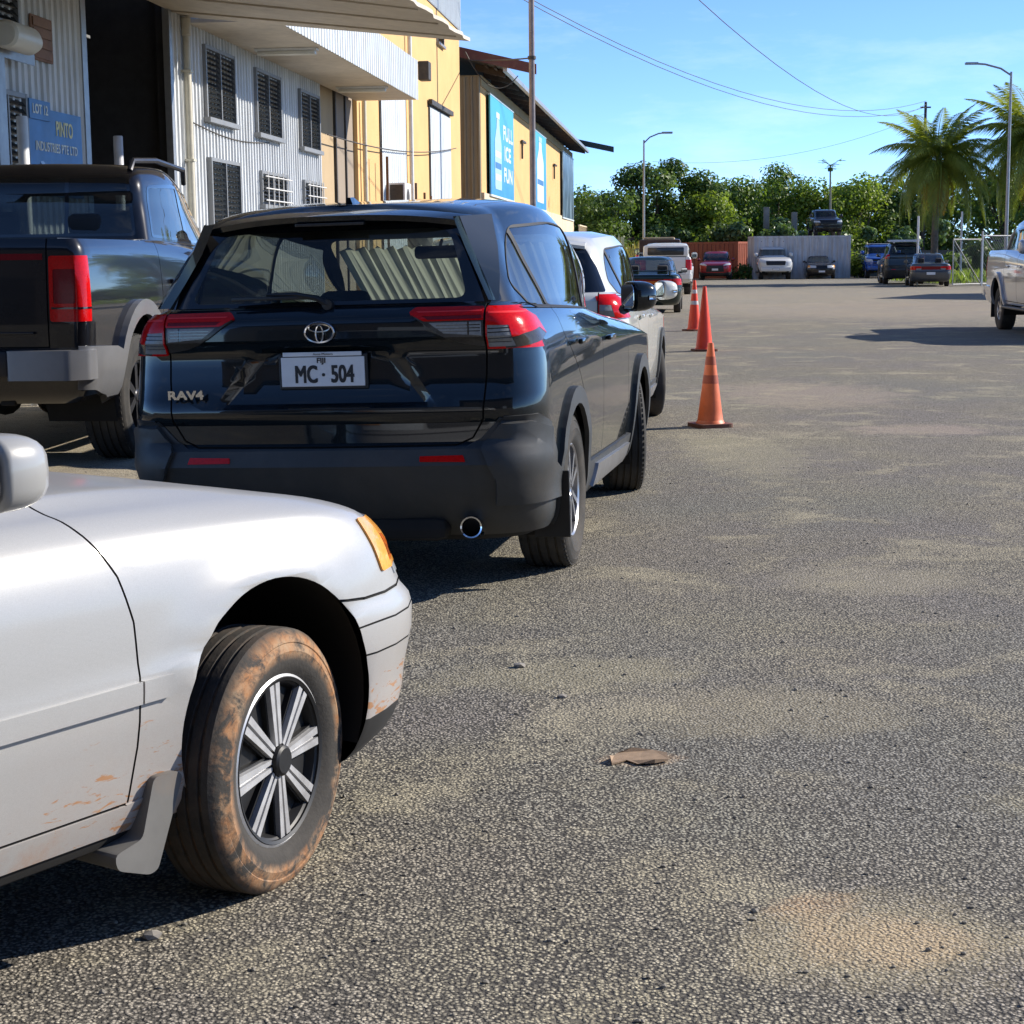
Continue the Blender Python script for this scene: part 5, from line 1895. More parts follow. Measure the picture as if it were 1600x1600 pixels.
# big canopy over the doorway; its sheet edge is ragged
cn = MB()
N = 34
outer = []
random.seed(5)
for i in range(N + 1):
    s_ = 11.0 + (26.75 - 11.0) * i / N
    zo = 4.14 + (s_ - 11.0) / 15.75 * .44
    outer.append((s_, -4.32 + .10 * (26.75 - s_) * .12 + random.uniform(-.035, .035), zo))
for (s_, yo, zo) in outer:
    cn.v += [(s_, .0, 5.03), (s_, yo, zo), (s_, yo, zo + .05), (s_, .0, 5.10)]
for i in range(N):
    a = i * 4
    for k in range(4):
        cn.f.append((a + k, a + (k + 1) % 4, a + 4 + (k + 1) % 4, a + 4 + k))
cn.f += [(0, 1, 2, 3), (N * 4 + 3, N * 4 + 2, N * 4 + 1, N * 4)]
cno = cn.build('canopy', SOFFIT, shop)
for i in range(9):                       # soffit joints: battens across the underside
    s_ = 12.0 + i * 1.75
    b_ = MB()
    zo = 4.14 + (s_ - 11.0) / 15.75 * .44 + .015
    b_.add([(s_, -.05, 5.02), (s_ + .05, -.05, 5.02), (s_ + .05, -4.2, zo + .005), (s_, -4.2, zo + .005), (s_, -.05, 5.0), (s_ + .05, -.05, 5.0), (s_ + .05, -4.2, zo - .02), (s_, -4.2, zo - .02)],
           [(0, 1, 2, 3), (4, 7, 6, 5), (0, 4, 5, 1), (1, 5, 6, 2), (2, 6, 7, 3), (3, 7, 4, 0)])
    b_.build('soffit_batten', SOFFIT, cno)
lo = MB()
lo.rbox(22.3, 22.5, -2.3, -1.2, 4.66, 4.74, .02)
lo.build('strip_light', FROST, cno, 40)
# signs by the doorway
def board(name, mat, s0, s1, z0, z1, y=-.045, tilt=0.0):
    return bxo(name, mat, shop, s0, s1, y - .02, y, z0, z1)
sb = board('blue_sign_board', SIGNBLUE, 20.22, 21.95, 2.2, 3.20, -.04)
def on_wall(s, y, z):
    return frame_m((s, y, z), (1, 0, 0), (0, 0, 1))
lettering('PINTO', .24, SIGNYEL, sb, on_wall(21.35, -.064, 2.99), .002, .004, .80)
lettering('INDUSTRIES PTE LTD', .15, SIGNINK, sb, on_wall(21.08, -.064, 2.76), .002, .002, .98)
sl = board('lot_sign_board', SIGNBLUE, 20.2, 20.85, 3.06, 3.28, -.066)
lettering('LOT 12', .15, SIGNINK, sl, on_wall(20.52, -.09, 3.17), .002, .003, 1.0)
br = board('brown_sign_board', SIGNBROWN, 20.42, 21.08, 3.74, 4.24, -.045)
for k in range(4):
    bxo('sign_slat', SIGNBROWN, br, 20.46, 21.04, -.082, -.067, 3.765 + k * .118, 3.86 + k * .118)
lb = board('lamp_board', GALV, 18.65, 19.95, 3.60, 3.98, -.25)
fl_ = MB()
fl_.lathe([(0, -.30), (.10, -.26), (.15, -.10), (.15, .55), (.12, .58), (0, .58)], 20, Matrix.Translation((19.30, -.42, 3.80)) @ Matrix.Rotation(R(90), 4, 'Y') @ Matrix.Rotation(R(180), 4, 'X'))
fl_.tube([(19.1, -.27, 3.80), (19.1, -.40, 3.80)], .03, 8)
fl_.build('bulkhead_lamp', FROST, lb, 40)
bxo('steel_post', GALV, shop, 18.75, 19.0, -.3, -.05, 0, 3.62)
cab = MB()
cab.tube([(27.0 + .3 * i, -.03, 3.5 - .10 * math.sin(math.pi * i / 16)) for i in range(17)], .012, 5)
cab.build('wall_cable', DARKSTEEL, shop)

# tall white guard posts in front of the doorway
for i, (Y, lab) in enumerate(((16.9, 'tall white steel guard post in front of the blue sign'), (19.7, 'pale steel guard post in front of the dark doorway'))):
    p = MB()
    p.lathe([(.0, 2.78), (.045, 2.78), (.053, 2.77), (.053, 0), (.0, 0)], 16)
    o = p.build('guard_post', WHITEPAINT if i == 0 else simple('grey_white_paint', (0.50, 0.50, 0.52), .5, var=.2, grime=.2), None, 40, (-6.4 + .1037 * Y, Y, .04))
    tag(o, lab, 'post', 'guard posts by the doorway')

# ------------------------------------------------------------------ ochre warehouse
wh = thing('warehouse', 'ochre yellow warehouse with tall pale doors and white upper cladding', 'building', (-D1, 0, 0), math.pi / 2 - PSI)
bxo('wall', YELLOW, wh, 40.4, 58.4, .0, 9.0, 0, 8.72)
for s0, s1, mm, y in ((36.32, 38.2, TAN, .10), (38.22, 39.3, TANGREY, .08), (39.32, 40.38, TANGREY, .10)):
    bxo('wall_panel', mm, wh, s0, s1, y, 9.0, 0, 8.2)
for s_ in (38.2, 39.3):
    bxo('wall_joint', DARKSTEEL, wh, s_ - .03, s_ + .05, .04, .12, 0, 8.2)
clad(wh, 36.5, 58.5, 8.74, 12.5, WHITESHEET, -.02, 1.1, .2, .03, 'upper_sheet')
bxo('upper_backing', WHITESHEET, wh, 36.5, 58.4, .02, 9.0, 8.74, 12.5)
bxo('roof_edge', GALV, wh, 36.3, 58.8, -.35, 9.2, 12.5, 12.62)
for nm, s0, s1, z1 in (('tall_door', 43.3, 46.9, 5.75), ('tall_door', 51.4, 55.6, 5.80)):
    d_ = bxo(nm, DARKSTEEL, wh, s0 - .08, s1 + .08, -.03, -.005, 0, z1)
    for k in range(2):
        wd = (s1 - s0) / 2
        me = corr_sheet(wd - .04, 0.1, z1 - .08, .3, .02)
        me.materials.append(WHITESHEET)
        o = link('door_leaf', me, d_)
        o.location = (s0 + k * wd + .02, -.05, 0)
    bxo('door_lintel', DARKSTEEL, d_, s0 - .2, s1 + .2, -.14, -.032, z1, z1 + .14)
pp = MB()
pp.tube([(47.4, -.12, 0), (47.4, -.12, 7.6)], .06, 10)
pp.build('downpipe', WHITEPAINT, wh, 40)
pp = MB()
pp.tube([(40.75, -.10, 0), (40.75, -.10, 5.0)], .055, 10)
pp.build('downpipe', PIPECREAM, wh, 40)
vw = louvre_window(wh, 53.2, 54.6, 7.75, 8.35, .05, 1, False, 'vent_window')
for s_, zt in ((41.9, 3.9), (42.7, 3.85), (47.1, 3.4), (48.6, 3.2), (49.8, 3.15)):
    q = MB()
    q.rbox(s_ - .03, s_ + .03, -.30, -.24, 0, zt, .006)
    q.build('steel_post', RUSTY, wh)
for s0, zb in ((43.6, 2.55), (49.2, 2.3)):
    a = bxo('air_conditioner', WHITEPAINT, wh, s0, s0 + .95, -.55, -.12, zb, zb + .72, .02, 40)
    bxo('fan_grille', DARKSTEEL, a, s0 - .012, s0 - .001, -.50, -.17, zb + .05, zb + .67)
    g = MB()
    g.lathe([(.0, .0), (.22, .0), (.24, -.015), (.26, 0)], 20, frame_m((s0 + .45, -.553, zb + .36), (1, 0, 0), (0, 0, 1)))
    g.build('fan_ring', DARKSTEEL, a)
    for k in (.12, .78):
        bxo('bracket', GALV, a, s0 + k, s0 + k + .04, -.55, -.01, zb - .05, zb - .002)
fd = MB()
fd.rbox(47.9, 48.35, -.55, -.25, 6.15, 6.65, .03, None)
fd.tube([(48.1, -.02, 6.75), (48.1, -.4, 6.5)], .03, 6)
fd.build('flood_lamp', DARKSTEEL, wh)
tk = MB()
tk.lathe([(0, 0), (.28, 0), (.30, .05), (.30, 2.7), (.24, 2.8), (0, 2.82)], 18, Matrix.Translation((42.3, -1.1, 0)))
tk.build('gas_cylinder_rack', DARKSTEEL, wh, 40)
cb = MB()
cb.tube([(36.4 + 1.1 * i, -.15, 3.95 + .9 * (i / 18) ** 2 - .0 * i) for i in range(19)], .015, 5)
cb.build('wall_cable', DARKSTEEL, wh)
gp_ = MB()
gp_.tube([(58.0, -.40, 13.0), (58.0, -.40, 10.5), (58.0, -.75, 10.3), (58.0, -1.0, 10.5), (58.0, -1.0, 12.0)], .09, 10)
gp_.build('gutter_pipe', WHITEPAINT, wh, 40)

# ------------------------------------------------------------------ far building with the blue signs
D2 = 7.2
sh2 = thing('shop_building', 'yellow shop building with tall blue advertising panels under a deep eave', 'building', (-D2, 0, 0), math.pi / 2 - PSI)
A0, A1 = 60.7, 107.0
bxo('lower_wall', CREAM, sh2, A0, A1, -.10, 12.0, 0, 3.62)
bxo('upper_wall', YELLOW, sh2, A0 + .01, A1 - .01, .0, 12.0, 3.622, 7.2)
bxo('wall_head', render_wall('stained_head', (0.42, 0.33, 0.19), .6), sh2, A0, A1, -.04, 12.0, 7.202, 7.55)
bxo('end_base', TAN, sh2, A0 - .10, A0 - .002, .3, 12.0, 0, 3.2)
# end cladding, facing down the road
endr = link('end_wall', None, sh2)
endr.rotation_euler = (0, 0, -math.pi / 2)
endr.location = (A0 - .05, 0, 0)
me = corr_sheet(1.2, 3.22, 7.5, .24, .05)
me.materials.append(sheet_metal('olive_grey_sheet', (0.27, 0.235, 0.16), 0.5))
for i in range(9):
    o = link('wall_sheet', me, endr)
    o.location = (-1.2 * (i + 1), 0, 0)
# roof, rafters, gutter and barge boards
def slope_z(y):
    return 7.72 + (y + .85) * .235
rf = MB()
for y in (-.85, 12.0):
    z = slope_z(y)
    rf.v += [(A0 - .8, y, z), (A1 + .6, y, z), (A0 - .8, y, z + .06), (A1 + .6, y, z + .06)]
rf.f += [(0, 1, 5, 4), (2, 6, 7, 3), (0, 2, 3, 1), (4, 5, 7, 6), (0, 4, 6, 2), (1, 3, 7, 5)]
rf.build('roof', DARKSTEEL, sh2)
for i in range(20):
    s_ = A0 + .3 + i * 2.4
    q = MB()
    for y in (-.82, .2):
        z = slope_z(y)
        q.v += [(s_, y, z - .24), (s_ + .09, y, z - .24), (s_ + .09, y, z - .004), (s_, y, z - .004)]
    q.f += [(0, 1, 2, 3), (7, 6, 5, 4), (0, 4, 5, 1), (1, 5, 6, 2), (2, 6, 7, 3), (3, 7, 4, 0)]
    q.build('rafter', TIMBER, sh2)
for y, dz in ((-.6, -.05), (-.3, -.05)):
    bxo('purlin', TIMBER, sh2, A0 - .6, A1 + .4, y, y + .07, slope_z(y) - .075, slope_z(y) - .006)
gt = MB()
gt.box(A0 - .7, A1 + .5, -1.0, -.86, 7.58, 7.74)
gt.build('gutter', GALV, sh2)
for s_, nm, yo_, zo_ in ((A0 - .86, MAROON, -2.0, 7.45), (A1 + .62, simple('dark_green_board', (0.03, 0.05, 0.045), .6), -2.5, 7.6)):
    q = MB()
    for y, zz in ((yo_, zo_), (12.0, slope_z(12.0) + .05)):
        q.v += [(s_, y, zz), (s_ + .05, y, zz), (s_ + .05, y, zz + .34), (s_, y, zz + .34)]
    q.f += [(0, 1, 2, 3), (7, 6, 5, 4), (0, 4, 5, 1), (1, 5, 6, 2), (2, 6, 7, 3), (3, 7, 4, 0)]
    q.build('barge_board', nm, sh2)
for s_, z in ((74.6, 6.2), (92.0, 6.1)):
    bxo('wall_bracket', DARKSTEEL, sh2, s_, s_ + 1.6, -.12, -.04, z, z + .08)
    bxo('wall_bracket', DARKSTEEL, sh2, s_, s_ + .14, -.12, -.045, z - .7, z - .002)
# advertising panels
mt, t = newmat('ice_blue_print')
co = t.coord()
zc = t.sep(co)[2]
n1 = t.noise(co, 0.9, 6, 0.6, 0.5)
g = t.ramp(t.math('ADD', t.math('MULTIPLY', zc, 0.11), t.math('MULTIPLY', n1, 0.35)), [(0.40, (0.02, 0.20, 0.50)), (0.62, (0.05, 0.29, 0.60)), (0.80, (0.05, 0.33, 0.55)), (0.95, (0.04, 0.36, 0.46))])
t.end(t.pbr(g, 0.45))
ICE = mt
PALEBLUE = simple('pale_blue_print', (0.38, 0.62, 0.78), .5, var=.2)
WHITEINK = simple('white_print', (0.62, 0.70, 0.76), .5, var=.08)
def panel(s0, s1, z0, z1, mat):
    p = bxo('advert_panel', mat, sh2, s0, s1, -.16, -.105, z0, z1)
    bxo('panel_edge', WHITEINK, p, s0 - .1, s1 + .1, -.175, -.10, z0 - .07, z0 - .002)
    bxo('panel_edge', WHITEINK, p, s0 - .1, s1 + .1, -.175, -.10, z1 + .002, z1 + .05)
    return p
p1 = panel(62.3, 70.3, 3.62, 7.05, ICE)
for body, z, x in (('FULL', 6.0, 68.1), ('ICE', 5.25, 67.9), ('FUN', 4.45, 68.1)):
    lettering(body, .72, WHITEINK, p1, on_wall(x, -.165, z), .002, .03, 2.3)
def bottle(par, sc, zc_, wd, ht, mat, cap):
    q = MB()
    prof = [(-.5, 0), (.5, 0), (.5, .62), (.22, .80), (.20, .92), (-.20, .92), (-.22, .80), (-.5, .62)]
    q.prism([(sc + a * wd, zc_ + b * ht) for a, b in rpoly([(a, b) for a, b in prof], .05, 3)], .168, .172, Matrix.Rotation(R(90), 4, 'X'))
    o = q.build('bottle_print', mat, par)
    q = MB()
    q.prism([(sc + a * wd, zc_ + b * ht) for a, b in [(-.24, .925), (.24, .925), (.24, 1.0), (-.24, 1.0)]], .168, .172, Matrix.Rotation(R(90), 4, 'X'))
    q.build('cap_print', cap, o)
    for k in range(3):
        q = MB()
        q.prism([(sc + a * wd, zc_ + b * ht) for a, b in [(-.44, .12 + k * .15), (.44, .12 + k * .15), (.44, .20 + k * .15), (-.44, .20 + k * .15)]], .173, .176, Matrix.Rotation(R(90), 4, 'X'))
        q.build('label_print', SIGNBLUE if k == 1 else WHITEINK, o)
bottle(p1, 64.6, 3.85, 2.2, 2.75, PALEBLUE, WHITEINK)
p2 = panel(79.2, 86.0, 3.62, 7.05, ICE)
bottle(p2, 82.6, 3.9, 3.6, 3.0, WHITEINK, PALEBLUE)
mt, t = newmat('dark_city_print')
co = t.coord()
n1 = t.noise(t.coord(scale=(1.4, 1, .5)), 1.2, 6, .6, .4)
t.end(t.pbr(t.ramp(n1, [(.35, (.025, .04, .06)), (.55, (.08, .15, .22)), (.7, (.32, .42, .48))]), .4))
p3 = panel(97.2, 106.0, 3.55, 7.1, mt)
ac = bxo('balcony_rail', CREAM, sh2, 100.0, 107.4, -.9, -.1, 2.2, 2.35)
for k in range(9):
    bxo('rail_post', CREAM, ac, 100.1 + k * .9, 100.16 + k * .9, -.88, -.82, 2.36, 3.1)
bxo('rail_bar', CREAM, ac, 100.0, 107.4, -.9, -.8, 3.11, 3.18)

# unseen building added behind the camera to darken the cars' reflections
yw = thing('reflection_building', 'unseen dark building added behind the camera for the parked cars to reflect', 'building', (-16.0, -12.0, 0), 0)
BRK = render_wall('dark_brown_wall', (0.10, 0.085, 0.075), .3)
bxo('wall', BRK, yw, 0, 30.0, -6.0, 0, 0, 10.0)
bxo('roof', DARKSTEEL, yw, -.5, 30.5, -6.5, .9, 10.0, 10.2)
for i in range(5):
    bxo('shutter', WHITESHEET if i % 2 else DARKSTEEL, yw, 2.0 + i * 5.6, 5.6 + i * 5.6, .003, .06, 0, 3.6)
# ------------------------------------------------------------------ containers and yard
def container(label, loc, rz, L, W, H, mat, roof_mat=None, pitch=.28):
    root = thing('shipping_container', label, 'container', loc, rz)
    for nm, wd, pos, rot in (('long_side', L, (0, 0, 0), 0), ('long_side', L, (L, W, 0), math.pi), ('end_panel', W, (L, 0, 0), math.pi / 2), ('end_panel', W, (0, W, 0), -math.pi / 2)):
        me = corr_sheet(wd - .1, .12, H - .10, pitch, .036)
        me.materials.append(mat)
        o = link(nm, me, root)
        o.rotation_euler = (0, 0, rot)
        q = Matrix.Rotation(rot, 3, 'Z') @ Vector((.05, .045, 0))
        o.location = Vector(pos) + q
    f = MB()
    for x in (0, L - .08):
        for y in (0, W - .08):
            f.box(x, x + .08, y, y + .08, 0, H)
    for z in (0, H - .11):
        f.box(.081, L - .081, .003, .07, z + .003, z + .118)
        f.box(.081, L - .081, W - .07, W - .003, z + .003, z + .118)
        f.box(.003, .07, .081, W - .081, z + .003, z + .118)
        f.box(L - .07, L - .003, .081, W - .081, z + .003, z + .118)
    f.build('corner_frame', mat, root)
    bxo('roof_panel', mat, root, .05, L - .05, .05, W - .05, H - .04, H - .015)
    bxo('base', DARKSTEEL, root, .05, L - .05, .05, W - .05, .02, .11)
    return root


C_WHITE = sheet_metal('chalky_white_container', (0.62, 0.62, 0.64), 0.70, (0.30, 0.21, 0.15))
C_RED = sheet_metal('oxide_red_container', (0.33, 0.085, 0.045), 0.45, (0.16, 0.07, 0.05))
C_RED2 = sheet_metal('faded_red_container', (0.40, 0.13, 0.08), 0.4, (0.2, 0.1, 0.07))
container('pale rust-streaked shipping container with a black pickup standing on its roof', (14.0, 100.0, 0), 0.015, 5.55, 2.44, 2.42, C_WHITE)
container('oxide red shipping container behind the red crossover', (10.3, 105.0, 0), R(-30), 3.7, 2.44, 2.15, C_RED)
container('faded red container end showing above the white utility vehicle', (7.6, 110.0, 0.0), 0.3, 3.6, 2.4, 2.55, C_RED2)

# ------------------------------------------------------------------ posts, lamps, wires
def street_lamp(label, x, y, h, arm, direction, r=.06):
    root = thing('street_lamp', label, 'street lamp', (x, y, gz(x, y)), 0, 'street lamps along the road')
    p = MB()
    p.tube([(0, 0, 0), (0, 0, h * .5), (0, 0, h)], [r * 1.25, r, r * .75], 10)
    p.lathe([(r * 2.2, 0), (r * 2.2, .03), (r * 1.3, .03), (r * 1.3, .25)], 12)
    p.build('pole', GALV, root, 40)
    a = MB()
    a.tube([(0, 0, h - .15), (direction * arm * .3, 0, h + .14), (direction * arm * .75, 0, h + .32), (direction * arm, 0, h + .35)], r * .6, 8)
    a.build('arm', GALV, root, 40)
    l = MB()
    l.rbox(-.28, .28, -.10, .10, -.05, .05, .03, Matrix.Translation((direction * (arm + .2), 0, h + .36)))
    l.build('lamp_head', GALV, root, 40)
    return root


street_lamp('slender street lamp rising in front of the dark spreading tree', 7.0, 91.0, 7.3, 1.0, 1)
street_lamp('tall street lamp standing beside the palms at the fence', 21.45, 75.5, 9.0, 1.5, -1, .07)
p = MB()
p.tube([(0, 0, 0), (0, 0, 14)], [.10, .085], 12)
o = p.build('steel_pole', simple('weathered_pole', (0.22, 0.19, 0.19), .5, .4, var=.3), None, 40, (.74, 54.0, 0))
tag(o, 'thick steel pole standing before the blue advertising panels', 'pole')
b_ = MB()
b_.lathe([(.105, 0), (.13, .01), (.13, .10), (.105, .11)], 12, Matrix.Translation((0, 0, 7.35)))
b_.build('clamp_band', DARKSTEEL, o, 40)


def wire(label, pts, r=.012, name='overhead_wire'):
    mb = MB()
    mb.tube(pts, r, 5)
    tag(mb.build(name, DARKSTEEL), label, 'wire', 'overhead wires')


def cat_(a, b, sag, n=18):
    a, b = Vector(a), Vector(b)
    return [a.lerp(b, i / n) - Vector((0, 0, 4 * sag * (i / n) * (1 - i / n))) for i in range(n + 1)]


wire('upper of two parallel wires crossing from the warehouse corner to the palms', cat_((-.3, 58, 10.3), (27.9, 118, 11.4), 2.0), .015)
wire('lower of two parallel wires crossing from the warehouse corner to the palms', cat_((-.3, 58, 10.15), (27.9, 118, 11.0), 2.0), .015)
wire('single wire sweeping down from the top edge of the sky to the palms', cat_((3.2, 40, 8.1), (27.9, 118, 11.2), 1.9), .013)
wire('short stay wire between the steel pole and the maroon barge board', cat_((.74, 54, 7.4), (-1.3, 59.5, 7.95), .03, 6), .025)
wire('slack cable looping below the maroon barge board', cat_((-1.4, 59.3, 8.2), (.35, 60.2, 7.5), .75, 14), .018)
wire('faint wire low over the trees beside the papaya', cat_((9.0, 110, 7.2), (27.9, 118, 10.6), 1.1), .010)

p = MB()
p.tube([(0, 0, 0), (0, 0, 11.35)], [.16, .09], 10)
o = p.build('utility_pole', TIMBER, None, 40, (27.9, 118.1, 0))
tag(o, 'timber utility pole carrying the wires, hidden behind the shorter palm', 'pole')
p = MB()
p.rbox(-.35, .35, -.05, .05, 10.95, 11.05, .01)
p.build('cross_arm', TIMBER, o)
# ------------------------------------------------------------------ fences
pal = thing('palisade_fence', 'pale green palisade fence with spiked pickets beyond the white car', 'fence', (2.2, 63.5, 0), R(4))
PALG = simple('pale_green_paint', (0.50, 0.56, 0.33), .6, var=.2, grime=.2)
pm = MB()
pm.prism([(-.045, 0), (.045, 0), (.045, 2.02), (0, 2.22), (-.045, 2.02)], -.012, .012, Matrix.Rotation(R(90), 4, 'X'))
first = None
for i in range(13):
    if first is None:
        first = pm.build('picket', PALG, pal)
        pk = first
    else:
        pk = link('picket', first.data, pal)
    pk.location = (.05 + i * .145, 0, 0)
for z in (.35, 1.75):
    bxo('rail', PALG, pal, 0, 1.86, .014, .05, z, z + .06)
bxo('post', PALG, pal, 1.87, 1.98, -.05, .06, 0, 2.1)

gate = thing('chain_link_gate', 'open galvanised chain-link gate frames beside the palm trunk', 'gate', (18.6, 73.2, 0), R(38))
def mesh_panel(root, x0, x1, z0, z1):
    f = MB()
    for a, b in (((x0, 0, z0), (x0, 0, z1)), ((x1, 0, z0), (x1, 0, z1)), ((x0, 0, z1), (x1, 0, z1)), ((x0, 0, z0), (x1, 0, z0)), ((x0, 0, z1), (x1, 0, z0))):
        f.tube([a, b], .028, 6)
    o = f.build('gate_leaf', GALV, root, 40)
    mw = MB()
    st = .16
    k = x0 - (z1 - z0)
    while k < x1:
        a = [max(k, x0), z0 + max(x0 - k, 0)]
        e = [min(k + (z1 - z0), x1), z0 + min(z1 - z0, x1 - k)]
        if e[0] - a[0] > .02:
            mw.tube([(a[0], .01, a[1]), (e[0], .01, e[1])], .0045, 3, False)
            mw.tube([(x0 + x1 - a[0], -.01, a[1]), (x0 + x1 - e[0], -.01, e[1])], .0045, 3, False)
        k += st
    tag(mw.build('wire_mesh', GALV, o), kind='stuff')
mesh_panel(gate, 0.0, 1.9, .08, 1.95)
mesh_panel(gate, 2.0, 4.3, .08, 2.1)
bxo('gate_post', GALV, gate, 1.92, 1.98, -.03, .03, 0, 2.3)
bxo('gate_post', GALV, gate, 4.35, 4.42, -.03, .03, 0, 2.3)
for lab, x, y, h, mm in (('white post beside the gate, close to the grey saloon', 17.9, 76.6, 3.0, WHITEPAINT), ('thin pale post between the palm and the gate', 21.2, 82.0, 3.3, WHITEPAINT)):
    p = MB()
    p.tube([(0, 0, 0), (0, 0, h)], .05, 8)
    tag(p.build('fence_post', mm, None, 40, (x, y, 0)), lab, 'post')
for lab, x, y, h in (('weathered concrete post standing in the vines behind the container', 16.0, 109.0, 4.3), ('grey post half hidden by vines behind the container', 17.9, 110.0, 4.0)):
    p = MB()
    p.prism(rpoly([(-.17, -.17), (.17, -.17), (.15, .17), (-.17, .15)], .03, 2), 0, h)
    tag(p.build('concrete_post', simple('grey_concrete', (0.30, 0.29, 0.27), .9, var=.35, vscale=3, grime=.4), None, None, (x, y, 0)), lab, 'post')
wl_ = MB()
wl_.box(0, 7, 0, .2, 0, 1.55)
tag(wl_.build('yard_wall', simple('mossy_grey_block', (0.10, 0.11, 0.10), .9, var=.4, grime=.4), None, None, (20.2, 106.5, 0)), 'low dark grey yard wall behind the blue pickup', 'wall')
# gabled hut added outside the frame, shaped to cast the long road shadow
hut = thing('hut', 'unseen grey gabled hut added beside the road to cast the long shadow', 'hut', (21.2, 54.4, 0), 0.0)
bxo('hut_wall', GREYSHEET, hut, 0, 4.2, 0, 8.0, 0, 3.7)
hr = MB()
hr.add([(-.3, -.3, 3.68), (4.5, -.3, 3.68), (4.5, 8.3, 3.68), (-.3, 8.3, 3.68), (-.3, 4.0, 5.5), (4.5, 4.0, 5.5)], [(0, 1, 5, 4), (2, 3, 4, 5), (0, 4, 3), (1, 2, 5), (0, 3, 2, 1)])
hr.build('hut_roof', GALV, hut)

# ------------------------------------------------------------------ plants
def leafmat(name, c1, c2, trans=0.35, rough=0.5):
    mt, t = newmat(name)
    co = t.coord()
    n1 = t.noise(co, 0.55, 4, 0.6)
    n2 = t.noise(co, 5.0, 3, 0.6)
    f = t.math('ADD', t.math('MULTIPLY', n1, 0.65), t.math('MULTIPLY', n2, 0.35))
    c = t.mix(t.ramp(f, [(0.36, 0.0), (0.64, 1.0)]), c1, c2)
    pb = t.pbr(c, rough, 0, 0.35)
    tl = t.n('ShaderNodeBsdfTranslucent')
    t.s(tl, 'Color', t.mix(1.0, c, (1.3, 1.35, 0.6), 'MULTIPLY'))
    mx = t.n('ShaderNodeMixShader')
    mx.inputs[0].default_value = trans
    t.t.links.new(pb, mx.inputs[1])
    t.t.links.new(tl.outputs[0], mx.inputs[2])
    t.end(mx.outputs[0])
    return mt


LEAF = [leafmat('deep_green_leaves', (0.055, 0.100, 0.026), (0.155, 0.235, 0.055)),
        leafmat('mid_green_leaves', (0.070, 0.125, 0.026), (0.19, 0.28, 0.055)),
        leafmat('light_green_leaves', (0.11, 0.175, 0.030), (0.28, 0.36, 0.065), .45),
        leafmat('glossy_vine_leaves', (0.055, 0.110, 0.035), (0.16, 0.23, 0.085), .28, .30)]
PALM = leafmat('palm_leaves', (0.11, 0.155, 0.028), (0.30, 0.33, 0.065), .42, .35)
PALMDRY = leafmat('dry_palm_leaves', (0.22, 0.13, 0.025), (0.42, 0.27, 0.05), .35, .6)
STRAW = leafmat('straw_weeds', (0.16, 0.15, 0.05), (0.32, 0.28, 0.11), .35, .8)
BARK = simple('grey_brown_bark', (0.11, 0.085, 0.065), .95, var=.5, bump=.5, bscale=30)
PALMBARK = simple('palm_bark', (0.17, 0.145, 0.12), .95, var=.45, bump=.6, bscale=25)


def leaf_cloud(centres, radii, n, size, seed, droop=0.0, aspect=1.7, squash=0.8):
    """leaf blades spread through clumps, lying roughly on the clump surfaces"""
    rg = np.random.default_rng(seed)
    centres = np.array(centres, float)
    radii = np.array(radii, float)
    pk = rg.choice(len(centres), n, p=radii**2 / np.sum(radii**2))
    d = rg.normal(size=(n, 3))
    d /= np.linalg.norm(d, axis=1)[:, None]
    rr = radii[pk] * (0.40 + 0.78 * rg.random(n) ** 0.75)
    pos = centres[pk] + d * rr[:, None] * np.array([1, 1, squash])
    nrm = d + rg.normal(size=(n, 3)) * 0.55 + np.array([0, 0, 0.45])
    nrm /= np.linalg.norm(nrm, axis=1)[:, None]
    a = rg.normal(size=(n, 3))
    a -= nrm * np.sum(a * nrm, axis=1)[:, None]
    a /= np.linalg.norm(a, axis=1)[:, None]
    a[:, 2] -= droop
    b = np.cross(nrm, a)
    s = size * (0.55 + 0.8 * rg.random(n))[:, None]
    v0 = pos - a * s * .5 * aspect / 1.4
    v1 = pos + b * s * .38 + nrm * s * .06
    v2 = pos + a * s * .5 * aspect / 1.4 - nrm * s * .10
    v3 = pos - b * s * .38 + nrm * s * .06
    V = np.stack([v0, v1, v2, v3], 1).reshape(-1, 3)
    return V


def quads_mesh(name, V, mat):
    n = len(V) // 4
    me = bpy.data.meshes.new(name)
    me.vertices.add(len(V))
    me.vertices.foreach_set('co', V.astype(np.float32).ravel())
    me.loops.add(len(V))
    me.loops.foreach_set('vertex_index', np.arange(len(V), dtype=np.int32))
    me.polygons.add(n)
    me.polygons.foreach_set('loop_start', np.arange(0, len(V), 4, dtype=np.int32))
    me.polygons.foreach_set('loop_total', np.full(n, 4, dtype=np.int32))
    me.update(calc_edges=True)
    me.materials.append(mat)
    return me


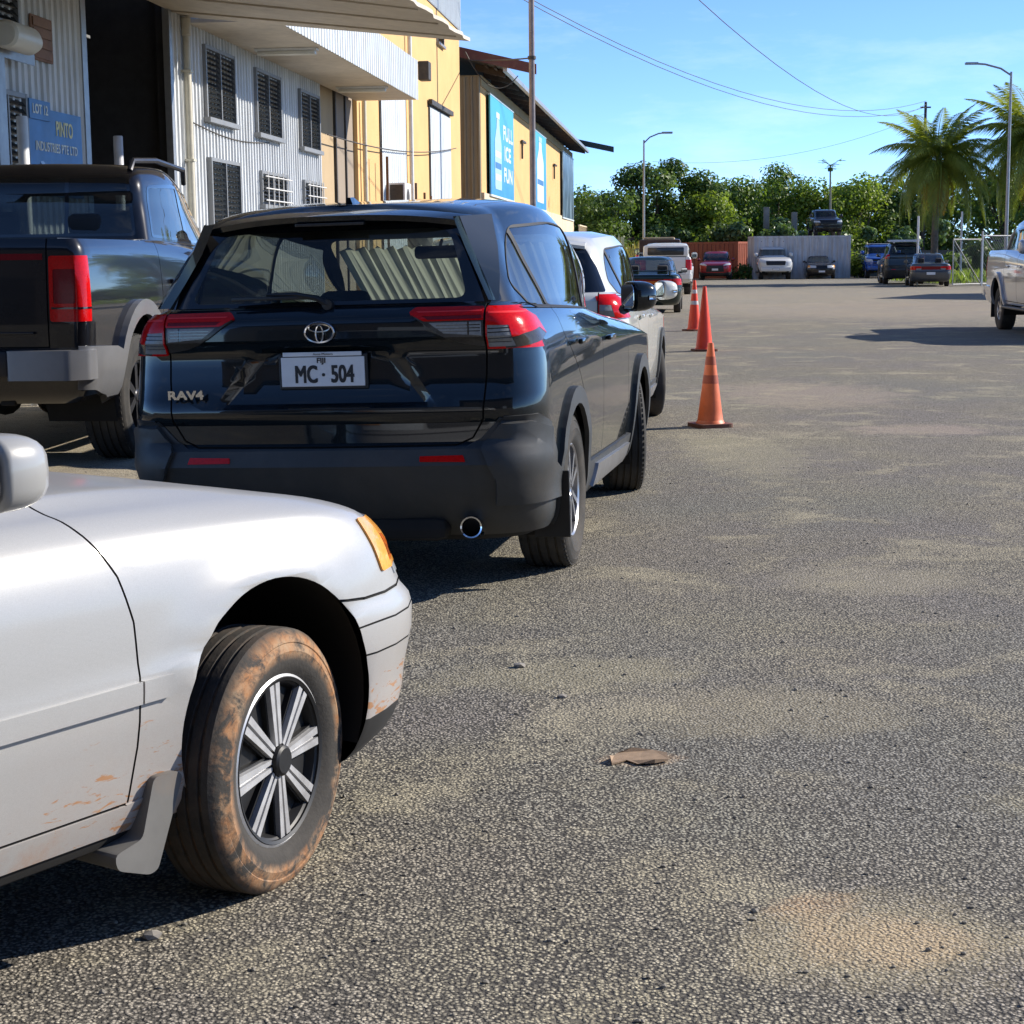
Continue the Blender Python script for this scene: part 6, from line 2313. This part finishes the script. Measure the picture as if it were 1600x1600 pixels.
def tree(label, x, y, h, rx, ry, mat, seed, trunk=.22, n=5200, size=.30, low=.18, nclump=34, open_=1.0, name='broadleaf_tree', group='trees behind the yard'):
    rg = random.Random(seed)
    root = thing(name, label, 'tree', (x, y, gz(x, y)), 0, group)
    cs, rs = [], []
    for i in range(nclump):
        a = rg.uniform(0, 2 * math.pi)
        q = math.sqrt(rg.random())
        zt = rg.random()
        prof = math.sin(math.pi * min(1, .12 + .80 * zt)) ** .7
        cs.append((rx * q * prof * math.cos(a), ry * q * prof * math.sin(a), h * (low + (1 - low) * zt * .93)))
        rs.append(rg.uniform(.55, 1.05) * min(rx, h * .4) * .50 * open_)
    tb = MB()
    tb.tube([(0, 0, -.1), (.08, .05, h * .22), (-.05, .1, h * .45), (.1, 0, h * .70)], [trunk * 1.2, trunk, trunk * .7, trunk * .3], 8)
    tb.build('trunk', BARK, root, 40)
    for i in range(0, nclump, 2):
        c = cs[i]
        z0 = h * rg.uniform(.18, .5)
        lm = MB()
        lm.tube([(0, 0.03, z0), (c[0] * .5, c[1] * .5, (z0 + c[2]) / 2 + .1), c], [trunk * .45, trunk * .28, trunk * .10], 5)
        lm.build('limb', BARK, root, 40)
    V = leaf_cloud(cs, rs, n, size, seed)
    link('crown', quads_mesh('crown', V, mat), root)
    return root


def hedge(label, x0, x1, y, h, depth, mat, seed, n=6000, size=.34, name='vine_thicket'):
    rg = random.Random(seed)
    root = thing(name, label, 'thicket', ((x0 + x1) / 2, y, 0), 0, 'vine thickets behind the yard')
    cs, rs = [], []
    k = int((x1 - x0) * 3.4)
    for i in range(k):
        xx = rg.uniform(x0, x1) - (x0 + x1) / 2
        hz = h * (0.78 + .22 * math.sin(xx * 1.3 + seed) * math.sin(xx * .47 + 2 * seed))
        zt = rg.random() ** .8
        cs.append((xx, rg.uniform(-depth / 2, depth / 2), .25 + (hz - .5) * zt))
        rs.append(rg.uniform(.40, .75))
    st = MB()
    for i in range(0, k, 3):
        c = cs[i]
        st.tube([(c[0] * .97, c[1], 0), (c[0], c[1] * .9, c[2] * .6), c], [.05, .035, .015], 4)
    tag(st.build('stems', BARK, root), kind='stuff')
    V = leaf_cloud(cs, rs, n, size, seed, .25, 1.25)
    link('leaves', quads_mesh('leaves', V, mat), root)
    return root


# label, x, y, h, rx, ry, mat, seed ...
tree('dark spreading tree with layered branches behind the slender street lamp', 9.6, 113, 7.3, 4.0, 3.0, LEAF[0], 11, .38, 15000, .22, .26, 46, .72)
tree('low dark bushy tree next to the corner of the shop building', 6.0, 108, 5.0, 2.9, 2.4, LEAF[0], 12, .2, 9000, .22, .04, 36, 1.0)
tree('round mid green tree between the shop corner and the spreading tree', 4.3, 118, 5.7, 3.2, 2.4, LEAF[1], 13, .2, 9000, .22, .04)
tree('pale leafed tree right of the spreading tree, behind the red container', 14.6, 116, 6.2, 3.2, 2.4, LEAF[1], 14, .2, 11000, .21, .03)
tree('bright green tree behind the red container', 12.2, 112, 5.4, 3.0, 2.0, LEAF[2], 15, .18, 11000, .21, .03)
tree('feathery green tree rising above the white pickup', 18.2, 119, 7.2, 3.1, 2.6, LEAF[1], 16, .2, 10000, .21, .03, 38, .85)
tree('light green tree immediately left of the papaya', 20.8, 117, 5.9, 2.6, 2.2, LEAF[2], 17, .18, 9000, .21, .03)
tree('light green tree directly behind the papaya stem', 23.6, 118, 6.4, 2.6, 2.2, LEAF[2], 18, .18, 9000, .21, .03)
tree('dark tree right of the papaya and behind the blue pickup', 26.8, 121, 6.7, 3.0, 2.4, LEAF[0], 19, .22, 9000, .22, .03)
tree('tall dark tree filling the gap left of the shorter palm', 30.2, 122, 7.3, 3.0, 2.4, LEAF[0], 20, .22, 9000, .22, .03)
tree('dense green tree behind the crown of the shorter palm', 34.0, 120, 6.8, 3.4, 2.4, LEAF[1], 21, .22, 8000, .22, .03)
tree('dense dark tree behind the taller palm at the frame edge', 38.5, 118, 6.6, 3.6, 2.4, LEAF[0], 22, .22, 8000, .22, .03)
tree('dark green tree closing the view beyond the spreading tree', 9.0, 128, 5.8, 6.0, 2.4, LEAF[0], 23, .25, 9000, .28, .03)
tree('dark green tree closing the view beyond the feathery tree', 18.0, 130, 6.0, 5.5, 2.4, LEAF[0], 25, .25, 9000, .28, .03)
tree('dark green tree closing the view beyond the papaya', 27.0, 132, 6.4, 6.0, 2.4, LEAF[0], 24, .25, 9000, .30, .03)
tree('dark green tree closing the view beyond the two palms', 37.0, 131, 6.6, 6.0, 2.4, LEAF[0], 26, .25, 8000, .30, .03)
hedge('glossy vine thicket spilling over the red container', 8.2, 14.2, 109.2, 3.7, 2.6, LEAF[3], 31, 8000, .28)
hedge('glossy vine thicket spilling over the pale container, left of the black pickup', 14.0, 19.6, 107.0, 3.9, 2.6, LEAF[3], 32, 8000, .28)
hedge('glossy vine thicket between the pale container and the shorter palm', 20.0, 27.0, 107.5, 4.0, 2.8, LEAF[3], 33, 10000, .28)
hedge('leafy thicket behind the chain-link gate', 22.5, 31.0, 92.0, 2.7, 2.4, LEAF[1], 34, 8000, .24)
hedge('trimmed leafy bank behind the silver pickup at the frame edge', 25.5, 33.0, 88.0, 3.1, 2.4, LEAF[2], 35, 4200, .26)
hedge('small weedy bush between the pale container and the blue pickup', 19.75, 21.0, 101.5, 1.5, 1.0, LEAF[2], 36, 900, .22)
hedge('weedy bush between the red and the pale container', 12.9, 14.0, 101.0, 1.0, 1.0, LEAF[1], 37, 500, .20)

# straw-coloured weeds by the slender lamp
rg = np.random.default_rng(7)
n = 2600
bx_ = np.stack([rg.uniform(4.2, 8.2, n), rg.uniform(88, 100, n), np.zeros(n)], 1)
hgt = rg.uniform(.9, 2.3, n) * (0.6 + .4 * np.sin(bx_[:, 0] * 2.1) ** 2)
lean = rg.normal(size=(n, 2)) * .35
wd_ = rg.uniform(.03, .07, n)
ang = rg.uniform(0, math.pi, n)
dx = np.stack([np.cos(ang) * wd_, np.sin(ang) * wd_, np.zeros(n)], 1)
top = bx_ + np.stack([lean[:, 0], lean[:, 1], hgt], 1)
mid = bx_ + np.stack([lean[:, 0] * .3, lean[:, 1] * .3, hgt * .55], 1)
V = np.stack([bx_, mid - dx, top, mid + dx], 1).reshape(-1, 3)
tag(link('tall_grass', quads_mesh('tall_grass', V, STRAW)), 'straw-coloured tall weeds at the foot of the slender lamp', 'grass', kind='stuff')
n = 1500
bx_ = np.stack([rg.uniform(19, 27, n), rg.uniform(78, 90, n), np.zeros(n)], 1)
hgt = rg.uniform(.2, .7, n)
lean = rg.normal(size=(n, 2)) * .2
top = bx_ + np.stack([lean[:, 0], lean[:, 1], hgt], 1)
mid = bx_ + np.stack([lean[:, 0] * .3, lean[:, 1] * .3, hgt * .55], 1)
ang = rg.uniform(0, math.pi, n)
dx = np.stack([np.cos(ang) * .05, np.sin(ang) * .05, np.zeros(n)], 1)
V = np.stack([bx_, mid - dx, top, mid + dx], 1).reshape(-1, 3)
tag(link('verge_grass', quads_mesh('verge_grass', V, LEAF[2])), 'short green grass behind the chain-link gate', 'grass', kind='stuff')


def frond_mesh(L, droop, n=46, seed=0, leaflet=.78):
    """feather-shaped palm leaf: arched rib with hanging leaflets, along +x"""
    rg = random.Random(seed)
    V = []
    def rib(t):
        return Vector((L * (t - .10 * droop * t ** 3), 0, L * (.42 * t - (.42 + .55 * droop) * t ** 2.1)))
    for i in range(n):
        t = .10 + .90 * i / (n - 1)
        p = rib(t)
        d = (rib(min(1, t + .02)) - rib(t - .02)).normalized()
        ll = leaflet * math.sin(math.pi * (.16 + .80 * t)) * rg.uniform(.85, 1.1) * L / 3.2
        for s in (1, -1):
            out = Vector((d.x * .45, s * .80, -.25 - .35 * droop + rg.uniform(-.12, .12))).normalized()
            tip = p + out * ll + Vector((0, 0, -ll * (.25 + .25 * droop)))
            midp = p + out * ll * .5
            wdt = d * .030 * L / 3.2
            V += [p - wdt * .5, midp + wdt, tip, midp - wdt]
    m_ = 10
    for i in range(m_):
        a, b = rib(i / m_), rib((i + 1) / m_)
        w0 = .035 * (1 - i / m_) + .008
        V += [a + Vector((0, w0, 0)), b + Vector((0, w0 * .9, 0)), b - Vector((0, w0 * .9, 0)), a - Vector((0, w0, 0))]
    return np.array([tuple(v) for v in V])


def palm(label, x, y, th, L, seed, nf=22, lean=(.3, .2), ndry=7, droop_all=0.0):
    rg = random.Random(seed)
    root = thing('coconut_palm', label, 'palm', (x, y, 0), 0, 'coconut palms by the gate')
    tb = MB()
    pts, rs = [], []
    for i in range(15):
        t_ = i / 14
        pts.append((lean[0] * t_ ** 1.5, lean[1] * t_, th * t_))
        rs.append((.19 - .07 * t_) * (1.06 if i % 2 else .96) + (.10 if i == 0 else 0))
    tb.tube(pts, rs, 12)
    tb.build('trunk', PALMBARK, root, 40)
    top = Vector((lean[0], lean[1], th))
    var = [quads_mesh('frond', frond_mesh(L, dr, 64, 50 + k), PALM) for k, dr in enumerate((.15, .5, .9, 1.3))]
    for i in range(nf):
        el = 62 - 92 * (i / (nf - 1)) ** .85
        az = i * 137.5 + rg.uniform(-14, 14)
        k = 0 if el > 35 else (1 if el > 10 else (2 if el > -12 else 3))
        o = link('frond', var[k], root)
        o.location = top
        o.rotation_euler = (rg.uniform(-.25, .25), -R(el), R(az))
        s_ = rg.uniform(.85, 1.1)
        o.scale = (s_, s_, s_)
    vd = quads_mesh('dry_frond', frond_mesh(L * .8, .5, 34, 91, .5), PALMDRY)
    for i in range(ndry):
        o = link('dry_frond', vd, root)
        o.location = top - Vector((0, 0, .15))
        o.rotation_euler = (rg.uniform(-.4, .4), R(rg.uniform(58, 80)), R(200 + i * 50 + rg.uniform(-15, 15)))
    for i in range(7):
        a = i * 2 * math.pi / 7
        q = MB()
        q.lathe([(0, -.13), (.07, -.10), (.10, 0), (.07, .10), (0, .13)], 8, Matrix.Translation(top + Vector((.22 * math.cos(a), .22 * math.sin(a), -.22 - .08 * (i % 2)))))
        q.build('coconut', simple('coconut_husk', (0.20, 0.13, 0.04), .7, var=.3), root, 60)
    return root


palm('shorter coconut palm with drooping yellowed fronds behind the grey saloon', 20.3, 83.5, 5.8, 3.2, 3, 44, (.1, .1), 12)
palm('taller coconut palm at the frame edge behind the tall street lamp', 24.5, 83.0, 6.6, 3.7, 8, 44, (.25, .1), 6)

pap = thing('papaya_tree', 'thin papaya tree with an umbrella of leaves above the black pickup', 'tree', (19.9, 108.8, 0))
tb = MB()
tb.tube([(0, 0, 0), (.05, 0, 3), (0, 0, 6.85)], [.10, .08, .05], 8)
tb.build('trunk', simple('pale_papaya_stem', (0.30, 0.29, 0.22), .8, var=.3), pap, 40)
for i in range(12):
    a = i * 2.4
    ln = .40 + .35 * (i % 3) / 2
    e = Vector((math.cos(a) * ln, math.sin(a) * ln, 6.95 + .28 * math.sin(i * 1.7)))
    q = MB()
    q.tube([(0, 0, 6.8), e], .014, 5)
    q.add([tuple(e + Vector((math.cos(a + b) * r, math.sin(a + b) * r, -.05 * (k % 2) - .3 * r))) for k, (b, r) in enumerate([(0, .42), (.6, .18), (1.1, .40), (1.9, .16), (2.6, .32), (3.6, .08), (-2.6, .32), (-1.9, .16), (-1.1, .40), (-.6, .18)])] , [tuple(range(10))])
    q.build('leaf', LEAF[1], pap)
for i in range(5):
    a = i * 1.25
    q = MB()
    q.lathe([(0, -.14), (.06, -.08), (.07, .02), (.03, .12), (0, .13)], 8, Matrix.Translation((.11 * math.cos(a), .11 * math.sin(a), 6.55)))
    q.build('fruit', LEAF[1], pap, 60)

# ------------------------------------------------------------------ traffic cones
def cone(label, x, y, h, faded=False, bands=0, rz=0.0, wide=.95):
    root = thing('traffic_cone', label, 'traffic cone', (x, y, gz(x, y)), rz, 'orange cones in a row beside the parked cars')
    mt = simple('faded_cone_plastic', (0.78, 0.150, 0.035), .5, var=.25, vscale=9, grime=.45, grime_col=(.24, .13, .07)) if faded else simple('bright_cone_plastic', (0.95, 0.060, 0.014), .45, var=.08)
    b = MB()
    bw = .19 * wide
    b.prism(rpoly([(-bw, -bw), (bw, -bw), (bw, bw), (-bw, bw)], .05, 4), 0, .032)
    b.build('base', simple('dark_cone_base', (0.16, 0.045, 0.02), .7, var=.4, grime=.5), root)
    c = MB()
    pr = [(.150 * wide, .032), (.140 * wide, .05), (.135 * wide, .055)]
    for i in range(9):
        t_ = i / 8
        pr.append(((.132 - .104 * t_) * wide, .06 + (h - .06) * t_))
    pr += [(.018 * wide, h), (.018 * wide, h - .02)]
    c.lathe(pr, 28)
    c.build('cone_body', mt, root, 40)
    for k in range(bands):
        z = h * (.52 + .22 * k)
        r = (.132 - .104 * (z - .06) / (h - .06)) * wide
        r2 = (.132 - .104 * (z + .07 - .06) / (h - .06)) * wide
        q = MB()
        q.lathe([(r + .002, z), (r2 + .002, z + .07)], 28)
        q.build('band', simple('worn_band', (0.40, 0.070, 0.025), .6, var=.4) if faded else simple('silver_band', (.7, .62, .58), .4, var=.2), root, 40)
    return root


cone('faded dirty orange cone, nearest of the row, with dark worn bands', 1.69, 14.62, .71, True, 2, .3, .82)
cone('bright orange cone second in the row, without bands', 2.93, 26.2, .97, False, 0, .1)
cone('bright orange cone farthest in the row, with pale bands', 3.52, 33.2, .96, False, 2, .5)

# ------------------------------------------------------------------ bits on the road
GREYSTONE = simple('pale_stone', (0.34, 0.31, 0.27), .9, var=.3)
rgp = random.Random(4)
def pebble(r, seed):
    bm = bmesh.new()
    bmesh.ops.create_icosphere(bm, subdivisions=1, radius=1.0)
    g = random.Random(seed)
    for v_ in bm.verts:
        v_.co *= g.uniform(.75, 1.15)
        v_.co = Vector((v_.co.x * r * 1.3, v_.co.y * r, v_.co.z * r * .6))
    me = bpy.data.meshes.new('pebble')
    bm.to_mesh(me)
    bm.free()
    me.materials.append(GREYSTONE)
    return me
for lab, x, y, r in (('pale pebble lying in front of the silver saloon bumper', .16, 5.59, .016), ('flat pebble on a dusty patch behind the crossover', .02, 6.04, .02), ('pebble lying at the edge of the silver saloon shadow', -.80, 3.62, .018)):
    o = link('pebble', pebble(r, int(x * 100)))
    o.location = (x, y, gz(x, y) + r * .35)
    tag(o, lab, 'pebble')
# loose chippings scattered over the near road
V, Fc = [], []
bm = bmesh.new()
bmesh.ops.create_icosphere(bm, subdivisions=1, radius=1.0)
ico = [v_.co.copy() for v_ in bm.verts]
icf = [[v_.index for v_ in f.verts] for f in bm.faces]
bm.free()
for i in range(700):
    y = 3.0 + rgp.random() ** 1.6 * 9
    x = rgp.uniform(-.32, .34) * y
    r = rgp.uniform(.003, .0075)
    o_ = len(V)
    z = gz(x, y)
    sx_, sy_, sz_ = r * rgp.uniform(.8, 1.4), r * rgp.uniform(.8, 1.3), r * rgp.uniform(.5, .8)
    for c in ico:
        k = rgp.uniform(.8, 1.15)
        V.append((x + c.x * sx_ * k, y + c.y * sy_ * k, z + sz_ * .5 + c.z * sz_ * k))
    Fc += [tuple(o_ + q for q in f) for f in icf]
me = bpy.data.meshes.new('loose_chippings')
me.from_pydata(V, [], Fc)
me.materials.append(simple('dark_chipping', (0.30, 0.27, 0.22), .9, var=.5, vscale=40))
tag(link('loose_chippings', me), 'loose stone chippings scattered over the near road', 'gravel', kind='stuff')
# flattened scrap of cardboard
sc_ = MB()
prs = [(-.085, .0), (-.05, .028), (.0, .034), (.06, .030), (.088, .004), (.075, -.026), (.03, -.034), (-.02, -.030), (-.04, -.008), (-.09, -.020)]
sc_.add([(a, b * 2.0, .004 + .010 * math.sin(a * 55 + i)) for i, (a, b) in enumerate(prs)] + [(a, b * 2.0, .002) for a, b in prs],
        [tuple(range(10)), tuple(range(19, 9, -1))] + [(i, (i + 1) % 10, 10 + (i + 1) % 10, 10 + i) for i in range(10)])
o = sc_.build('cardboard_scrap', simple('brown_card', (0.36, 0.25, 0.16), .9, var=.35, vscale=30), None, None, (.36, 4.86, .004))
o.rotation_euler = (0, 0, .2)
tag(o, 'flattened scrap of brown cardboard lying on the open road', 'scrap')
# ------------------------------------------------------------------ the other vehicles
def lowwheels(root, key, r, w_, rim, style, xs, yt, rim_mat=None, detail=0, steer=0.0):
    wm = wheel_meshes(key, r, w_, rim, style, TYRE, rim_mat or ALLOY, WHEELDARK, detail)
    for i, x in enumerate(xs):
        for s in (1, -1):
            add_wheel(root, wm, x, s * yt, r, steer if i else 0.0)


P0 = paint('pattern_paint', (0.5, 0.5, 0.5), dirt=.2)
WHITE_P = paint('white_paintwork', (0.68, 0.68, 0.66), 0, .4, dirt=.15)
RED_P = paint('metallic_red_paint', (0.30, 0.012, 0.022), .4, .3, dirt=.1)
BLUE_P = paint('bright_blue_paint', (0.02, 0.085, 0.36), .3, .3, dirt=.12)
GREEN_P = paint('dark_green_paint', (0.006, 0.020, 0.018), .1, .35, dirt=.08)
GREY_P = paint('dull_grey_paint', (0.075, 0.082, 0.088), .3, .4, dirt=.3)
DKSUV_P = paint('dark_slate_paint', (0.022, 0.032, 0.036), .3, .35, dirt=.3)
SILV_P = paint('warm_silver_paint', (0.50, 0.50, 0.505), .35, .34, dirt=.08)
BLK_P = paint('plain_black_paint', (0.008, 0.008, 0.010), .1, .35, dirt=.25)
BROWN_P = paint('dark_brown_paint', (0.03, 0.018, 0.015), .2, .4, dirt=.3)
PEARL_P = paint('pearl_white_paint', (0.62, 0.62, 0.58), .05, .35, dirt=.08)


def relabel(o, name, label, cat):
    o.name = name
    o['label'] = label
    o['category'] = cat
    return o


# crossovers -------------------------------------------------------
cx0 = build_crossover('pearl white crossover parked directly ahead of the dark one with plate MC 504', PEARL_P, False)
place(cx0, 0.09, 13.2, 8.3, -.012, -.010)
cx0.scale = (1, .985, .945)
for s in (1, -1):                                         # wind deflectors over the side windows
    v_ = MB()
    v_.add([(-.20, s * .690, 1.575), (.9, s * .690, 1.59), (.9, s * .728, 1.53), (-.20, s * .722, 1.515)], [(0, 1, 2, 3)])
    v_.add([(.92, s * .690, 1.59), (1.30, s * .655, 1.51), (1.50, s * .705, 1.40), (.92, s * .728, 1.53)], [(0, 1, 2, 3)])
    v_.build('wind_deflector', GLASS_T, cx0)
red = copy_tree(cx0)
recolour(red, {PEARL_P: RED_P})
relabel(red, 'crossover', 'metallic red crossover facing the camera before the red container', 'car')
place(red, 12.0, 101.3, 188.0)
red.scale = (.9, .97, .94)
plate(red, 3.64, 0, .62, .36, .12, PLATE_W, INK, None, 1)
suv = copy_tree(cx0)
recolour(suv, {PEARL_P: DKSUV_P})
relabel(suv, 'crossover', 'dark slate off-roader with pale roof rack beside the grey saloon', 'car')
place(suv, 18.1, 80.2, 8.0)
suv.scale = (.95, 1.0, 1.08)
rk = MB()
rk.rbox(-.55, .75, -.66, .66, 1.76, 1.80, .02)
for x in (-.4, .1, .6):
    rk.rbox(x, x + .06, -.70, .70, 1.80, 1.86, .01)
rk.build('roof_rack', WHITEPAINT, suv)

# saloons ------------------------------------------------------------
gs = build_saloon('dark green saloon with a boot spoiler parked beyond the cones', GREEN_P)
lowwheels(gs, 'far_saloon', .31, .185, .19, 'ten', (0, 2.50), .73)
spw = MB()
spw.rbox(-.98, -.80, -.62, .62, 1.045, 1.065, .008)
for s in (1, -1):
    spw.rbox(-.95, -.84, s * .56 - .02, s * .56 + .02, .93, 1.05, .006)
spw_o = spw.build('boot_spoiler', GREEN_P, gs, 30)
for s in (1, -1):
    mirror_part(gs, 1.72, s * .79, 1.04, s, GREEN_P, MIRROR, (.10, .17, .13))
place(gs, 3.50, 44.0, 6.5)
plate(gs, -.99, 0, .55, .36, .11, PLATE_W, INK, None, -1)
strip_ = MB()
strip_.rbox(-.957, -.945, -.40, .10, .735, .80, .004)
strip_.build('amber_strip', ORANGE_REFL, gs)
bs = copy_tree(gs)
recolour(bs, {GREEN_P: BLK_P})
for c in list(bs.children):
    if c.name.startswith(('boot_spoiler', 'amber_strip')):
        bpy.data.objects.remove(c)
relabel(bs, 'saloon_car', 'black saloon facing the camera before the pale container', 'car')
place(bs, 17.75, 101.0, 184.0)
bs.scale = (.92, .97, .93)
plate(bs, 3.345, 0, .45, .36, .11, PLATE_W, INK, None, 1)
gy = copy_tree(gs)
recolour(gy, {GREEN_P: GREY_P})
for c in list(gy.children):
    if c.name.startswith(('boot_spoiler', 'amber_strip')):
        bpy.data.objects.remove(c)
relabel(gy, 'saloon_car', 'dull grey saloon seen from behind next to the chain-link gate', 'car')
place(gy, 17.85, 74.2, 9.0)

# pick-ups -------------------------------------------------------------
pk = build_pickup('white pickup with a ladder rack facing the camera before the pale container', WHITE_P, WHITE_P)
lowwheels(pk, 'far_pickup', .43, .28, .235, 'six', (0, 3.62), .855)
for c in list(pk.children):
    if c.name.startswith('rear_bumper'):
        c.active_material = BLACK
pk.scale = (.87, .90, .86)
place(pk, 15.15, 101.8, 183.0)
sil = copy_tree(pk)
blu = copy_tree(pk)
blk = copy_tree(pk)
wt2 = copy_tree(pk)
brn = copy_tree(pk)
rk = MB()
for x in (.55, 1.5):
    rk.tube([(x, -.80, 2.0), (x, -.80, 2.45), (x, .80, 2.45), (x, .80, 2.0)], .03, 6)
for y in (-.7, 0, .7):
    rk.tube([(-.9, y, 2.47), (2.1, y, 2.47)], .025, 6)
rk.tube([(-.9, -.80, 1.5), (-.9, -.80, 2.45), (-.9, .80, 2.45), (-.9, .80, 1.5)], .03, 6)
rk.build('ladder_rack', RUSTY, pk, 40)
plate(pk, 4.57, 0, .66, .40, .13, PLATE_W, INK, None, 1)

recolour(sil, {WHITE_P: SILV_P})
relabel(sil, 'pickup_truck', 'silver pickup cut off by the frame edge, driving on the open road', 'pickup truck')
sil.scale = (1.12, .95, .95)
place(sil, 10.08, 32.45, 186.0)
sb_ = MB()
for s in (1, -1):
    sb_.tube([(-.20, s * .80, 1.55), (.10, s * .78, 1.82), (.45, s * .74, 1.98), (.50, s * .74, 1.56)], .035, 8)
sb_.tube([(.45, -.74, 1.98), (.45, .74, 1.98)], .035, 8)
sb_.build('sports_bar', GALV, sil, 40)
mfl = MB()
for s in (1, -1):
    mfl = MB()
    mfl.rbox(-.54, -.52, s * .90 - .13, s * .90 + .13, .22, .62, .004)
    mfl.build('mud_flap', BLACK, sil)

recolour(blu, {WHITE_P: BLUE_P})
relabel(blu, 'pickup_truck', 'bright blue pickup with spot lamps and a snorkel facing the camera', 'pickup truck')
blu.scale = (.87, .92, .90)
place(blu, 21.45, 102.2, 186.0)
for s in (1, -1):
    q = MB()
    q.lathe([(0, .06), (.11, .05), (.12, 0), (.06, -.06), (0, -.07)], 14, frame_m((4.66, s * .28, .98), (0, 1, 0), (0, 0, 1)))
    q.build('spot_lamp', HEAD_LENS, blu, 40)
q = MB()
q.tube([(4.62, -.75, .60), (4.66, -.60, 1.02), (4.66, .60, 1.02), (4.62, .75, .60)], .04, 8)
q.build('bull_bar', BLUE_P, blu, 40)
q = MB()
q.tube([(2.9, .99, 1.30), (2.75, .99, 1.55), (2.20, .86, 2.02), (2.20, .86, 2.35)], .05, 8)
q.build('snorkel', WHITEPAINT, blu, 40)
q = MB()
q.rbox(.8, 2.0, -.72, .72, 2.13, 2.17, .02)
q.build('roof_rack', WHITEPAINT, blu, 40)
plate(blu, 4.57, 0, .66, .40, .13, PLATE_Y, INK, None, 1)

recolour(blk, {WHITE_P: BLK_P})
relabel(blk, 'pickup_truck', 'black pickup body standing on top of the pale container', 'pickup truck')
blk.scale = (.52, .78, .70)
place(blk, 18.25, 102.3, 180.0, 0, 2.43)
bxl = link('bed_timbers', None, blk)
bpy.data.objects.remove(bxl)

relabel(wt2, 'pickup_truck', 'white double-cab pickup parked ahead of the dark green saloon', 'pickup truck')
wt2.scale = (.88, .90, .88)
place(wt2, 5.75, 64.0, 6.5)
cnp = MB()
cnp.rbox(-1.15, .52, -.90, .90, 1.55, 2.02, .08)
cnp.build('canopy_top', WHITE_P, wt2, 30)
cw = MB()
cw.rbox(-1.165, -1.14, -.72, .72, 1.62, 1.93, .03)
cw.build('canopy_window', GLASSWIN, wt2, 30)

recolour(brn, {WHITE_P: BROWN_P})
relabel(brn, 'pickup_truck', 'dark brown truck with loaded bed beyond the white double-cab pickup', 'pickup truck')
brn.scale = (.95, .98, 1.0)
place(brn, 6.35, 73.5, 6.5)
ld = MB()
ld.rbox(-1.1, .45, -.86, .86, 1.5, 2.06, .06)
ld.build('load_cover', simple('brown_tarpaulin', (0.06, 0.032, 0.026), .8, var=.4, bump=.5, bscale=6), brn, 30)
ld = MB()
ld.rbox(-.8, 1.0, -.60, .70, 2.07, 2.16, .03)
ld.build('load_boards', simple('pale_timber', (0.50, 0.40, 0.26), .8, var=.3), brn, 30)

for o_ in (pk, blu, bs, red):
    o_['group'] = 'vehicles lined up before the containers'
for o_ in (suv, gy):
    o_['group'] = 'cars standing by the chain-link gate'
